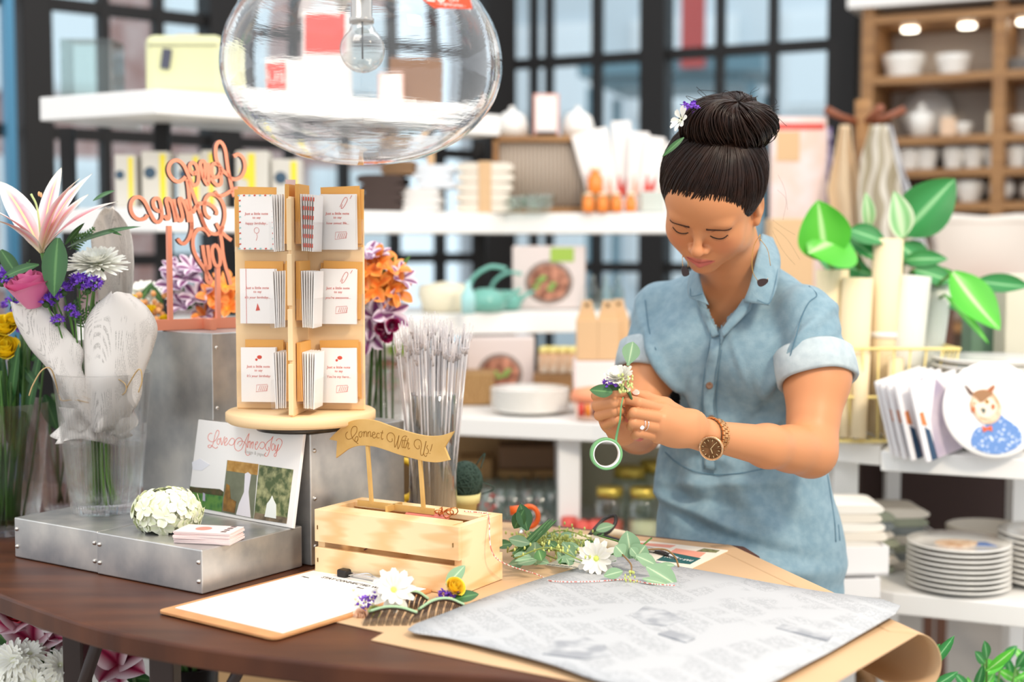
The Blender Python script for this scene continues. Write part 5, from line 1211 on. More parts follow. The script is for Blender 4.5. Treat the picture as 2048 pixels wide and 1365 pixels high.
mb = MB(); n0 = P(800, 1010, 2.36); n0.z = TZ+.022; mb.ell(n0, (.035, .018, .020)); tag(mb.build('navy_pouch', mat('navy_cloth', '#2a3a55', .9)), 'navy cloth pouch between the middle riser and the cylinder', 'pouch')

# ---------------------------------------------------------------- pendant lamp
pc = P(724, 131, 1.90); pd = thing('pendant_lamp', 'large clear blown glass pendant lamp with a round bulb', 'lamp', (pc.x, pc.y, pc.z))
Rg = .1885
def gprof(r0_, off):
    pr = []
    for i in range(40):
        a_ = -PI/2+PI*.93*i/39; r = (r0_-off)*math.cos(a_)**.92 if math.cos(a_) > 0 else 0; z_ = ((.133-off) if a_ < 0 else (.150-off))*math.sin(a_)
        pr.append((max(r, .0008), z_))
    return pr
po_ = gprof(Rg, 0); pi_ = gprof(Rg, .0022)
def wobble(q, v): return 1+(.0045*math.sin(2*q+16*v*PI)+.003*math.sin(3*q-44*v*PI)+.0025*math.sin(q+70*v*PI))*max(0, 1-v*2.1)
PG = mat('pendant_glass', '#ffffff', .0, trans=1, ior=1.45, bump=.25, nscale=16, detail=2, stretch=(.8, .8, 9))
PG.node_tree.nodes['Bump'].inputs['Distance'].default_value = .0006
mb = MB(); mb.lathe(po_, 96, c=pc, wob=wobble); mb.f = mb.f[:-1]; mb.sm = mb.sm[:-1]; mb.m = mb.m[:-1]
n_ = len(mb.v); mb.lathe(pi_, 96, c=pc, wob=lambda q, v: 1+.6*(wobble(q+.3, v)-1))
mb.f = [f if min(f) < n_ else f[::-1] for f in mb.f]; 
mb.f = mb.f[:-1]; mb.sm = mb.sm[:-1]; mb.m = mb.m[:-1]
mb.build('glass_shade', PG, pd)
hw = MB(); zt = pc.z+.135
hw.lathe([(.045, .125), (.045, .155), (.012, .165), (.012, .17)], 32, c=pc); hw.build('collar', CHR, pd)
MB().lathe([(.0155, .056), (.0165, .056), (.0165, .062), (.0145, .064), (.0145, .125), (.010, .130)], 28, c=pc).build('lamp_holder', mat('satin_chrome', '#b9b4ad', .18, metal=1), pd)
MB().tube([(pc.x, pc.y, pc.z+.12), (pc.x, pc.y, 3.3)], .003).build('cord', STEEL, pd)
bc = P(725, 100, 1.90)
prb = [(.0008, -.0305)]+[(.0305*math.cos(a_), .0305*math.sin(a_)) for a_ in [-PI/2+PI*.80*i/16 for i in range(1, 17)]]+[(.0135, .034), (.0125, .044)]
bl_ = MB(); bl_.lathe(prb, 32, c=bc); bl_.f = bl_.f[:-2]; bl_.sm = bl_.sm[:-2]; bl_.m = bl_.m[:-2]
bl_.build('bulb', clear_mat('bulb_glass', '#f4f2ee', .22, .01), pd)
MB().tube([bc+Vector((0, 0, .04)), bc+Vector((0, 0, -.012))], .0012).build('bulb_stem', mat('stem_glass', '#cfcac0', .2), pd)
# sale tag on the shade
g0 = P(895, -8, 1.735); GM = axes(g0, (1, .12, -.08), (0, 0, 1)); tg = thing('sale_tag', 'red sale tag hanging inside the top right of the pendant', 'tag', tuple(g0))
RT = mat('sale_red', '#e2502f', .5)
def gq(px, py): p = GM.inverted() @ PP(px, py, g0, GM.to_3x3().col[2]); return (p.x, p.y)
MB().prism([gq(*a_) for a_ in ((832, -50), (930, -42), (945, 18), (868, 16), (846, 0))], -.001, 0, M=GM).build('tag_card', RT, tg)
c_ = gq(872, -7); text('20', .021, GM @ T((c_[0], c_[1], .0002)), CARD, tg, depth=.0003, sx=1.2); c_ = gq(908, 0); text('OFF', .0075, GM @ T((c_[0], c_[1], .0002)), CARD, tg, depth=.0003); c_ = gq(911, -10); text('%', .009, GM @ T((c_[0], c_[1], .0002)), CARD, tg, depth=.0003)
c_ = gq(902, 9); text('- original price -', .0055, GM @ T((c_[0], c_[1], .0002)), CARD, tg, depth=.0003)
mb = MB(); mb.tube(spline([GM @ Vector((0, .02, 0)), P(880, -70, 1.83), Vector((pc.x+.03, pc.y, pc.z+.15))], 5), .0007, 5); mb.build('tag_string', mat('string', '#efe6d8', .7), tg)
# ================================================================ flowers
VG = glass_mix('clear_vase_glass', 1.45, .28)
WATER = glass_mix('vase_water', 1.25, .3, '#fafcfa')
LILY = uv_mat('lily_petal', '#fdf4f1', '#e88798', base='#f4ecc8', tip='#f8f0da', rough=.45, sss=.15, stripe='#f0dd9a', band=(.12, .88))
LILYD = uv_mat('stargazer_petal', '#f4dfe6', '#b02558', base='#c94a70', rough=.45, stripe='#8f1a44', band=(.1, .85))
MUM = uv_mat('white_mum', '#fbfaf2', '#f6f4e6', base='#e6e8b8', rough=.6, sss=.1)
ROSE = uv_mat('pink_rose', '#e987ae', '#d8699a', rough=.5, sss=.15); ROSE2 = uv_mat('cream_rose', '#f6dcc6', '#f1cdb4', rough=.5)
PURP = mat('statice_purple', '#6a35b8', .7, col2='#8a58cc', nscale=200); YELR = uv_mat('yellow_rose', '#ffe14a', '#fbd030', rough=.5)
ALST = uv_mat('alstroemeria_orange', '#f6a04a', '#ef7d2e', base='#f7c83e', rough=.45); ALSP = uv_mat('alstroemeria_purple', '#ecdcea', '#7a3a6e', base='#c9a2c4', rough=.45, band=(.25, .7))
MAG = uv_mat('magenta_petal', '#b8246a', '#8f1450', rough=.5); BERRY = mat('hypericum_berry', '#eda868', .4); CREAMB = mat('eucalyptus_seed', '#cbd184', .6); YFL = uv_mat('yellow_petal', '#ffe838', '#fbd820', rough=.5)
LEAFM = uv_mat('fern_leaf', '#3c6b30', '#4a7c3a', stripe='#7fa468', rough=.45)
def daisy(c, nrm, r, m, parent, layers=3, n=16, w=.28, cup=.35, eye=None, name='flower_head', curve=.3):
    M = along(c, nrm); mb = MB()
    for l in range(layers):
        for k in range(n):
            a_ = 2*PI*(k+.5*l)/n+uni(-.08, .08); tilt = cup+l*(1.15-cup)/max(1, layers)+uni(-.06, .06)
            d = M.to_3x3() @ Vector((math.cos(a_)*math.cos(tilt), math.sin(a_)*math.cos(tilt), math.sin(tilt)))
            mb.petal(Vector(c)+d*.002, d, Vector(nrm), r*(1-.13*l)*uni(.93, 1.05), r*w, curve, .3, 2, 5, widest=.68, tip=.35)
    o = mb.build(name, m, parent)
    if eye: e_ = MB(); e_.ell((0, 0, .002), (r*.16, r*.16, r*.10), M=M); e_.build('flower_eye', eye, o)
    return o
def rosehead(c, nrm, r, m, parent, name='rose'):
    M = along(c, nrm); mb = MB()
    for k in range(14):
        f = k/13; a_ = k*2.4; rr = r*(.22+.62*f)
        def fn(u, v, rr=rr, a_=a_, f=f):
            q = a_+(u-.5)*2.4; R_ = rr*(.45+.75*math.sin(v*1.5)+.22*f*v*v)*(1-.05*math.cos(6*(u-.5)))
            return M @ Vector((R_*math.cos(q), R_*math.sin(q), r*(-.75+1.75*v*(1-.18*f)-.25*f*max(0, v-.8)*4-.18*(2*u-1)**2*v)))
        mb.grid(fn, 8, 6)
    return mb.build(name, m, parent)
def statice(c, r, parent, n=40, m=PURP, name='statice'):
    mb = MB()
    for k in range(n):
        d = Vector((uni(-1, 1), uni(-1, 1), uni(-.4, 1))).normalized(); p = Vector(c)+Vector((d.x*r, d.y*r, d.z*r*.7)); mb.ell(p, (uni(.16, .26)*r,)*3, 6, 4)
        mb.petal(p, d, (0, 0, 1), r*.42, r*.4, .3, .4, 2, 2, tip=.7)
    return mb.build(name, m, parent)
def lily(c, tips, w, m, parent, nrm=(0, -.3, 1), name='lily'):
    o = None; mb = MB()
    for tpt in tips:
        d = Vector(tpt)-Vector(c); L_ = d.length; side = d.cross(Vector(nrm)); back = side.cross(d).normalized()
        # start upright then recurve: aim a little high and curve back over
        ax = Vector(nrm).normalized(); dd_ = (d.normalized()+ax*.35).normalized()
        nn_ = (ax-dd_*ax.dot(dd_))
        if nn_.length < .05: nn_ = Vector((0, -1, 0))
        mb.petal(c, dd_, nn_, L_*1.08, w*1.45*uni(.95, 1.05), .62, -.22, 8, 14, widest=.45, ruffle=.018, fold=.18)
    o = mb.build(name, m, parent); return o
def leafp(a, b, w, m, parent, nrm=(0, -1, .4), curve=.3, name='leaf', cup=.12, widest=.45):
    a = Vector(a); b = Vector(b); mb = MB(); mb.petal(a, b-a, nrm, (b-a).length*1.03, w, curve, cup, 4, 10, widest=widest, tip=0); return mb.build(name, m, parent)
def stem(pts, r, parent, m=GREEN, name='stem'):
    mb = MB(); mb.tube(spline(pts, 6), r, 7); return mb.build(name, m, parent)
def fern(a, b, w, parent, n=11, m=LEAFM):
    a = Vector(a); b = Vector(b); mb = MB(); d = (b-a); up = Vector((0, -1, .2)); sd = d.cross(up).normalized()
    mb.tube([a, a.lerp(b, .5)+up*.004, b], .001, 5)
    for i in range(1, n):
        f = i/n
        for s in (-1, 1): mb.petal(a+d*f, sd*s+d.normalized()*.6, up, w*(1-f*.7), w*.22, .3, .1, 2, 4)
    return mb.build('fern', m, parent)

# -- bouquet in the flared glass vase
V0 = Vector((-.664, 2.262, LZ)); vz = thing('flared_vase', 'clear flared glass vase half full of water holding the wrapped bouquet', 'vase', tuple(V0))
MB().lathe([(.001, .001), (.052, .001), (.055, .006), (.060, .05), (.0785, .226), (.0775, .2285), (.0762, .226), (.0575, .05), (.050, .018), (.001, .016)], 56, c=V0).build('glass', VG, vz)
wt = MB(); wt.lathe([(.001, .018), (.049, .019), (.0568, .05), (.0628, .108), (.001, .1075)], 40, c=V0); wt.build('water', WATER, vz)
rbz = MB()
for k in range(22):   # fine vertical flutes on the lower half
    a_ = -PI/2-.9+k*.085; rbz.tube([V0+Vector((r_*math.cos(a_), r_*math.sin(a_), z_)) for r_, z_ in ((.0565, .012), (.0605, .05), (.067, .12), (.0725, .175))], [.0004, .0009, .0008, .0003], 4)
rbz.build('flutes', VG, vz)
bq0 = V0+Vector((0, 0, .02)); bo_ = thing('wrapped_bouquet', 'bouquet of pink lily, rose and white chrysanthemum wrapped in newsprint and tied with string', 'bouquet', tuple(bq0))
Yb = 2.262
def sheet(rows, Y, m, name, parent, bulge=.02, ph=0, nu=16, per=5, dy=None, solid=.0005):
    ks = [spline([P(r_[k], r_[2], (Y if dy is None else Y+dy(i/(len(rows)-1)))) for i, r_ in enumerate(rows)], per) for k in (0, 1)]
    n = len(ks[0])-1
    def fn(u, v):
        i = int(round(v*n)); p = ks[0][i].lerp(ks[1][i], u)
        return p+Vector((0, -bulge*math.sin(PI*u)+.004*math.sin(7*u+5*v+ph), .002*math.sin(9*u+ph)*v))
    mb = MB(); mb.grid(fn, nu, n); return mb.build(name, m, parent, solid=solid)
sheet([(175, 215, 850), (120, 190, 790), (95, 165, 740), (62, 168, 700), (34, 128, 650), (24, 92, 612), (22, 60, 606)], Yb-.03, NEWW, 'newsprint_wrap', bo_, .018, 1)
sheet([(178, 240, 860), (170, 280, 800), (170, 288, 750), (170, 305, 705), (170, 316, 655), (186, 300, 620), (205, 280, 600), (222, 258, 585)], Yb-.035, NEWW, 'newsprint_wrap', bo_, .03, 2)
sheet([(180, 230, 850), (180, 262, 700), (200, 262, 620), (190, 268, 540), (182, 262, 470), (196, 240, 430), (210, 222, 414)], Yb+.05, NEWW, 'newsprint_wrap', bo_, -.03, 3)
sheet([(150, 215, 850), (118, 200, 790), (105, 190, 720), (85, 170, 680)], Yb+.02, NEWW, 'newsprint_wrap', bo_, -.02, 4)
# gathered paper under the string
def gat(u, v):
    q = 2*PI*u; r = .020+.016*abs(v-.45)*2+.004*math.sin(9*q+3*v); r *= 1+.35*(v < .4)*(.4-v)*2.5*(1+.5*math.sin(3*q))
    c = P(178, 810, Yb); return c+Vector((r*math.cos(q)*1.25, r*math.sin(q), -.055+.085*v+.006*math.sin(3*q)*(v < .3)))
mb = MB(); mb.grid(gat, 60, 14, closeu=True); mb.build('newsprint_wrap', NEWW, bo_, solid=.0006)
sheet([(200, 232, 812), (204, 262, 822), (210, 276, 850), (214, 250, 872)], Yb-.03, NEWW, 'newsprint_wrap', bo_, .012, 5)
sheet([(118, 178, 815), (126, 180, 835), (140, 182, 860)], Yb-.03, NEWW, 'newsprint_wrap', bo_, .014, 6)
JUTE = mat('jute_string', '#c8a878', .9)
cS = P(176, 805, Yb)
for dz in (0, .004): stem([cS+Vector((.029*math.cos(q), .022*math.sin(q)-.002, dz+.002*math.sin(2*q))) for q in [i*PI/6 for i in range(13)]], .0011, bo_, JUTE, 'string')
stem([P(118, 790, Yb-.04), P(125, 802, Yb-.05), P(150, 800, Yb-.05), P(178, 806, Yb-.05)], .0010, bo_, JUTE, 'string'); stem([P(205, 770, Yb-.05), P(225, 757, Yb-.055), P(250, 768, Yb-.06), P(248, 788, Yb-.055), P(215, 800, Yb-.05)], .0009, bo_, JUTE, 'string')
stem([P(120, 800, Yb-.03), P(104, 742, Yb-.08), P(85, 740, Yb-.09), P(66, 770, Yb-.09), P(58, 792, Yb-.09)], .0011, bo_, JUTE, 'string'); stem([P(240, 800, Yb-.03), P(276, 740, Yb-.09), P(284, 760, Yb-.095), P(277, 785, Yb-.09)], .0011, bo_, JUTE, 'string')
for i in range(26):
    a_ = uni(0, 2*PI); r = .016*math.sqrt(uni(.05, 1)); c = P(200+uni(-1, 1), 850, Yb); b_ = P(203, 1012, Yb)
    stem([c+Vector((r*math.cos(a_), r*math.sin(a_), .02)), c.lerp(b_, .55)+Vector((r*.8*math.cos(a_), r*.8*math.sin(a_), 0)), b_+Vector((1.3*r*math.cos(a_)+.004, 1.2*r*math.sin(a_), uni(0, .012)))], .0024, bo_, mat('fresh_stem', '#7fb04a', .45) if i % 3 else GREEN)
lb = P(84, 506, Yb-.03)
lt = [P(a_, b_, Y) for a_, b_, Y in ((6, 362, Yb+.01), (-2, 405, Yb-.09), (0, 430, Yb-.11), (113, 336, Yb+.03), (127, 352, Yb-.08), (163, 347, Yb-.01), (222, 404, Yb-.05), (168, 392, Yb+.03))]
for i in range(len(lt)):
    lily(lb, [lt[i]], (.030, .026, .020, .02, .036, .024, .031, .016)[i], LILY, bo_, nrm=(-.08, -.35, 1), name='lily_petal')
stem([lb, P(75, 420, Yb-.02), P(62, 388, Yb-.02)], [.0014, .0018], bo_, mat('style_green', '#b7c98a', .5), 'lily_pistil')
for a_, b_ in ((78, 388), (82, 390)): e_ = MB(); e_.ell(P(a_, b_, Yb-.04), (.002, .002, .004)); e_.build('lily_anther', mat('anther', '#d8a878', .7), bo_)
stem([lb, P(110, 620, Yb), P(170, 800, Yb)], .003, bo_)
leafp(P(116, 476, Yb-.06), P(104, 590, Yb-.08), .046, DKGREEN, bo_, (-.25, -1, .1), .15)
leafp(P(135, 495, Yb-.02), P(264, 432, Yb-.05), .017, DKGREEN, bo_, (0, -.6, .9), .4); leafp(P(130, 490, Yb-.03), P(165, 445, Yb-.03), .010, DKGREEN, bo_)
leafp(P(186, 402, Yb+.03), P(226, 377, Yb+.03), .014, DKGREEN, bo_, (0, -.6, .9)); leafp(P(78, 530, Yb-.05), P(-6, 548, Yb-.06), .020, DKGREEN, bo_, (0, -.8, .7), .5); leafp(P(2, 500, Yb-.02), P(38, 558, Yb-.03), .024, DKGREEN, bo_)
leafp(P(215, 460, Yb-.03), P(240, 468, Yb-.05), .005, DKGREEN, bo_)
for a_, b_, c_, d_ in ((140, 500, 190, 455), (140, 480, 186, 470), (150, 640, 210, 600), (170, 660, 150, 600), (20, 620, 60, 520), (130, 640, 190, 560)): fern(P(a_, b_, Yb+.0), P(c_, d_, Yb+.0), .014, bo_)
daisy(P(192, 528, Yb-.01), (.02, -.42, 1), .052, MUM, bo_, 6, 24, .16, -.15, name='chrysanthemum', curve=-.2)
e_ = MB(); e_.lathe([(.004, -.02), (.022, -.004), (.024, 0)], 16, M=along(P(192, 528, Yb), (.02, -.3, 1))); e_.build('calyx', mat('calyx_green', '#3a5a2a', .6), bo_)
stem([P(190, 550, Yb), P(180, 700, Yb), P(176, 800, Yb)], .0025, bo_)
rosehead(P(61, 582, Yb-.05), (-.12, -.25, 1), .035, ROSE, bo_)
stem([P(63, 610, Yb-.03), P(100, 720, Yb-.01), P(170, 810, Yb)], .0028, bo_)
for a_, b_, r in ((158, 561, .013), (188, 566, .012), (176, 575, .010), (126, 578, .012), (93, 601, .012), (112, 592, .010), (140, 617, .008), (150, 630, .007), (115, 640, .009), (4, 560, .010)): statice(P(a_, b_, Yb-.05), r, bo_); stem([P(a_, b_+6, Yb-.05), P(a_*.6+66, b_+70, Yb-.03), P(168, 800, Yb)], .0013, bo_, GREEN); e_ = MB(); e_.ell(P(a_, b_+8, Yb-.046), (r*.55, r*.55, r*.5)); e_.build('calyx', mat('calyx_green', '#3a5a2a', .6), bo_)

# -- second arrangement in the glass vase at the left edge
V2 = P(-2, 490, 2.40); V2.z = TZ+.002; v2 = thing('glass_vase', 'glass vase of dark green stems and yellow flowers at the left edge', 'vase', tuple(V2))
MB().lathe([(.001, .001), (.050, .001), (.060, .05), (.078, .228), (.0765, .228), (.058, .05), (.048, .012), (.001, .012)], 48, c=V2).build('glass', VG, v2)
MB().lathe([(.001, .013), (.047, .014), (.0575, .05), (.066, .13), (.001, .13)], 32, c=V2).build('water', WATER, v2)
ar = thing('mixed_bunch', 'loose bunch of yellow and purple flowers on green stems at the left edge', 'flowers', tuple(V2+Vector((0, 0, .015))))
DS = mat('dark_stem', '#3f5f2c', .5)
for i in range(46):
    a_ = uni(0, 2*PI); r = .044*math.sqrt(uni(.02, 1)); b_ = V2+Vector((.8*r*math.cos(a_), .8*r*math.sin(a_), .016)); t_ = V2+Vector((r*1.6*math.cos(a_)+uni(-.02, .03), r*1.4*math.sin(a_), uni(.27, .36)))
    stem([b_, b_.lerp(t_, .5)+Vector((.004, 0, 0)), t_], .0020, ar, DS if i % 3 else GREEN)
    if i % 2: leafp(b_.lerp(t_, uni(.3, .95)), b_.lerp(t_, .9)+Vector((uni(-.05, .06), uni(-.05, 0), uni(.0, .05))), .016, DKGREEN, ar, (0, -1, .3))
for a_, b_, r in ((8, 655, .020), (10, 700, .022), (-14, 672, .02), (24, 640, .012)): rosehead(P(a_, b_, 2.36), (.2, -.7, .7), r, YFL, ar, 'yellow_flower')
for a_, b_ in ((20, 540), (6, 556), (40, 620), (20, 610), (30, 660)): statice(P(a_, b_, 2.40), .013, ar)
leafp(P(90, 790, 2.42), P(112, 860, 2.42), .03, DKGREEN, ar); leafp(P(60, 720, 2.38), P(100, 700, 2.38), .02, DKGREEN, ar)
# third slim glass behind
V3 = P(112, 490, 2.60); V3.z = TZ+.002; v3 = thing('slim_glass', 'slim clear glass standing behind the bouquet vase', 'vase', tuple(V3))
MB().lathe([(.001, .001), (.03, .001), (.034, .01), (.038, .15), (.0365, .15), (.032, .01), (.001, .012)], 32, c=V3).build('glass', VG, v3)
for i in range(4): stem([V3+Vector((uni(-.01, .01), 0, .015)), V3+Vector((uni(-.025, .025), 0, .15)), V3+Vector((uni(-.04, .04), 0, .22))], .002, v3, DS)

# -- flowers behind the coral lettering and behind the rack
def hidden_vase(px, Y, h, label):
    p = P(px, 490, Y); p.z = TZ+.002; t = thing('flower_vase', label, 'vase', tuple(p)); MB().lathe([(.001, .001), (.04, .001), (.05, h), (.048, h), (.038, .006), (.001, .006)], 28, c=p).build('glass', VG, t); return p
pa = hidden_vase(360, 2.72, .30, 'glass vase hidden behind the tallest riser')
fa = thing('flower_arrangement', 'orange and purple flowers with berries behind the coral lettering', 'flowers', tuple(pa+Vector((0, 0, .01))))
def alst(px, py, Y, s, m, parent, nrm):
    c = P(px, py, Y); M = along(c, nrm); mb = MB()
    for k in range(6):
        a_ = k*PI/3+.3; d = M.to_3x3() @ Vector((math.cos(a_)*.8, math.sin(a_)*.8, .75)); mb.petal(c, d, Vector(nrm), s*uni(.9, 1.1), s*(.55 if k % 2 else .42), .6, .3, 4, 7, widest=.65, tip=.1)
    mb.build('alstroemeria', m, parent)
YA = 2.62
for px, py, s, m in ((375, 560, .045, ALSP), (350, 575, .04, ALSP), (395, 600, .04, ALSP), (368, 615, .035, ALSP), (410, 632, .03, ALSP), (430, 600, .042, ALST), (455, 620, .04, ALST), (415, 640, .035, ALST), (450, 575, .035, ALST), (385, 540, .035, ALSP), (345, 545, .03, ALSP)):
    alst(px, py, YA, s, m, fa, (uni(-.3, .3), -.6, .6))
for i in range(46):
    c = P(uni(255, 335), uni(585, 650), YA+uni(-.02, .04)); e_ = MB(); e_.ell(c, (.0052, .0052, .006), 8, 6); e_.build('berry', BERRY, fa)
for i in range(26):
    a_ = P(uni(250, 480), uni(590, 650), YA+.03); leafp(a_, a_+Vector((uni(-.03, .03), -.01, uni(.0, .04))), .012, LEAFM, fa)
daisy(P(285, 590, YA+.06), (0, -.4, 1), .045, MUM, fa, 4, 20, .18, 0, name='chrysanthemum')
for px, py in ((262, 600), (300, 620), (330, 640)): rosehead(P(px, py, YA), (0, -.5, .8), .010, YFL, fa, 'yellow_flower')
for i in range(10): stem([pa+Vector((uni(-.03, .03), uni(-.02, .02), .012)), P(uni(270, 460), 645, YA+.04)], .002, fa, DS)
pb = hidden_vase(755, 2.72, .26, 'glass vase hidden behind the card rack')
fb = thing('flower_arrangement', 'orange lily-like and purple striped flowers showing right of the card rack', 'flowers', tuple(pb+Vector((0, 0, .01))))
YB = 2.58
for px, py, s, m, n_ in ((752, 540, .05, ALST, (-.3, -.6, .5)), (780, 545, .045, ALST, (.3, -.5, .8)), (745, 575, .05, ALST, (-.2, -.8, .2)), (768, 580, .045, ALST, (.1, -.8, -.1)), (735, 520, .04, ALSP, (-.2, -.5, .8)), (755, 515, .03, ALSP, (.1, -.5, .9)), (800, 560, .035, ALSP, (.5, -.5, .5)), (748, 635, .05, ALSP, (0, -.9, -.2)), (775, 625, .045, ALSP, (.4, -.8, .1)), (742, 665, .045, ALSP, (-.2, -.9, -.3)), (785, 580, .04, ALST, (.5, -.6, .1)), (728, 560, .04, ALST, (-.3, -.6, .2))):
    alst(px, py, YB, s, m, fb, n_)
for px, py in ((762, 658), (785, 650), (772, 672)): rosehead(P(px, py, YB-.02), (.2, -.8, .1), .012, MAG, fb, 'magenta_bud')
for i in range(14):
    a_ = P(uni(735, 800), uni(540, 640), YB+.02); leafp(a_, a_+Vector((uni(-.03, .04), -.02, uni(.0, .04))), .012, LG if i % 3 == 0 else LEAFM, fb)
for i in range(8): stem([pb+Vector((uni(-.03, .03), uni(-.02, .02), .012)), P(uni(735, 790), 630, YB+.03)], .002, fb, DS)

# -- hair combs with flowers
COMB = mat('tortoise_comb', '#3a2416', .35)
FT = mat('floral_tape', '#a9c8a0', .6)
def comb(label, a, b, ht, bow, flip=1):
    A_ = PZ(a[0], a[1], TZ+.012); B_ = PZ(b[0], b[1], TZ+.010); t = thing('hair_comb', label, 'hair comb', (A_.x, A_.y, TZ+.002)); d = B_-A_
    sp_ = spline([A_, A_.lerp(B_, .33)+Vector((0, 0, bow)), A_.lerp(B_, .67)+Vector((0, 0, bow)), B_], 8)
    mb = MB(); mb.tube(sp_, .0022, 6)
    n = 19; tv = Vector((-.25*flip, -1, 0)).normalized()*ht
    for i in range(n):
        p = sp_[int(i*(len(sp_)-1)/(n-1))]; e_ = p+tv+d*.02; e_.z = TZ+.0022; mb.tube([p, p.lerp(e_, .6)+Vector((0, 0, .003)), e_], [.0011, .0011, .0005], 5)
    mb.build('comb_teeth', COMB, t)
    mb = MB()
    for i in range(26): p = sp_[int(i*(len(sp_)-1)/25)]; mb.ell(p+Vector((0, 0, .0018)), (.0024, .0026, .0024), 6, 4)
    mb.build('floral_tape', FT, t); return t
WD = uv_mat('white_daisy', '#ebe8e0', '#e6e3d6', base='#eef0c8', rough=.6, sss=.1); EYE = mat('daisy_eye', '#cfdc6a', .7)
h1 = comb('dark hair comb with white daisy and purple statice lying beside the clipboard', (740, 1226), (832, 1228), .030, .006)
daisy(P(787, 1182, 1.86), (.15, -.8, .55), .030, WD, h1, 2, 12, .36, .1, EYE, 'daisy')
for a_, b_, r in ((728, 1205, .009), (734, 1222, .008), (757, 1188, .008), (745, 1196, .007)): statice(P(a_, b_, 1.86), r, h1, 14)
rosehead(P(722, 1234, 1.85), (-.3, -.7, .4), .010, ROSE2, h1); rosehead(P(748, 1225, 1.85), (.2, -.7, .5), .008, uv_mat('green_bud', '#c9cf8a', '#b5be78', rough=.6), h1, 'green_bud')
mb = MB()
for i in range(22):
    p = P(uni(705, 765), uni(1180, 1215), 1.87+uni(-.01, .01)); mb.ell(p, .0024, 6, 4)
mb.build('seed_sprig', mat('cream_seed', '#eceac4', .6), h1); 
h2 = comb('dark hair comb with yellow bud and purple statice beside the newspaper', (838, 1222), (926, 1212), .026, .010)
for a_, b_, r in ((893, 1185, .009), (903, 1195, .009), (886, 1197, .008), (910, 1188, .007)): statice(P(a_, b_, 1.90), r, h2, 16)
rosehead(P(908, 1176, 1.90), (.4, -.5, .6), .013, YELR, h2); leafp(P(893, 1172, 1.91), P(930, 1130, 1.93), .020, EUCA, h2, (-.3, -1, .2), .2); leafp(P(905, 1200, 1.89), P(957, 1186, 1.90), .022, DKGREEN, h2, (0, -.6, .8), .2)
h3 = comb('third dark hair comb partly hidden behind the daisy', (800, 1198), (855, 1200), .022, .008)

# -- eucalyptus pile and sprigs, tools, postcards
def eleaf(px, py, px2, py2, w, parent, z=None, m=EUCA, nrm=(0, -.75, .65), Y=None, Y2=None, name='leaf', widest=.5):
    Y = Y or 2.1; Y2 = Y2 or Y; return leafp(P(px, py, Y), P(px2, py2, Y2), w, m, parent, nrm, .2, name, .1, widest)
eu = thing('eucalyptus_pile', 'pile of seeded eucalyptus sprigs beside the pine crate', 'greenery', tuple(PZ(1090, 1110, TZ+.003)))
def on(px, py, h=.012): return PZ(px, py, TZ+h)
SEED = mat('green_seeds', '#c6cf78', .6)
for i in range(15):
    a_ = on(uni(1015, 1060), uni(1080, 1120), uni(.006, .03)); b_ = on(uni(1120, 1215), uni(1075, 1125), uni(.006, .03)); c_ = a_.lerp(b_, .5)+Vector((0, 0, uni(0, .03))); sp_ = spline([a_, c_, b_], 8)
    stem([a_, c_, b_], .0011, eu, mat('twig_green', '#8fa050', .6), 'twig'); mb = MB()
    for k in range(26):
        p = sp_[random.randrange(len(sp_))]+Vector((uni(-.012, .012), uni(-.01, .01), uni(-.004, .014))); p.z = max(p.z, TZ+.004); mb.ell(p, (.0018, .0018, .003), 5, 4, M=None)
    mb.build('seed_cluster', SEED, eu, kind='stuff')
for i in range(34):
    p = on(uni(1020, 1200), uni(1055, 1125), uni(.008, .035)); q_ = uni(0, 2*PI); e_ = p+Vector((math.cos(q_)*.03, math.sin(q_)*.02-.01, uni(-.005, .02))); e_.z = max(e_.z, TZ+.005)
    leafp(p, e_, uni(.012, .02), EUCA if i % 3 else LEAFM, eu, (uni(-.5, .5), -.6, .8), .2)
for i in range(9):
    a_ = on(1020+uni(0, 20), 1140-uni(0, 20), .01+.002*i); b_ = on(1095+uni(-10, 30), 1052+uni(-6, 8), .05+.003*i)
    a_ = P(1028+uni(-6, 8), 1118+uni(-8, 8), 2.12); b_ = P(1105+uni(-8, 12), 1042+uni(-6, 6), 2.14); leafp(a_, b_, .008, LEAFM, eu, (0, -.8, .5), .1)
for d in ((1070, 1085, 1072, 1132, .032), (1048, 1020, 1028, 1058, .022), (1055, 1062, 1042, 1010, .026), (1125, 1085, 1152, 1116, .020), (1115, 1105, 1135, 1130, .014), (1018, 1130, 1048, 1126, .016), (1060, 1088, 1018, 1078, .018)):
    eleaf(*d, eu, Y=2.12, m=(EUCA if d[0] != 1048 and d[0] != 1055 else DKGREEN), nrm=(uni(-.2, .2), -1, .35))
es = thing('eucalyptus_sprig', 'eucalyptus sprig with round leaves lying on the newspaper', 'greenery', tuple(PZ(1280, 1150, TZ+.015)))
tw_ = mat('twig_brown', '#8a6a42', .6)
stem([P(1245, 1110, 2.05), P(1262, 1130, 2.02), P(1262, 1148, 2.0)], .0012, es, tw_, 'twig'); stem([P(1290, 1100, 2.08), P(1330, 1100, 2.08), P(1350, 1115, 2.06), P(1357, 1134, 2.03)], .0014, es, tw_, 'twig'); stem([P(1197, 1072, 2.14), P(1240, 1085, 2.1), P(1270, 1100, 2.08), P(1303, 1077, 2.14)], .0013, es, GREEN, 'twig')
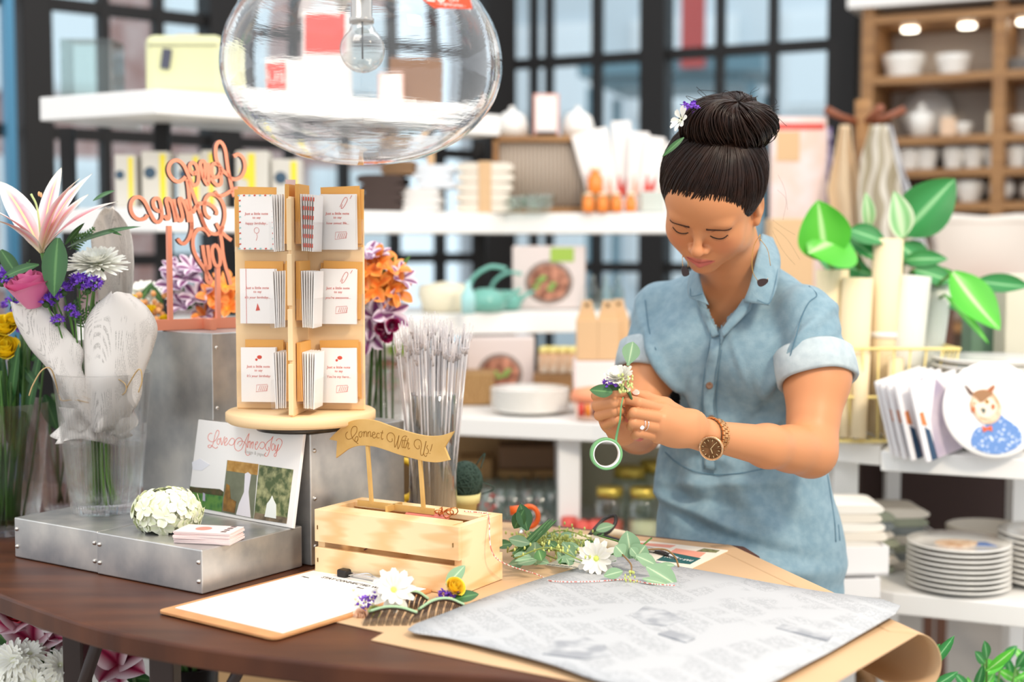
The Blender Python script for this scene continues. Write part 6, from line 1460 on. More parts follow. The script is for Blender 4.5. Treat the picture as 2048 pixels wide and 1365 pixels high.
for d in ((1262, 1118, 1255, 1064, .034, 2.07), (1248, 1112, 1232, 1092, .026, 2.05), (1270, 1120, 1290, 1092, .034, 2.06), (1272, 1112, 1314, 1130, .022, 2.03), (1293, 1134, 1356, 1170, .036, 2.00), (1285, 1158, 1335, 1168, .012, 1.99), (1208, 1153, 1245, 1142, .018, 2.01), (1314, 1132, 1350, 1130, .010, 2.03), (1275, 1113, 1262, 1096, .016, 2.05)):
    eleaf(d[0], d[1], d[2], d[3], d[4], es, Y=d[5], nrm=(uni(-.15, .15), -.8, .6))
mb = MB()
for i in range(16): mb.ell(P(1262+uni(-14, 14), 1158+uni(-14, 14), 2.0), (.0014, .0014, .0028), 5, 4)
mb.build('seed_cluster', SEED, es, kind='stuff')
dz_ = thing('white_daisy', 'white daisy lying among the eucalyptus on the newspaper edge', 'flower', tuple(PZ(1195, 1130, TZ+.004)))
daisy(P(1193, 1118, 2.07), (-.2, -.9, .2), .030, WD, dz_, 2, 12, .36, .1, EYE, 'flower_head'); stem([P(1193, 1116, 2.08), P(1230, 1108, 2.10), P(1275, 1103, 2.12)], .0014, dz_)
# postcards
PCARD = mat('postcard', '#f3ead9', .5)
def flat(name, pts, m, z0, z1, parent=None): return MB().prism([(p.x, p.y) for p in [PZ(a_, b_, z0) for a_, b_ in pts]], z0, z1).build(name, m, parent)
pc_ = flat('postcard', [(1182, 1083), (1300, 1085), (1456, 1103), (1376, 1142), (1290, 1133)], PCARD, TZ+.0018, TZ+.0034); tag(pc_, 'large printed postcard reading PAR AVION lying upside down by her dress', 'postcard')
flat('teal_banner', [(1312, 1122), (1340, 1106), (1402, 1118), (1380, 1130)], mat('dark_teal_ink', '#1f5c5c', .5), TZ+.003, TZ+.0037, pc_); flat('salmon_panel', [(1330, 1112), (1352, 1098), (1412, 1107), (1398, 1117)], mat('salmon_ink', '#f0a088', .5), TZ+.003, TZ+.0036, pc_)
flat('olive_picture', [(1392, 1104), (1408, 1098), (1440, 1102), (1432, 1107)], mat('olive_ink', '#8a8f5e', .6, col2='#5a4a30', nscale=200), TZ+.003, TZ+.0036, pc_); flat('salmon_panel', [(1268, 1090), (1275, 1086), (1352, 1092), (1340, 1097)], MATS['salmon_ink'], TZ+.003, TZ+.0036, pc_)
pm = PZ(1358, 1118, TZ+.0038); dxx = (PZ(1330, 1113, TZ)-PZ(1388, 1122, TZ)).normalized()
text('PAR AVION', .0155, axes(pm, dxx, (-dxx.y, dxx.x, 0)), WHITEPAPER, pc_, depth=.0001, sx=.62)
p2_ = flat('postcard', [(1090, 1132), (1150, 1140), (1212, 1110), (1180, 1098)], PCARD, TZ+.0018, TZ+.0030); tag(p2_, 'cream postcard with a dotted border half under the greenery', 'postcard')
mb = MB()
for i in range(7): a_ = PZ(1098+9*i*.95, 1130+i*.9, TZ+.003); mb.box((a_.x, a_.y, TZ+.0031), (.006, .003, .0003))
mb.build('dotted_border', mat('slate_ink', '#4a5a60', .6), p2_)
flat('red_stamp', [(1150, 1122), (1172, 1117), (1200, 1113), (1180, 1120)], REDI, TZ+.003, TZ+.0034, p2_)
# tools: floral shears and tape
ts = thing('garden_shears', 'black and orange garden shears lying at the back of the table', 'shears', tuple(PZ(1230, 1075, TZ+.003)))
stem([P(1178, 1072, 2.30), P(1205, 1042, 2.32), P(1228, 1032, 2.32), P(1231, 1045, 2.31), P(1218, 1064, 2.30), P(1195, 1072, 2.30)], .0032, ts, BLK, 'handle_loop')
stem([on(1205, 1072, .006), on(1262, 1090, .006), on(1340, 1112, .006)], .004, ts, BLK, 'handle'); mb = MB(); mb.ell(on(1272, 1092, .009), (.012, .009, .005)); mb.build('pivot', mat('orange_plastic', '#ee6a28', .4), ts)
mb = MB(); mb.tube([on(1276, 1096, .008), on(1320, 1104, .007), on(1358, 1118, .006)], [.005, .004, .002]); mb.build('blade', CHR, ts)
for (a_, b_), (c_, d_), r, lb_ in (((1140, 1078), (1238, 1094), .010, 'ivory wooden dowel lying among the eucalyptus stems'), ((1214, 1066), (1262, 1076), .008, 'second ivory dowel tip lying behind the first')):
    mb = MB(); mb.tube(spline([on(a_, b_, r), on((a_+c_)/2, (b_+d_)/2-2, r), on(c_, d_, r)], 5), [r*.55]+[r]*9+[r*.8], 12); tag(mb.build('garden_dowel', mat('ivory_wood', '#efe0c2', .5)), lb_, 'dowel')
# scissors with orange grips right behind crate
os_ = thing('orange_scissors', 'orange handled scissors behind the dark eucalyptus leaf', 'scissors', tuple(PZ(1045, 1060, TZ+.003)))
c_ = P(1058, 1034, 2.40); mb = MB(); mb.tube([c_+Vector((.016*math.cos(q), 0, .018*math.sin(q))) for q in [i*PI/10 for i in range(20)]], .0045, 8, closed=True); mb.tube([P(1020, 1022, 2.40), P(1045, 1020, 2.40)], .008); mb.build('grip', MATS['orange_plastic'], os_)
mb = MB(); mb.tube([P(1050, 1046, 2.40), PZ(1040, 1070, TZ+.006)], .004); mb.build('blade', CHR, os_)

# -- buckets of flowers under the table at the lower left
bk1 = Vector((-.60, 2.25, 0)); b1_ = thing('flower_bucket', 'black bucket of white chrysanthemums and pink lilies under the table', 'bucket', tuple(bk1))
MB().lathe([(.001, .30), (.09, .30), (.12, .60), (.125, .605), (.118, .605), (.088, .31), (.001, .31)], 32, c=bk1).build('bucket', BLK, b1_)
MB().cyl(bk1, .10, .30, 24).build('stand', DW, b1_)
f1 = thing('bucket_bunch', 'white chrysanthemums and stargazer lilies standing in the bucket under the table', 'flowers', (bk1.x, bk1.y, .62))
YU = 2.2
for px, py, r, n_ in ((30, 1300, .05, (-.2, -.8, .5)), (0, 1345, .055, (-.3, -.8, .4)), (70, 1345, .045, (.0, -.9, .4)), (120, 1310, .04, (.5, -.7, .5)), (110, 1345, .035, (.3, -.9, .1)), (60, 1290, .04, (.2, -.5, .9)), (20, 1368, .05, (0, -.9, .2)), (150, 1350, .03, (.5, -.8, .0))):
    daisy(P(px, py+22, YU-.05), n_, r*.72, MUM, f1, 3, 15, .24, .05, name='chrysanthemum')
for c_, tips in (((70, 1290), ((0, 1240), (60, 1225), (110, 1240), (120, 1275), (20, 1290), (90, 1310))), ((235, 1330), ((190, 1285), (240, 1270), (290, 1300), (285, 1345), (200, 1360), (240, 1370))), ((140, 1275), ((170, 1245), (120, 1240), (105, 1270), (150, 1300))), ((40, 1250), ((10, 1215), (60, 1235), (0, 1260)))):
    for tp_ in tips: lily(P(c_[0], c_[1], YU+.03), [P(tp_[0], tp_[1], YU-.02)], .035, LILYD, f1, (0, -.7, .6), 'lily_petal')
for c_, tips in (((95, 1250), ((60, 1240), (110, 1232), (115, 1260))), ((215, 1285), ((195, 1262), (215, 1290), (260, 1292)))):
    for tp_ in tips: lily(P(c_[0], c_[1], YU), [P(tp_[0], tp_[1], YU-.03)], .022, LILY, f1, (0, -.7, .6), 'lily_petal')
rosehead(P(36, 1232, YU), (0, -.5, .8), .016, uv_mat('red_rose', '#c8283a', '#a81c30', rough=.5), f1); 
for i in range(26): a_ = P(uni(-10, 270), uni(1225, 1365), YU+.06); leafp(a_, a_+Vector((uni(-.05, .05), -.02, uni(-.02, .05))), .022, DKGREEN, f1)
for i in range(12): stem([bk1+Vector((uni(-.06, .06), uni(-.05, .05), .33)), P(uni(0, 260), uni(1280, 1365), YU+.04)], .003, f1, DS)
bk2 = Vector((-.52, 2.58, 0)); b2_ = thing('flower_bucket', 'empty black bucket with cut stems right of the table leg', 'bucket', tuple(bk2))
bk2 = P(385, 1330, 2.55); rimz = bk2.z; MB().lathe([(.001, rimz-.3), (.035, rimz-.3), (.048, rimz), (.046, rimz), (.033, rimz-.29), (.001, rimz-.29)], 32, c=(bk2.x, bk2.y, 0)).build('bucket', BLK, b2_)
MB().cyl((bk2.x, bk2.y, 0), .03, rimz-.3, 20).build('stand', DW, b2_)
for i in range(6): stem([Vector((bk2.x+uni(-.02, .02), bk2.y, rimz-.1)), P(355+uni(-6, 70), 1285+uni(-10, 15), 2.5)], .0035, b2_, DS)
# ================================================================ the florist
def V3_(p): return np.array([p[0], p[1], p[2]], dtype=np.float32)
class SDF:
    """smooth union of round cones and ellipsoids, meshed by surface nets"""
    def __init__(s): s.p = []
    def cap(s, a, b, ra, rb, k=.015, sub=False):
        a = V3_(a); b = V3_(b); m = max(ra, rb)
        s.p.append(('c', a, b, ra, rb, k, sub, np.minimum(a, b)-m, np.maximum(a, b)+m)); return s
    def chain(s, pts, rs, k=.006):
        for i in range(len(pts)-1): s.cap(pts[i], pts[i+1], rs[i], rs[i+1], k if i else k)
        return s
    def ell(s, c, r, rot=None, k=.015, sub=False):
        c = V3_(c); r = V3_(r); Rm = np.array(rot, dtype=np.float32) if rot is not None else np.eye(3, dtype=np.float32)  # rows = axes
        ext = np.sqrt(((Rm*r[:, None])**2).sum(0)); s.p.append(('e', c, Rm, r, None, k, sub, c-ext, c+ext)); return s
    @staticmethod
    def prim(q, X):
        if q[0] == 'c':
            a, b, ra, rb = q[1:5]; ba = b-a; l2 = max(float(ba@ba), 1e-12); pa = X-a; h = np.clip((pa@ba)/l2, 0, 1)
            return np.sqrt(((pa-h[..., None]*ba)**2).sum(-1))-(ra+(rb-ra)*h)
        c, Rm, r = q[1:4]; L = (X-c)@Rm.T; k0 = np.sqrt(((L/r)**2).sum(-1)); k1 = np.sqrt(((L/(r*r))**2).sum(-1))
        return k0*(k0-1)/np.maximum(k1, 1e-6)
    def at(s, X):
        X = np.asarray(X, dtype=np.float32); f = np.full(X.shape[:-1], 1., dtype=np.float32)
        for q in s.p: f = s.comb(f, s.prim(q, X), q[5], q[6])
        return f
    @staticmethod
    def comb(f, d, k, sub):
        if sub: g = -d; h = np.maximum(k-np.abs(f-g), 0)/k; return np.maximum(f, g)+h*h*k*.25
        h = np.maximum(k-np.abs(f-d), 0)/k; return np.minimum(f, d)-h*h*k*.25
    def mesh(s, lo, hi, h, excl=()):
        lo = V3_(lo); hi = V3_(hi); n = np.ceil((hi-lo)/h).astype(int)+1
        f = np.full(n, 1., dtype=np.float32); ax = [lo[i]+h*np.arange(n[i], dtype=np.float32) for i in range(3)]
        for q in s.p:
            m = q[5]+3*h; i0 = np.clip(np.floor((q[7]-m-lo)/h).astype(int), 0, n); i1 = np.clip(np.ceil((q[8]+m-lo)/h).astype(int)+1, 0, n)
            if (i1 <= i0).any(): continue
            sl = tuple(slice(i0[i], i1[i]) for i in range(3)); G = np.stack(np.meshgrid(*[ax[i][sl[i]] for i in range(3)], indexing='ij'), -1)
            f[sl] = s.comb(f[sl], s.prim(q, G), q[5], q[6])
        return nets(f, lo, h, excl)
def nets(f, lo, h, excl=()):
    ins = f < 0; n = np.array(f.shape); c = n-1
    cnt = np.zeros(c, np.int8)
    for dx in (0, 1):
        for dy in (0, 1):
            for dz in (0, 1): cnt += ins[dx:dx+c[0], dy:dy+c[1], dz:dz+c[2]]
    act = (cnt > 0) & (cnt < 8); ix = np.argwhere(act); idx = np.full(c, -1, np.int32); idx[act] = np.arange(len(ix))
    acc = np.zeros((len(ix), 3)); w = np.zeros(len(ix)); cor = [(a, b, d) for a in (0, 1) for b in (0, 1) for d in (0, 1)]
    for i, a in enumerate(cor):
        for b in cor[i+1:]:
            if sum(abs(a[k]-b[k]) for k in range(3)) != 1: continue
            fa = f[tuple((ix+a).T)]; fb = f[tuple((ix+b).T)]; m = (fa < 0) != (fb < 0)
            t = np.where(m, fa/np.where(m, fa-fb, 1), 0); p = np.array(a)+t[:, None]*(np.array(b)-np.array(a)); acc += p*m[:, None]; w += m
    v = (ix+acc/w[:, None])*h+lo; faces = []
    for k in range(3):
        a, b = [(1, 2), (2, 0), (0, 1)][k]; sl0 = [slice(None)]*3; sl1 = [slice(None)]*3; sl0[k] = slice(0, -1); sl1[k] = slice(1, None)
        s0 = ins[tuple(sl0)]; s1 = ins[tuple(sl1)]; e = np.argwhere(s0 != s1); e = e[(e[:, a] > 0) & (e[:, b] > 0) & (e[:, a] < c[a]) & (e[:, b] < c[b])]
        if not len(e): continue
        ea = np.zeros(3, int); ea[a] = 1; eb = np.zeros(3, int); eb[b] = 1
        q = np.stack([idx[tuple((e-d).T)] for d in (ea+eb, eb, 0*ea, ea)], 1); fl = s0[tuple(e.T)]; q[~fl] = q[~fl][:, ::-1]; faces.append(q)
    F_ = np.concatenate(faces); F_ = F_[(F_ >= 0).all(1)]
    for (l_, h_) in excl:
        cen = v[F_].mean(1); inn = ((cen > V3_(l_)) & (cen < V3_(h_))).all(1); F_ = F_[~inn]
    return v, F_
def join(parts):
    vs, fs, o = [], [], 0
    for v, f in parts: vs.append(v); fs.append(f+o); o += len(v)
    v = np.concatenate(vs); f = np.concatenate(fs); used = np.unique(f); rm = np.full(len(v), -1); rm[used] = np.arange(len(used)); return v[used], rm[f]
def rawmesh(name, v, f, m, parent, tone=None):
    me = bpy.data.meshes.new(name); off = Vector((0, 0, 0)); q = parent
    while q is not None: off = off+BASE.get(q.name, Vector((0, 0, 0))); q = q.parent
    me.from_pydata((v-np.array(off)).tolist(), [], f.tolist()); me.polygons.foreach_set('use_smooth', [True]*len(me.polygons)); me.update()
    if tone is not None:
        a = me.color_attributes.new('tone', 'FLOAT_COLOR', 'POINT'); a.data.foreach_set('color', np.concatenate([tone, np.ones((len(tone), 1))], 1).astype(np.float32).ravel())
    me.materials.append(m); o = bpy.data.objects.new(name, me); COL.objects.link(o); o.parent = parent; return o
# ---- head frame
psi, phi, rol = R(27), R(41), R(-11)
f0 = Vector((-math.sin(psi), -math.cos(psi), 0)); hl = Vector((-math.cos(psi), math.sin(psi), 0)); hf = f0*math.cos(phi)-Vector((0, 0, 1))*math.sin(phi); hu = hl.cross(hf)
rq = Matrix.Rotation(rol, 3, hf); hl = rq @ hl; hu = rq @ hu
HR = Matrix((hl, hf, hu)).transposed(); HC = P(1400, 456, 2.245)-HR @ Vector((0, .078, 0))
def h2(x, y, z): return HC+HR @ Vector((x, y, z))
HRr = [tuple(hl), tuple(hf), tuple(hu)]
def hrot(a, axis):  # local extra rotation
    m = (HR @ Matrix.Rotation(a, 3, axis)); return [tuple(m.col[i]) for i in range(3)]
B = SDF()
def he(c, r, k=.015, sub=False, rot=None): B.ell(h2(*c), r, rot or HRr, k, sub)
def hc_(a, b, ra, rb, k=.01, sub=False): B.cap(h2(*a), h2(*b), ra, rb, k, sub)
he((0, -.014, .034), (.074, .094, .080), .02)
he((0, .030, -.020), (.062, .054, .076), .03)
he((0, .044, .034), (.056, .042, .048), .03)
he((0, .036, -.060), (.049, .044, .040), .025)
he((0, .068, -.090), (.019, .015, .014), .022)
NB = P(1480, 610, 2.47)          # base of the neck
for s in (-1, 1):
    he((s*.037, .056, -.030), (.024, .021, .027), .022)
    he((s*.052, .018, -.058), (.014, .026, .026), .02)
    he((s*.027, .0755, .014), (.021, .009, .0075), .014)
    he((s*.031, .096, -.003), (.017, .012, .0105), .012, True)
    he((s*.031, .0690, -.004), (.0155, .0135, .0125), .004)
    he((s*.034, .0655, -.0175), (.015, .010, .007), .010)
hc_((0, .0795, .010), (0, .0985, -.027), .0052, .0078, .010)
he((0, .1010, -.0325), (.0102, .0092, .0085), .007)
for s in (-1, 1):
    he((s*.0112, .0895, -.0368), (.0066, .0085, .0066), .006)
    he((s*.0065, .0965, -.0430), (.0032, .0042, .0036), .0025, True)
he((0, .070, -.062), (.028, .017, .018), .014)
for s in (-1, 1):
    hc_((s*.023, .0785, -.0618), (s*.004, .0890, -.0598), .0020, .0040, .004)
    hc_((s*.021, .0785, -.0650), (0, .0875, -.0705), .0022, .0054, .004)
    hc_((s*.0265, .0790, -.0615), (0, .0955, -.0655), .0008, .0011, .0024, True)
    he((s*.074, -.014, -.016), (.0075, .017, .029), .006, False, hrot(R(-14), 'X'))
    he((s*.082, -.008, -.014), (.005, .009, .017), .004, True, hrot(R(-14), 'X'))
    he((s*.0725, -.004, -.041), (.0058, .008, .009), .006)
B.cap(h2(0, -.030, -.035), NB, .052, .054, .035)
B.cap(h2(0, .0, -.05), NB+Vector((-.01, -.02, .04)), .040, .045, .03)
n_head = len(B.p)
# ---- torso frame
pb_ = R(22); bl_ax = Vector((math.cos(pb_), -math.sin(pb_), 0)); bf_ax = Vector((-math.sin(pb_), -math.cos(pb_), 0)); BR_ = [tuple(bl_ax), tuple(bf_ax), (0, 0, 1)]
RS = P(1322, 618, 2.53); LS = P(1610, 640, 2.37)
tors = [(P(1470, 660, 2.47), (.142, .086, .125), .04), (P(1484, 840, 2.48), (.130, .092, .15), .06), (P(1490, 955, 2.48), (.142, .100, .10), .06), (P(1497, 1090, 2.48), (.153, .112, .17), .06)]
def torso(S_, g, k2=1.):
    for c, r, k in tors: S_.ell(c, (r[0]+g, r[1]+g, r[2]+g), BR_, k)
    for s, fw in ((-1, .062), (1, .066)): c = P(1466, 715, 2.47)+bl_ax*(s*.066)+bf_ax*fw; S_.ell(c, (.066+g, .050+g, .062+g), BR_, .05)
    for sh in (RS, LS): S_.cap(NB+Vector((0, .01, -.035)), sh, .044+g, .042+g, .02)
    S_.cap(P(1530, 548, 2.455), LS+Vector((-.01, 0, .004)), .026+g, .034+g, .015); S_.cap(P(1415, 560, 2.50), RS+Vector((.01, 0, .004)), .026+g, .033+g, .015)
torso(B, -.017)
hipc = P(1500, 1150, 2.48)
for s in (-1, 1):
    a_ = hipc+bl_ax*(s*.072); kn = Vector((a_.x, a_.y-.01, .47)); an = Vector((a_.x, a_.y+.02, .085))
    B.cap(a_, kn, .078, .052, .04); B.cap(kn, an, .050, .034, .02); B.cap(an, Vector((an.x, an.y+.02, .045)), .034, .034, .02)
    B.cap(Vector((an.x, an.y+.03, .042)), an+bf_ax*.13+Vector((0, 0, -.052)), .034, .026, .02)
# ---- arms
LM_ = P(1634, 755, 2.32); LE = P(1621, 903, 2.26); LF = P(1535, 893, 2.165); LW = P(1424, 872, 2.075)
B.cap(LS, LM_, .042, .050, .015); B.cap(LM_, LE, .050, .040, .03); B.cap(LE, LF, .040, .0325, .02); B.cap(LF, LW, .0325, .0225, .015)
B.ell(LE.lerp(LF, .45), (.040, .0315, .0315), [tuple((LF-LE).normalized()), tuple((LF-LE).normalized().orthogonal().normalized()), tuple((LF-LE).normalized().cross((LF-LE).normalized().orthogonal().normalized()))], .02)
RM_ = P(1298, 745, 2.48); RE = P(1277, 862, 2.40); RW = P(1246, 860, 2.10)
B.cap(RS, RM_, .038, .041, .015); B.cap(RM_, RE, .041, .036, .03); B.cap(RE, RW, .037, .0245, .02)
# ---- her left hand (right in the picture)
def fing(pts, rs, k=.004): B.chain([P(*p) for p in pts], rs, k)
lm = [P(1326, 822, 2.035), P(1324, 838, 2.02), P(1320, 855, 2.02), P(1316, 871, 2.03)]
for q in lm: B.cap(LW+Vector((-.01, 0, 0)), q, .0185, .0125, .012)
B.ell(P(1366, 856, 2.048), (.038, .014, .026), [(.92, .12, .38), (-.1, .99, -.06), (-.38, .02, .92)], .012)
K_ = .0009
B.chain([lm[0], P(1276, 806, 1.995), P(1257, 800, 1.998), P(1242, 803, 2.010)], [.0102, .0082, .0072, .0062], K_)
B.chain([lm[1], P(1268, 826, 1.985), P(1262, 832, 2.005), P(1272, 838, 2.018)], [.0098, .0078, .0074, .0068], K_)
B.chain([lm[2], P(1267, 846, 1.988), P(1263, 853, 2.008), P(1275, 858, 2.022)], [.0096, .0076, .0072, .0066], K_)
B.chain([lm[3], P(1276, 866, 1.998), P(1270, 872, 2.012), P(1280, 876, 2.026)], [.0088, .0070, .0066, .0060], K_)
B.chain([P(1378, 846, 2.07), P(1330, 812, 2.052), P(1291, 797, 2.035), P(1268, 788, 2.020)], [.0165, .0118, .0098, .0078], .006)
# ---- her right hand (left in the picture)
rm = [P(1215, 792, 2.055), P(1210, 812, 2.06), P(1212, 832, 2.065), P(1220, 849, 2.07)]
for q in rm: B.cap(RW+Vector((0, 0, .004)), q, .018, .0125, .012)
B.ell(P(1238, 832, 2.075), (.022, .014, .030), [(.95, .3, 0), (-.3, .95, 0), (0, 0, 1)], .012)
B.chain([rm[0], P(1194, 792, 2.015), P(1229, 786, 1.990), P(1254, 782, 1.998)], [.0100, .0088, .0084, .0070], K_)
B.chain([rm[1], P(1195, 812, 2.010), P(1228, 806, 1.986), P(1246, 803, 2.004)], [.0098, .0084, .0080, .0070], K_)
B.chain([rm[2], P(1199, 831, 2.012), P(1229, 822, 1.990), P(1243, 822, 2.008)], [.0095, .0082, .0077, .0066], K_)
B.chain([rm[3], P(1211, 849, 2.018), P(1231, 840, 1.998), P(1242, 838, 2.012)], [.0088, .0078, .0074, .0064], K_)
B.chain([P(1252, 856, 2.09), P(1262, 828, 2.055), P(1266, 803, 2.035), P(1260, 783, 2.022)], [.0165, .0125, .0100, .0076], .006)
lo_h = HC-Vector((.125, .14, .135)); hi_h = HC+Vector((.125, .14, .15))
lo_a = P(1165, 915, 2.02); lo_a.y = 1.94; hi_a = P(1400, 760, 2.05); hi_a.y = 2.14
BX = [((lo_h), (hi_h)), (lo_a, hi_a)]
def shr(b, e): return (b[0]+Vector((e,)*3), b[1]-Vector((e,)*3))
b_up = (Vector((.10, 1.98, .98)), Vector((.66, 2.66, 1.46)))
pA = B.mesh(lo_h, hi_h, .00165); pB = B.mesh(lo_a, hi_a, .0013)
pC = B.mesh(b_up[0], b_up[1], .0034, [shr(BX[0], .004), shr(BX[1], .004)])
pD = B.mesh(Vector((.16, 2.28, -.0)), Vector((.70, 2.72, 1.0)), .009, [shr((b_up[0]-Vector((.1, 0, 0)), b_up[1]+Vector((.1, .1, 0))), .009)])
bv, bf = join([pA, pB, pC, pD])
# natural skin colour differences: lips, cheeks, knuckles
loc_ = (bv-np.array(HC))@np.array(HR)
tone = np.tile(np.array(lin('#cb8b5f')[:3]), (len(bv), 1))
def blend(mask, col): global tone; tone = tone*(1-mask[:, None])+np.array(lin(col)[:3])*mask[:, None]
def gm(c, r): return np.exp(-(((loc_-np.array(c))/np.array(r))**2).sum(1))
lipd = np.minimum(np.abs(loc_[:, 0])/.021, 1.2)
lip = (np.abs(loc_[:, 0]) < .024)*(loc_[:, 1] > .070)*np.clip(1-np.abs((loc_[:, 2]+.0658-np.abs(loc_[:, 0])*.12)/(.0102*(1.03-np.minimum(lipd*.9, 1.1)**2*.85)))**6, 0, 1)
for s in (-1, 1): blend(.30*gm((s*.038, .075, -.030), (.02, .02, .018)), '#cf6f55')
blend(.16*gm((0, .1, -.034), (.012, .02, .01)), '#cc7058'); blend(np.clip(lip, 0, 1)*.85, '#c0605c')
SK = mat('skin', '#c98358', .46, spec=.4, sss=.06); nt_ = SK.node_tree; at_ = nt_.nodes.new('ShaderNodeVertexColor'); at_.layer_name = 'tone'; nt_.links.new(at_.outputs[0], nt_.nodes['Principled BSDF'].inputs['Base Color'])
base_ = Vector((hipc.x, hipc.y, 0))
pw = thing('person', 'woman in light denim dress with dark top bun looking down at flowers in her hands', 'person', tuple(base_))
rawmesh('body', bv, bf, SK, pw, tone)
def proj(p, d=0., S_=None, it=4):
    S_ = S_ or B; p = np.array(p, dtype=np.float32)
    for _ in range(it):
        e = .0008; g = np.array([S_.at(p+np.eye(3, dtype=np.float32)[i]*e)-S_.at(p-np.eye(3, dtype=np.float32)[i]*e) for i in range(3)])/(2*e); v_ = S_.at(p)-d; p = p-v_*g/max(1e-6, float((g**2).sum()))
    return Vector(p.tolist())
HEAD = SDF(); HEAD.p = B.p[:n_head]
# ---- brows, lashes, nails
HAIRM = mat('dark_brown_hair', '#150a06', .36, col2='#2c170d', nscale=60, spec=.30, ramp=(.3, .8)); LASH = mat('lash_black', '#140c0a', .6); BROW = mat('brow_brown', '#4e3224', .9)
for s in (-1, 1):
    pts = [proj(h2(s*x, .083-.25*(x-.012)**1, z_), .0002, HEAD) for x, z_ in ((.0120, .0128), (.021, .0122), (.032, .0118), (.042, .0098), (.051, .0052))]
    mb = MB(); sp_ = spline(pts, 5); n = len(sp_)
    for q_ in range(-2, 3): mb.tube([p+hu*(.0008*q_*(1-.75*i/n)) for i, p in enumerate(sp_)], [.0006]+[.0010]*(n-2)+[.0002], 5)
    mb.build('eyebrow', BROW, pw)
    pts = [proj(h2(s*x, .080, z_), .0004, HEAD) for x, z_ in ((.0165, -.0085), (.022, -.0122), (.030, -.0142), (.038, -.0125), (.0475, -.0068))]
    sp_ = spline(pts, 6); mb = MB(); mb.tube(sp_, [.0003]+[.0009]*(len(sp_)-2)+[.0005], 6)
    for i in range(4, len(sp_), 2): p = sp_[i]; mb.tube([p, p+hf*.0015-hu*.0018+hl*s*.0008, p+hf*.0028-hu*.0026+hl*s*.0018], [.0002, .00015, .0001], 4)
    mb.build('eyelashes', LASH, pw)
    pts = [proj(h2(s*x, .082, z_), -.0001, HEAD) for x, z_ in ((.019, -.0005), (.030, .0045), (.043, .0000))]; mb = MB(); mb.tube(spline(pts, 5), .0004, 4); mb.build('eyelid_crease', mat('crease_brown', '#8c5435', .7), pw)
pts = [proj(h2(x, .090, -.0655+abs(x)*.15), -.0001, HEAD) for x in (-.023, -.012, 0, .012, .023)]
mb = MB(); mb.tube(spline(pts, 5), [.0003]+[.0007]*18+[.0003], 5) if False else mb.tube(spline(pts, 5), .0006, 5); mb.build('mouth_line', mat('mouth_line', '#7a3a34', .7), pw)
NAIL = mat('nail_pink', '#eab3a2', .25, coat=.3)
for (px, py, Y), d, w_ in (((1272, 785, 2.012), (-.9, -.1, .3), .0052), ((1255, 779, 1.990), (1, -.2, .2), .0045)):
    p = proj(P(px, py, Y), .0003); M_ = along(p, Vector((0, -.75, .6)), d); mb = MB(); mb.ell((0, 0, 0), (w_, w_*1.1, .0009), M=M_); mb.build('fingernail', NAIL, pw)
# ---- hair
HS = SDF(); HS.ell(h2(0, -.016, .036), (.0850, .1035, .0895), HRr, .01); HS.ell(h2(0, -.055, -.01), (.066, .058, .066), HRr, .03)
hv, hfa = HS.mesh(HC-Vector((.15, .16, .15)), HC+Vector((.15, .16, .15)), .0025)
hloc = (hv-np.array(HC))@np.array(HR)
def hairside(L):   # >0 : face side, no hair
    x, y, z_ = L[..., 0], L[..., 1], L[..., 2]; ax = np.abs(x)
    a = .774*y-.632*z_-.0255+.25*np.maximum(ax-.035, 0)-.9*np.maximum(ax-.054, 0)
    return np.maximum(a, -.078-z_)
keep = hairside(hloc[hfa].mean(1)) < 0
hv2, hf2 = join([(hv, hfa[keep])])
hob = rawmesh('hair', hv2, hf2, HAIRM, pw); so_ = hob.modifiers.new('solid', 'SOLIDIFY'); so_.thickness = .012; so_.offset = -1
BC_ = P(1455, 249, 2.245); bunr = Vector((.0735, .062, .0475))
Tg = proj(P(1455, 268, 2.235), 0, HS)        # where the scalp hair gathers
def slerp_path(a, b, n=14):
    c0 = h2(0, -.016, .030); va = a-c0; vb = b-c0; out_ = []
    for i in range(n+1):
        t = i/n; out_.append(c0+va.lerp(vb, t).normalized()*(va.length*(1-t)+vb.length*t))
    return out_
def to_scalp(p, d): return proj(p, d, HS, 3)
mb = MB(); L0 = Vector(((Matrix(HRr)) @ (Tg-HC))[:])
edge = []
for i in range(620):
    a_ = uni(-PI, PI); th_j = uni(0, R(5)); sws = uni(-.10, .16)
    # find hairline point: start at the gather direction and walk away until the hair edge
    ax1 = (Tg-h2(0, -.016, .03)).normalized(); u1 = ax1.orthogonal().normalized(); w1 = ax1.cross(u1); c0 = h2(0, -.016, .030)
    best = None
    for st in range(3, 50):
        th2 = st*R(3.1); d = ax1*math.cos(th2)+(u1*math.cos(a_)+w1*math.sin(a_))*math.sin(th2); L_ = np.array(((Matrix(HRr)) @ (c0+d*.088-HC))[:])
        if hairside(L_) > 0: best = (th2, d); break
    if best is None: best = (R(150), d)
    nst = 12; pts = []
    for j in range(nst+1):
        th3 = (best[0]-th_j)*(1-j/nst)+R(7); sw = a_+sws*math.sin(j/nst*PI)
        d = ax1*math.cos(th3)+(u1*math.cos(sw)+w1*math.sin(sw))*math.sin(th3)
        L_ = d; 
        # scale to ellipsoid surface
        lo_ = Matrix(HRr) @ d; k = 1/math.sqrt((lo_.x/.0850)**2+(lo_.y/.1035)**2+(lo_.z/.0895)**2)
        pts.append(h2(0, -.016, .036)+d*(k+.0006+.0012*math.sin(i*1.7)*math.sin(j/nst*PI)))
    r0 = uni(.0005, .0013); mb.tube(pts, [r0*.15]+[r0]*(nst-1)+[r0*.8], 5)
mb.build('combed_strands', HAIRM, hob)
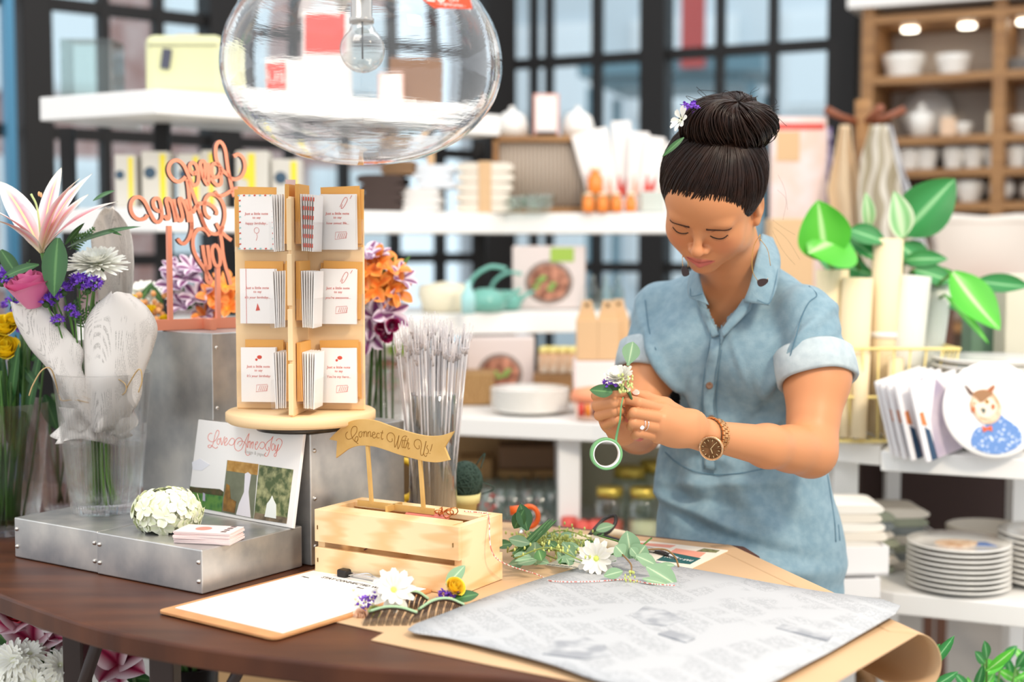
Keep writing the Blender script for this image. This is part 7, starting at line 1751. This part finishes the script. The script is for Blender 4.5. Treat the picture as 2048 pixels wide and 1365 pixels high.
bn = MB(); bn.ell(BC_, tuple(bunr*.90), 26, 16)
pole = Vector((.16, -.62, .72)).normalized(); u1 = pole.orthogonal().normalized(); w1 = pole.cross(u1)
for i in range(460):
    a_ = uni(0, 2*PI); pts = []; amp = uni(.97, 1.06); tw1 = uni(.5, 1.3); t0 = uni(.02, .9)*uni(0, 1); t1 = min(PI*.95, t0+uni(1.2, 2.6))
    for j in range(13):
        th2 = t0+(t1-t0)*j/12; q = a_+tw1*th2*.55; d = pole*math.cos(th2)+(u1*math.cos(q)+w1*math.sin(q))*math.sin(th2)
        dip = 1-.16*math.exp(-(th2/.40)**2); lump = 1+.05*math.sin(3*a_+1)+.035*math.sin(5*a_+2*th2)
        pts.append(BC_+Vector((d.x*bunr.x, d.y*bunr.y, d.z*bunr.z))*amp*dip*lump)
    r0 = uni(.0006, .0014); bn.tube(pts, [r0*.5]+[r0]*11+[r0*.4], 5)
for i in range(26):   # loose loops round the top
    a_ = uni(-.3, PI+.3); c = BC_+Vector((bunr.x*.75*math.cos(a_), -.02, bunr.z*.8*math.sin(a_))); e_ = c+Vector((uni(-.03, .03), uni(-.02, .01), uni(.005, .022)))
    bn.tube(spline([c, e_, c.lerp(e_, .5)+Vector((uni(-.02, .03), 0, uni(-.01, .02)))], 6), uni(.0002, .00045), 4)
bn.build('bun', HAIRM, hob)
fw = MB()
for a_, b_, c_ in (((1548, 455), (1575, 480), (1600, 520)), ((1545, 462), (1565, 500), (1590, 530)), ((1545, 440), (1565, 455), (1590, 470)), ((1555, 380), (1572, 400), (1566, 440)), ((1556, 350), (1570, 380), (1575, 420)), ((1352, 232), (1345, 260), (1362, 290)), ((1340, 370), (1334, 395), (1338, 410)), ((1336, 380), (1328, 392), (1333, 420))):
    fw.tube(spline([P(*a_, 2.33), P(*b_, 2.33), P(*c_, 2.33)], 6), .00013, 4)
fw.build('stray_hair', HAIRM, hob)
hfl = thing('hair_flower', 'x', 'flower', (0, 0, 0)) if False else None
statice(P(1381, 216, 2.20), .013, hob, 18, name='hair_flower'); daisy(P(1364, 240, 2.20), (-.8, -.5, .3), .020, WD, hob, 1, 8, .5, .4, name='hair_daisy')
leafp(P(1368, 275, 2.19), P(1324, 311, 2.19), .010, DKGREEN, hob, (0, -1, .5), name='hair_leaf')
# ---- dress
G = SDF(); torso(G, .004)
G.cap(P(1499, 1120, 2.48), Vector((P(1500, 1120, 2.48).x, 2.485, .66)), .145, .165, .08)
def G_tube(a, b, ra, rb, k): G.cap(a, b, ra, rb, k)
LC_ = LS.lerp(LM_, 1.02); RC_ = RS.lerp(RM_, .98)
G_tube(LS, LC_, .052, .0625, .012); G_tube(RS, RC_, .047, .0545, .012)
gv, gf = G.mesh(Vector((.12, 2.2, .62)), Vector((.72, 2.72, 1.42)), .0052)
bot = gv[:, 2]
# cut away: beyond the sleeve ends, below the hem, and the neck opening
gc = gv[gf].mean(1)
def beyond(a, b, over): d = (b-a).normalized(); return ((gc-np.array(b))@np.array(d) > over)
drop = (gc[:, 2] < .64)
dl = np.linalg.norm(gc-np.array(LC_), axis=1); dr = np.linalg.norm(gc-np.array(RC_), axis=1)
def axd(a, b): d = (b-a).normalized(); q = gc-np.array(a); return np.linalg.norm(q-(q@np.array(d))[:, None]*np.array(d), axis=1)
drop |= beyond(LS, LC_, -.004) & (dl < .10) & (axd(LS, LC_) < .066)
drop |= beyond(RS, RC_, -.004) & (dr < .10) & (axd(RS, RC_) < .0575)
def pix(v):
    d = v-np.array([0, 0, CAMZ]); yc = d[:, 1]*math.cos(TH)-d[:, 2]*math.sin(TH); zc = d[:, 1]*math.sin(TH)+d[:, 2]*math.cos(TH); return 1024+F*d[:, 0]/yc, 682.5-F*zc/yc
def inpoly(x, y, pg):
    r = np.zeros(len(x), bool); n = len(pg)
    for i in range(n):
        (x0, y0), (x1, y1) = pg[i], pg[(i+1) % n]; c = ((y0 > y) != (y1 > y)) & (x < (x1-x0)*(y-y0)/((y1-y0) or 1e-9)+x0); r ^= c
    return r
gx, gy = pix(gc); VN = [(1392, 560), (1400, 590), (1413, 612), (1428, 640), (1438, 664), (1456, 640), (1485, 610), (1506, 585), (1520, 545), (1530, 470), (1380, 470)]
drop |= inpoly(gx, gy, VN) & (gc[:, 1] < 2.50)
nd = np.array(NB-h2(0, -.03, -.035)); nl = np.linalg.norm(nd); nd /= nl; rel = gc-np.array(NB); ta = rel@nd; rr_ = np.linalg.norm(rel-ta[:, None]*nd, axis=1); drop |= (rr_ < .062) & (ta < .03)
gv2, gf2 = join([(gv, gf[~drop])])
# folds pressed into the cloth
gn = np.zeros_like(gv2)
fn_ = np.cross(gv2[gf2[:, 1]]-gv2[gf2[:, 0]], gv2[gf2[:, 2]]-gv2[gf2[:, 0]])
for k in range(4): np.add.at(gn, gf2[:, k], fn_)
gn /= np.maximum(np.linalg.norm(gn, axis=1), 1e-9)[:, None]
lx = (gv2-np.array(NB))@np.array(bl_ax); lz = gv2[:, 2]
def rid(t, s_): return np.exp(-(t/s_)**2)
disp = np.zeros(len(gv2))
waist = rid(lz-1.02, .05)
disp += .0035*np.sin(lx*75+6*np.sin(lz*14))*rid(lz-.99, .06)
for (x0, z0, sl, w_, le, am) in ((-.06, 1.10, 2.2, .009, .10, .004), (-.085, 1.12, 2.6, .008, .09, -.004), (.06, 1.12, -2.4, .009, .09, -.004), (.035, 1.18, -2.8, .007, .07, .003), (.13, 1.12, 1.0, .009, .06, -.005), (0, .99, .1, .010, .10, .005), (.02, .905, -.28, .011, .12, -.007), (.07, .86, -.20, .012, .12, .006), (-.05, .935, -.30, .010, .10, .006), (.04, .83, -.12, .014, .15, -.006), (.10, .80, .05, .012, .12, -.005), (-.03, .96, -.1, .010, .07, -.005),
                                 (.12, 1.22, 1.6, .010, .09, .006), (.10, 1.16, 1.1, .010, .09, -.006), (.085, 1.10, .7, .010, .08, .005), (-.12, 1.20, -1.6, .010, .08, .005), (-.10, 1.14, -1.2, .010, .08, -.005), (.16, 1.28, 1.2, .008, .06, .005), (.18, 1.24, .8, .008, .06, -.005), (-.16, 1.26, -1.5, .008, .06, .004), (.05, 1.06, .25, .009, .08, -.005), (-.05, 1.05, -.4, .009, .06, .004)):
    q = 1/math.sqrt(1+sl*sl); u_ = (lx-x0)*q+(lz-z0)*sl*q; v_ = -(lx-x0)*sl*q+(lz-z0)*q; disp += am*rid(v_, w_)*rid(u_, le)
rs_ = np.random.RandomState(3)
for _ in range(14):
    kx, kz, ph_ = rs_.uniform(-40, 40), rs_.uniform(-30, 30), rs_.uniform(0, 6); disp += .0006*np.sin(lx*kx+lz*kz+gv2[:, 1]*rs_.uniform(-30, 30)+ph_)
gv2 = gv2+gn*disp[:, None]*(2.5-1.7*np.clip((np.abs(lx)-.11)/.05, 0, 1))[:, None]
from mathutils.bvhtree import BVHTree
GBV = BVHTree.FromPolygons(gv2.tolist(), gf2.tolist())
DEN = mat('light_denim', '#7593a2', .85, col2='#86a1ae', nscale=60, detail=8, bump=.5, bscale=700, sheen=.15)
DEN2 = mat('denim_reverse', '#a9b6bc', .9, col2='#b8c4c8', nscale=60, bump=.3, bscale=900); DST = mat('denim_stitch', '#4d7489', .8)
dr_ = rawmesh('dress', gv2, gf2, DEN, pw); so_ = dr_.modifiers.new('solid', 'SOLIDIFY'); so_.thickness = .0022; so_.offset = -1
sm = dr_.modifiers.new('smooth', 'SMOOTH'); sm.factor = .5; sm.iterations = 2
# rolled cuffs
for S0, C_, r_, nm in ((LS, LC_, .0660, 'l'), (RS, RC_, .0570, 'r')):
    M_ = along(C_+(S0-C_).normalized()*.002, (S0-C_)); cf = MB()
    wv_ = lambda a, f, s_=(1 if nm == 'l' else -1): 1+.035*math.sin(2*a+.6)+.02*math.sin(5*a)
    cf.lathe([(r_-.007, -.006), (r_-.001, -.009), (r_+.0025, -.004), (r_+.003, .018), (r_+.0015, .042), (r_-.003, .047), (r_-.006, .040), (r_-.007, .01)], 56, M=M_, wob=wv_, closed=True); cf.build('cuff', DEN2, pw)
# surface helpers for the trims: put pixel polylines on the dress front
def onG(px, py, off=.003, chk=False):
    d = ray(px, py).normalized(); hit = GBV.ray_cast(Vector((0, 0, CAMZ)), d)
    if hit[0] is not None: return hit[0]-d*off
    if chk: return None
    o = np.array([0, 0, CAMZ]); d = np.array(d); t = 2.0; best = (9, 2.)
    for _ in range(60):
        v = float(G.at(o+d*t))
        if abs(v) < best[0]: best = (abs(v), t)
        if abs(v) < 3e-4 or t > 3: break
        t += v*.9
    t = best[1]
    if best[0] > 4e-3 and chk: return None
    return Vector((o+d*(t-off)).tolist())
def strip(ptsL, ptsR, name, m, off=.004, n=6, solid=.0025):
    a_ = spline([onG(*p, off) for p in ptsL], n); b_ = spline([onG(*p, off) for p in ptsR], n); k = len(a_)-1
    mb = MB(); mb.grid(lambda u, v: a_[int(round(v*k))].lerp(b_[int(round(v*k))], u)+Vector((0, -.0012*math.sin(PI*u), 0)), 4, k); return mb.build(name, m, pw, solid=solid)
pl_ = strip([(1421, 625), (1422, 680), (1410, 740), (1405, 800), (1408, 840), (1406, 880), (1408, 938)], [(1441, 662), (1441, 690), (1434, 740), (1428, 800), (1432, 840), (1430, 880), (1432, 942)], 'placket', DEN)
strip([(1441, 662), (1462, 645), (1490, 618), (1508, 600)], [(1441, 690), (1452, 668), (1476, 645), (1500, 622)], 'facing', DEN)
for a_, b_ in (([(1421, 640), (1419, 690), (1409, 745), (1404, 800), (1407, 850), (1405, 900), (1408, 940)], .0062), ([(1439, 670), (1439, 700), (1432, 745), (1427, 800), (1431, 850), (1429, 900), (1431, 940)], .0062), ([(1443, 700), (1438, 740), (1433, 800), (1436, 850)], .0045)):
    mb = MB(); mb.tube(spline([onG(*p, b_) for p in a_], 6), .0005, 4); mb.build('stitching', DST, pw)
for st in ([(1330, 905), (1352, 925), (1385, 942), (1430, 950), (1480, 947), (1530, 938)], [(1655, 950), (1663, 1000), (1670, 1050), (1672, 1085)], [(1662, 948), (1671, 1000), (1677, 1050), (1680, 1082)], [(1655, 950), (1662, 947)], [(1562, 536), (1590, 552), (1618, 572), (1634, 590), (1618, 605), (1603, 635), (1590, 680), (1578, 720), (1570, 748)], [(1335, 540), (1305, 560), (1290, 600), (1298, 660), (1312, 700)]):
    mb = MB(); q_ = [x for x in [onG(*p, .0022, True) for p in st] if x is not None]; mb.tube(spline(q_, 6), .0008, 4); mb.build('seam', DST, pw)
BT = mat('horn_button', '#6b4a30', .3, coat=.4)
for px, py in ((1429, 700), (1419, 772), (1423, 838), (1452, 650)):
    p = onG(px, py, .008); M_ = along(p, Vector((-.3, -1, .15))); mb = MB(); mb.lathe([(.001, 0), (.0055, 0), (.0062, .0015), (.0045, .0022), (.003, .0014), (.001, .0014)], 20, M=M_); mb.build('button', BT, pw)
strip([(1402, 585), (1413, 618), (1424, 645), (1439, 670)], [(1390, 592), (1401, 622), (1412, 650), (1424, 676)], 'facing', DEN)
# collar
def collar(outer, inner, name):
    a_ = spline([P(*p) for p in outer], 6); b_ = spline([P(*p) for p in inner], 6); k = len(a_)-1; mb = MB()
    mb.grid(lambda u, v: a_[int(round(v*k))].lerp(b_[int(round(v*k))], u)+Vector((0, -.004*math.sin(PI*u), .001)), 6, k); return mb.build(name, DEN, pw, solid=.003)
collar([(1524, 470, 2.42), (1512, 520, 2.345), (1500, 570, 2.325), (1487, 605, 2.325)], [(1545, 478, 2.46), (1560, 520, 2.38), (1553, 575, 2.335), (1538, 612, 2.315)], 'collar')
collar([(1398, 535, 2.42), (1400, 560, 2.375), (1408, 590, 2.36), (1418, 612, 2.355)], [(1388, 530, 2.45), (1378, 560, 2.41), (1376, 585, 2.385), (1379, 597, 2.375)], 'collar')
collar([(1487, 600, 2.335), (1470, 625, 2.335), (1455, 645, 2.335), (1442, 664, 2.335)], [(1502, 600, 2.33), (1488, 632, 2.33), (1466, 655, 2.33), (1446, 676, 2.33)], 'lapel')
for st in ([(1514, 600, 2.318), (1537, 607, 2.311), (1548, 575, 2.331), (1555, 522, 2.376), (1541, 482, 2.452)], [(1404, 588, 2.358), (1383, 593, 2.369), (1380, 584, 2.379), (1382, 562, 2.403)]):
    mb = MB(); mb.tube(spline([P(*p)+Vector((0, -.004, 0)) for p in st], 6), .0006, 4); mb.build('stitching', DST, pw)
# earrings
GD = mat('gold_wire', '#d8a857', .2, metal=1); DT = mat('dark_teardrop', '#2e1814', .3)
ea = h2(.0755, -.002, -.050)
def earr(p, pxs, tear, Y):
    mb = MB(); mb.tube(spline([p, p+Vector((0, 0, -.012))], 3), .0007, 5)
    for st in pxs: mb.tube(spline([P(a_, b_, Y) for a_, b_ in st], 6), .00055, 5)
    o = mb.build('earring', GD, pw)
    mt = MB(); c = P(tear[0], tear[1], Y-.003); M_ = along(c, (0, -1, 0)) @ RZ(tear[2]); pts = [(.009*math.cos(q)*(1+.35*math.cos(q)), .0062*math.sin(q)) for q in [i*PI/12 for i in range(24)]]; mt.prism(pts, -.001, .001, M=M_); mt.build('teardrop', DT, o)
earr(P(1520, 468, 2.27), [[(1520, 470), (1508, 492), (1504, 520), (1506, 545), (1516, 563)], [(1520, 478), (1535, 500), (1541, 532)], [(1536, 557), (1534, 563)]], (1522, 566, .35), 2.255)
earr(P(1366, 500, 2.30), [[(1365, 503), (1365, 525), (1367, 545)], [(1376, 515), (1376, 535)]], (1371, 546, 1.9), 2.30)
# watch
wx = (LF-LW).normalized(); WM = along(P(1424, 873, 2.075), wx, (0, 0, 1)); wch = MB()
RG_ = BRASS
nlk = 26
for i in range(nlk):
    a_ = 2*PI*i/nlk
    for j, (z_, w_) in enumerate(((-.0055, .0042), (0, .0058), (.0055, .0042))):
        M_ = WM @ RZ(a_+(PI/nlk if j == 1 else 0)); wch.box((.0268, 0, z_), (.0030, .0058, w_), M=M_)
wob_ = wch.build('wristwatch', RG_, pw, bevel=.0006)
wf = P(1423, 897, 2.040); wn = Vector((-.40, -.80, -.10)).normalized(); WF = along(wf, wn, (.25, 0, 1))
MB().lathe([(.001, -.006), (.0160, -.006), (.0185, -.003), (.0188, .001), (.0172, .003), (.0158, .0022), (.001, .0016)], 40, M=WF).build('watch_case', RG_, wob_)
MB().lathe([(.001, .0024), (.0155, .0024)], 40, M=WF).build('watch_dial', mat('watch_dial', '#8a5f3a', .35, metal=.4), wob_)
mb = MB()
for i in range(12): mb.box((.0125, 0, .0029), (.0030, .0008, .0005), M=WF @ RZ(i*PI/6))
mb.box((.005, 0, .0032), (.011, .0008, .0004), M=WF @ RZ(1.1)); mb.box((.0035, 0, .0032), (.008, .0011, .0004), M=WF @ RZ(-1.0)); mb.build('watch_hands', mat('pale_gold', '#f5d9a5', .25, metal=.7), wob_)
MB().lathe([(.0172, .0026), (.0184, .0030), (.0178, .0036), (.0170, .0032)], 40, M=WF, closed=True).build('jewelled_bezel', mat('crystal_bezel', '#e8c8a8', .2, metal=.9, bump=1, bscale=900), wob_)
MB().cyl((0, 0, 0), .0022, .004, 10, M=WF @ T((-.0185, .001, -.002)) @ RY(-PI/2)).build('crown', RG_, wob_)
# rings on the ring finger
fa_, fb_ = lm[2], P(1267, 846, 1.988); fd = (fb_-fa_).normalized(); SIL = mat('ring_silver', '#f2e2d8', .1, metal=1)
for t_ in (.60, .72):
    c = fa_.lerp(fb_, t_); r_ = .0096+(.0076-.0096)*t_+.0009; mb = MB(); M_ = along(c, fd); mb.tube([M_ @ Vector((r_*math.cos(q), r_*math.sin(q), 0)) for q in [i*PI/12 for i in range(24)]], .0007, 6, closed=True); ro_ = mb.build('ring', SIL, pw)
c = fa_.lerp(fb_, .68)+Vector((-.001, -.0086, -.0035)); mb = MB(); mb.lathe([(.0005, -.002), (.0033, .001), (.0024, .0024), (.0005, .0024)], 8, M=along(c, (-.1, -1, -.2)), sm=False); mb.build('diamond', mat('diamond', '#ffffff', .02, spec=1, coat=1), ro_)
# shoes
for s in (-1, 1):
    a_ = hipc+bl_ax*(s*.072); an = Vector((a_.x, a_.y+.02, 0)); mb = MB(); M_ = axes(an, bl_ax, -bf_ax); out_ = spline([(.0, .075, 0), (.036, .05, 0), (.038, -.02, 0), (.046, -.09, 0), (.02, -.155, 0), (-.02, -.155, 0), (-.046, -.09, 0), (-.038, -.02, 0), (-.036, .05, 0)], 4, True)
    mb.prism([(p.x, p.y) for p in out_], .001, .05, M=M_); mb.build('shoe', BLK, pw, bevel=.012)

# ---- what she holds
bt = thing('boutonniere', 'small boutonniere of white daisy, purple statice and eucalyptus held in her fingers', 'flowers', tuple(P(1262, 800, 2.0)))
daisy(P(1240, 758, 1.985), (-.25, -.45, .85), .0215, WD, bt, 3, 13, .42, .25, None, 'daisy', curve=-.3)
statice(P(1219, 770, 1.985), .010, bt, 24); e_ = MB(); e_.ell(P(1228, 778, 1.99), (.010, .008, .008)); e_.build('calyx', MATS['calyx_green'], bt)
leafp(P(1256, 732, 1.99), P(1266, 685, 1.99), .026, EUCA, bt, (0, -1, .1), .1, widest=.6); leafp(P(1225, 785, 1.975), P(1180, 780, 1.975), .020, DKGREEN, bt, (0, -.9, .4), .1, widest=.42)
mb = MB()
for i in range(40): mb.ell(P(1252+uni(-16, 14), 762+uni(-14, 24), 1.975+uni(-.008, .008)), (.0015, .0015, .0024), 5, 4)
mb.build('seed_sprig', mat('seed_lime', '#cdd98a', .6), bt)
stem([P(1256, 735, 1.99), P(1256, 770, 1.992), P(1264, 800, 1.995), P(1270, 812, 2.0)], .0016, bt); stem([P(1242, 770, 1.988), P(1256, 785, 1.990), P(1266, 804, 1.992)], .0020, bt, mat('dark_tape', '#3f5a30', .6), 'taped_stem')
TG = mat('green_tape', '#74ab74', .55)
tr = P(1212, 908, 2.0); tp_ = thing('tape_roll', 'roll of green floral tape hanging from her right hand by its loose end', 'tape roll', tuple(tr)); M_ = along(tr, (.10, -1, .06))
MB().lathe([(.0195, -.006), (.0232, -.006), (.0232, .006), (.0195, .006)], 56, M=M_, closed=True).build('tape', TG, tp_); MB().lathe([(.0180, -.0065), (.0195, -.0065), (.0195, .0065), (.0180, .0065)], 56, M=M_, closed=True).build('core', WHITEPAPER, tp_)
mb = MB(); mb.tube(spline([P(1231, 886, 2.0), P(1233, 872, 2.0), P(1236, 858, 1.995), P(1240, 840, 1.985), P(1242, 815, 1.978), P(1246, 795, 1.978)], 5), [.0022, .0010, .0016, .0012, .0012, .0010], 5); mb.build('loose_end', TG, tp_)
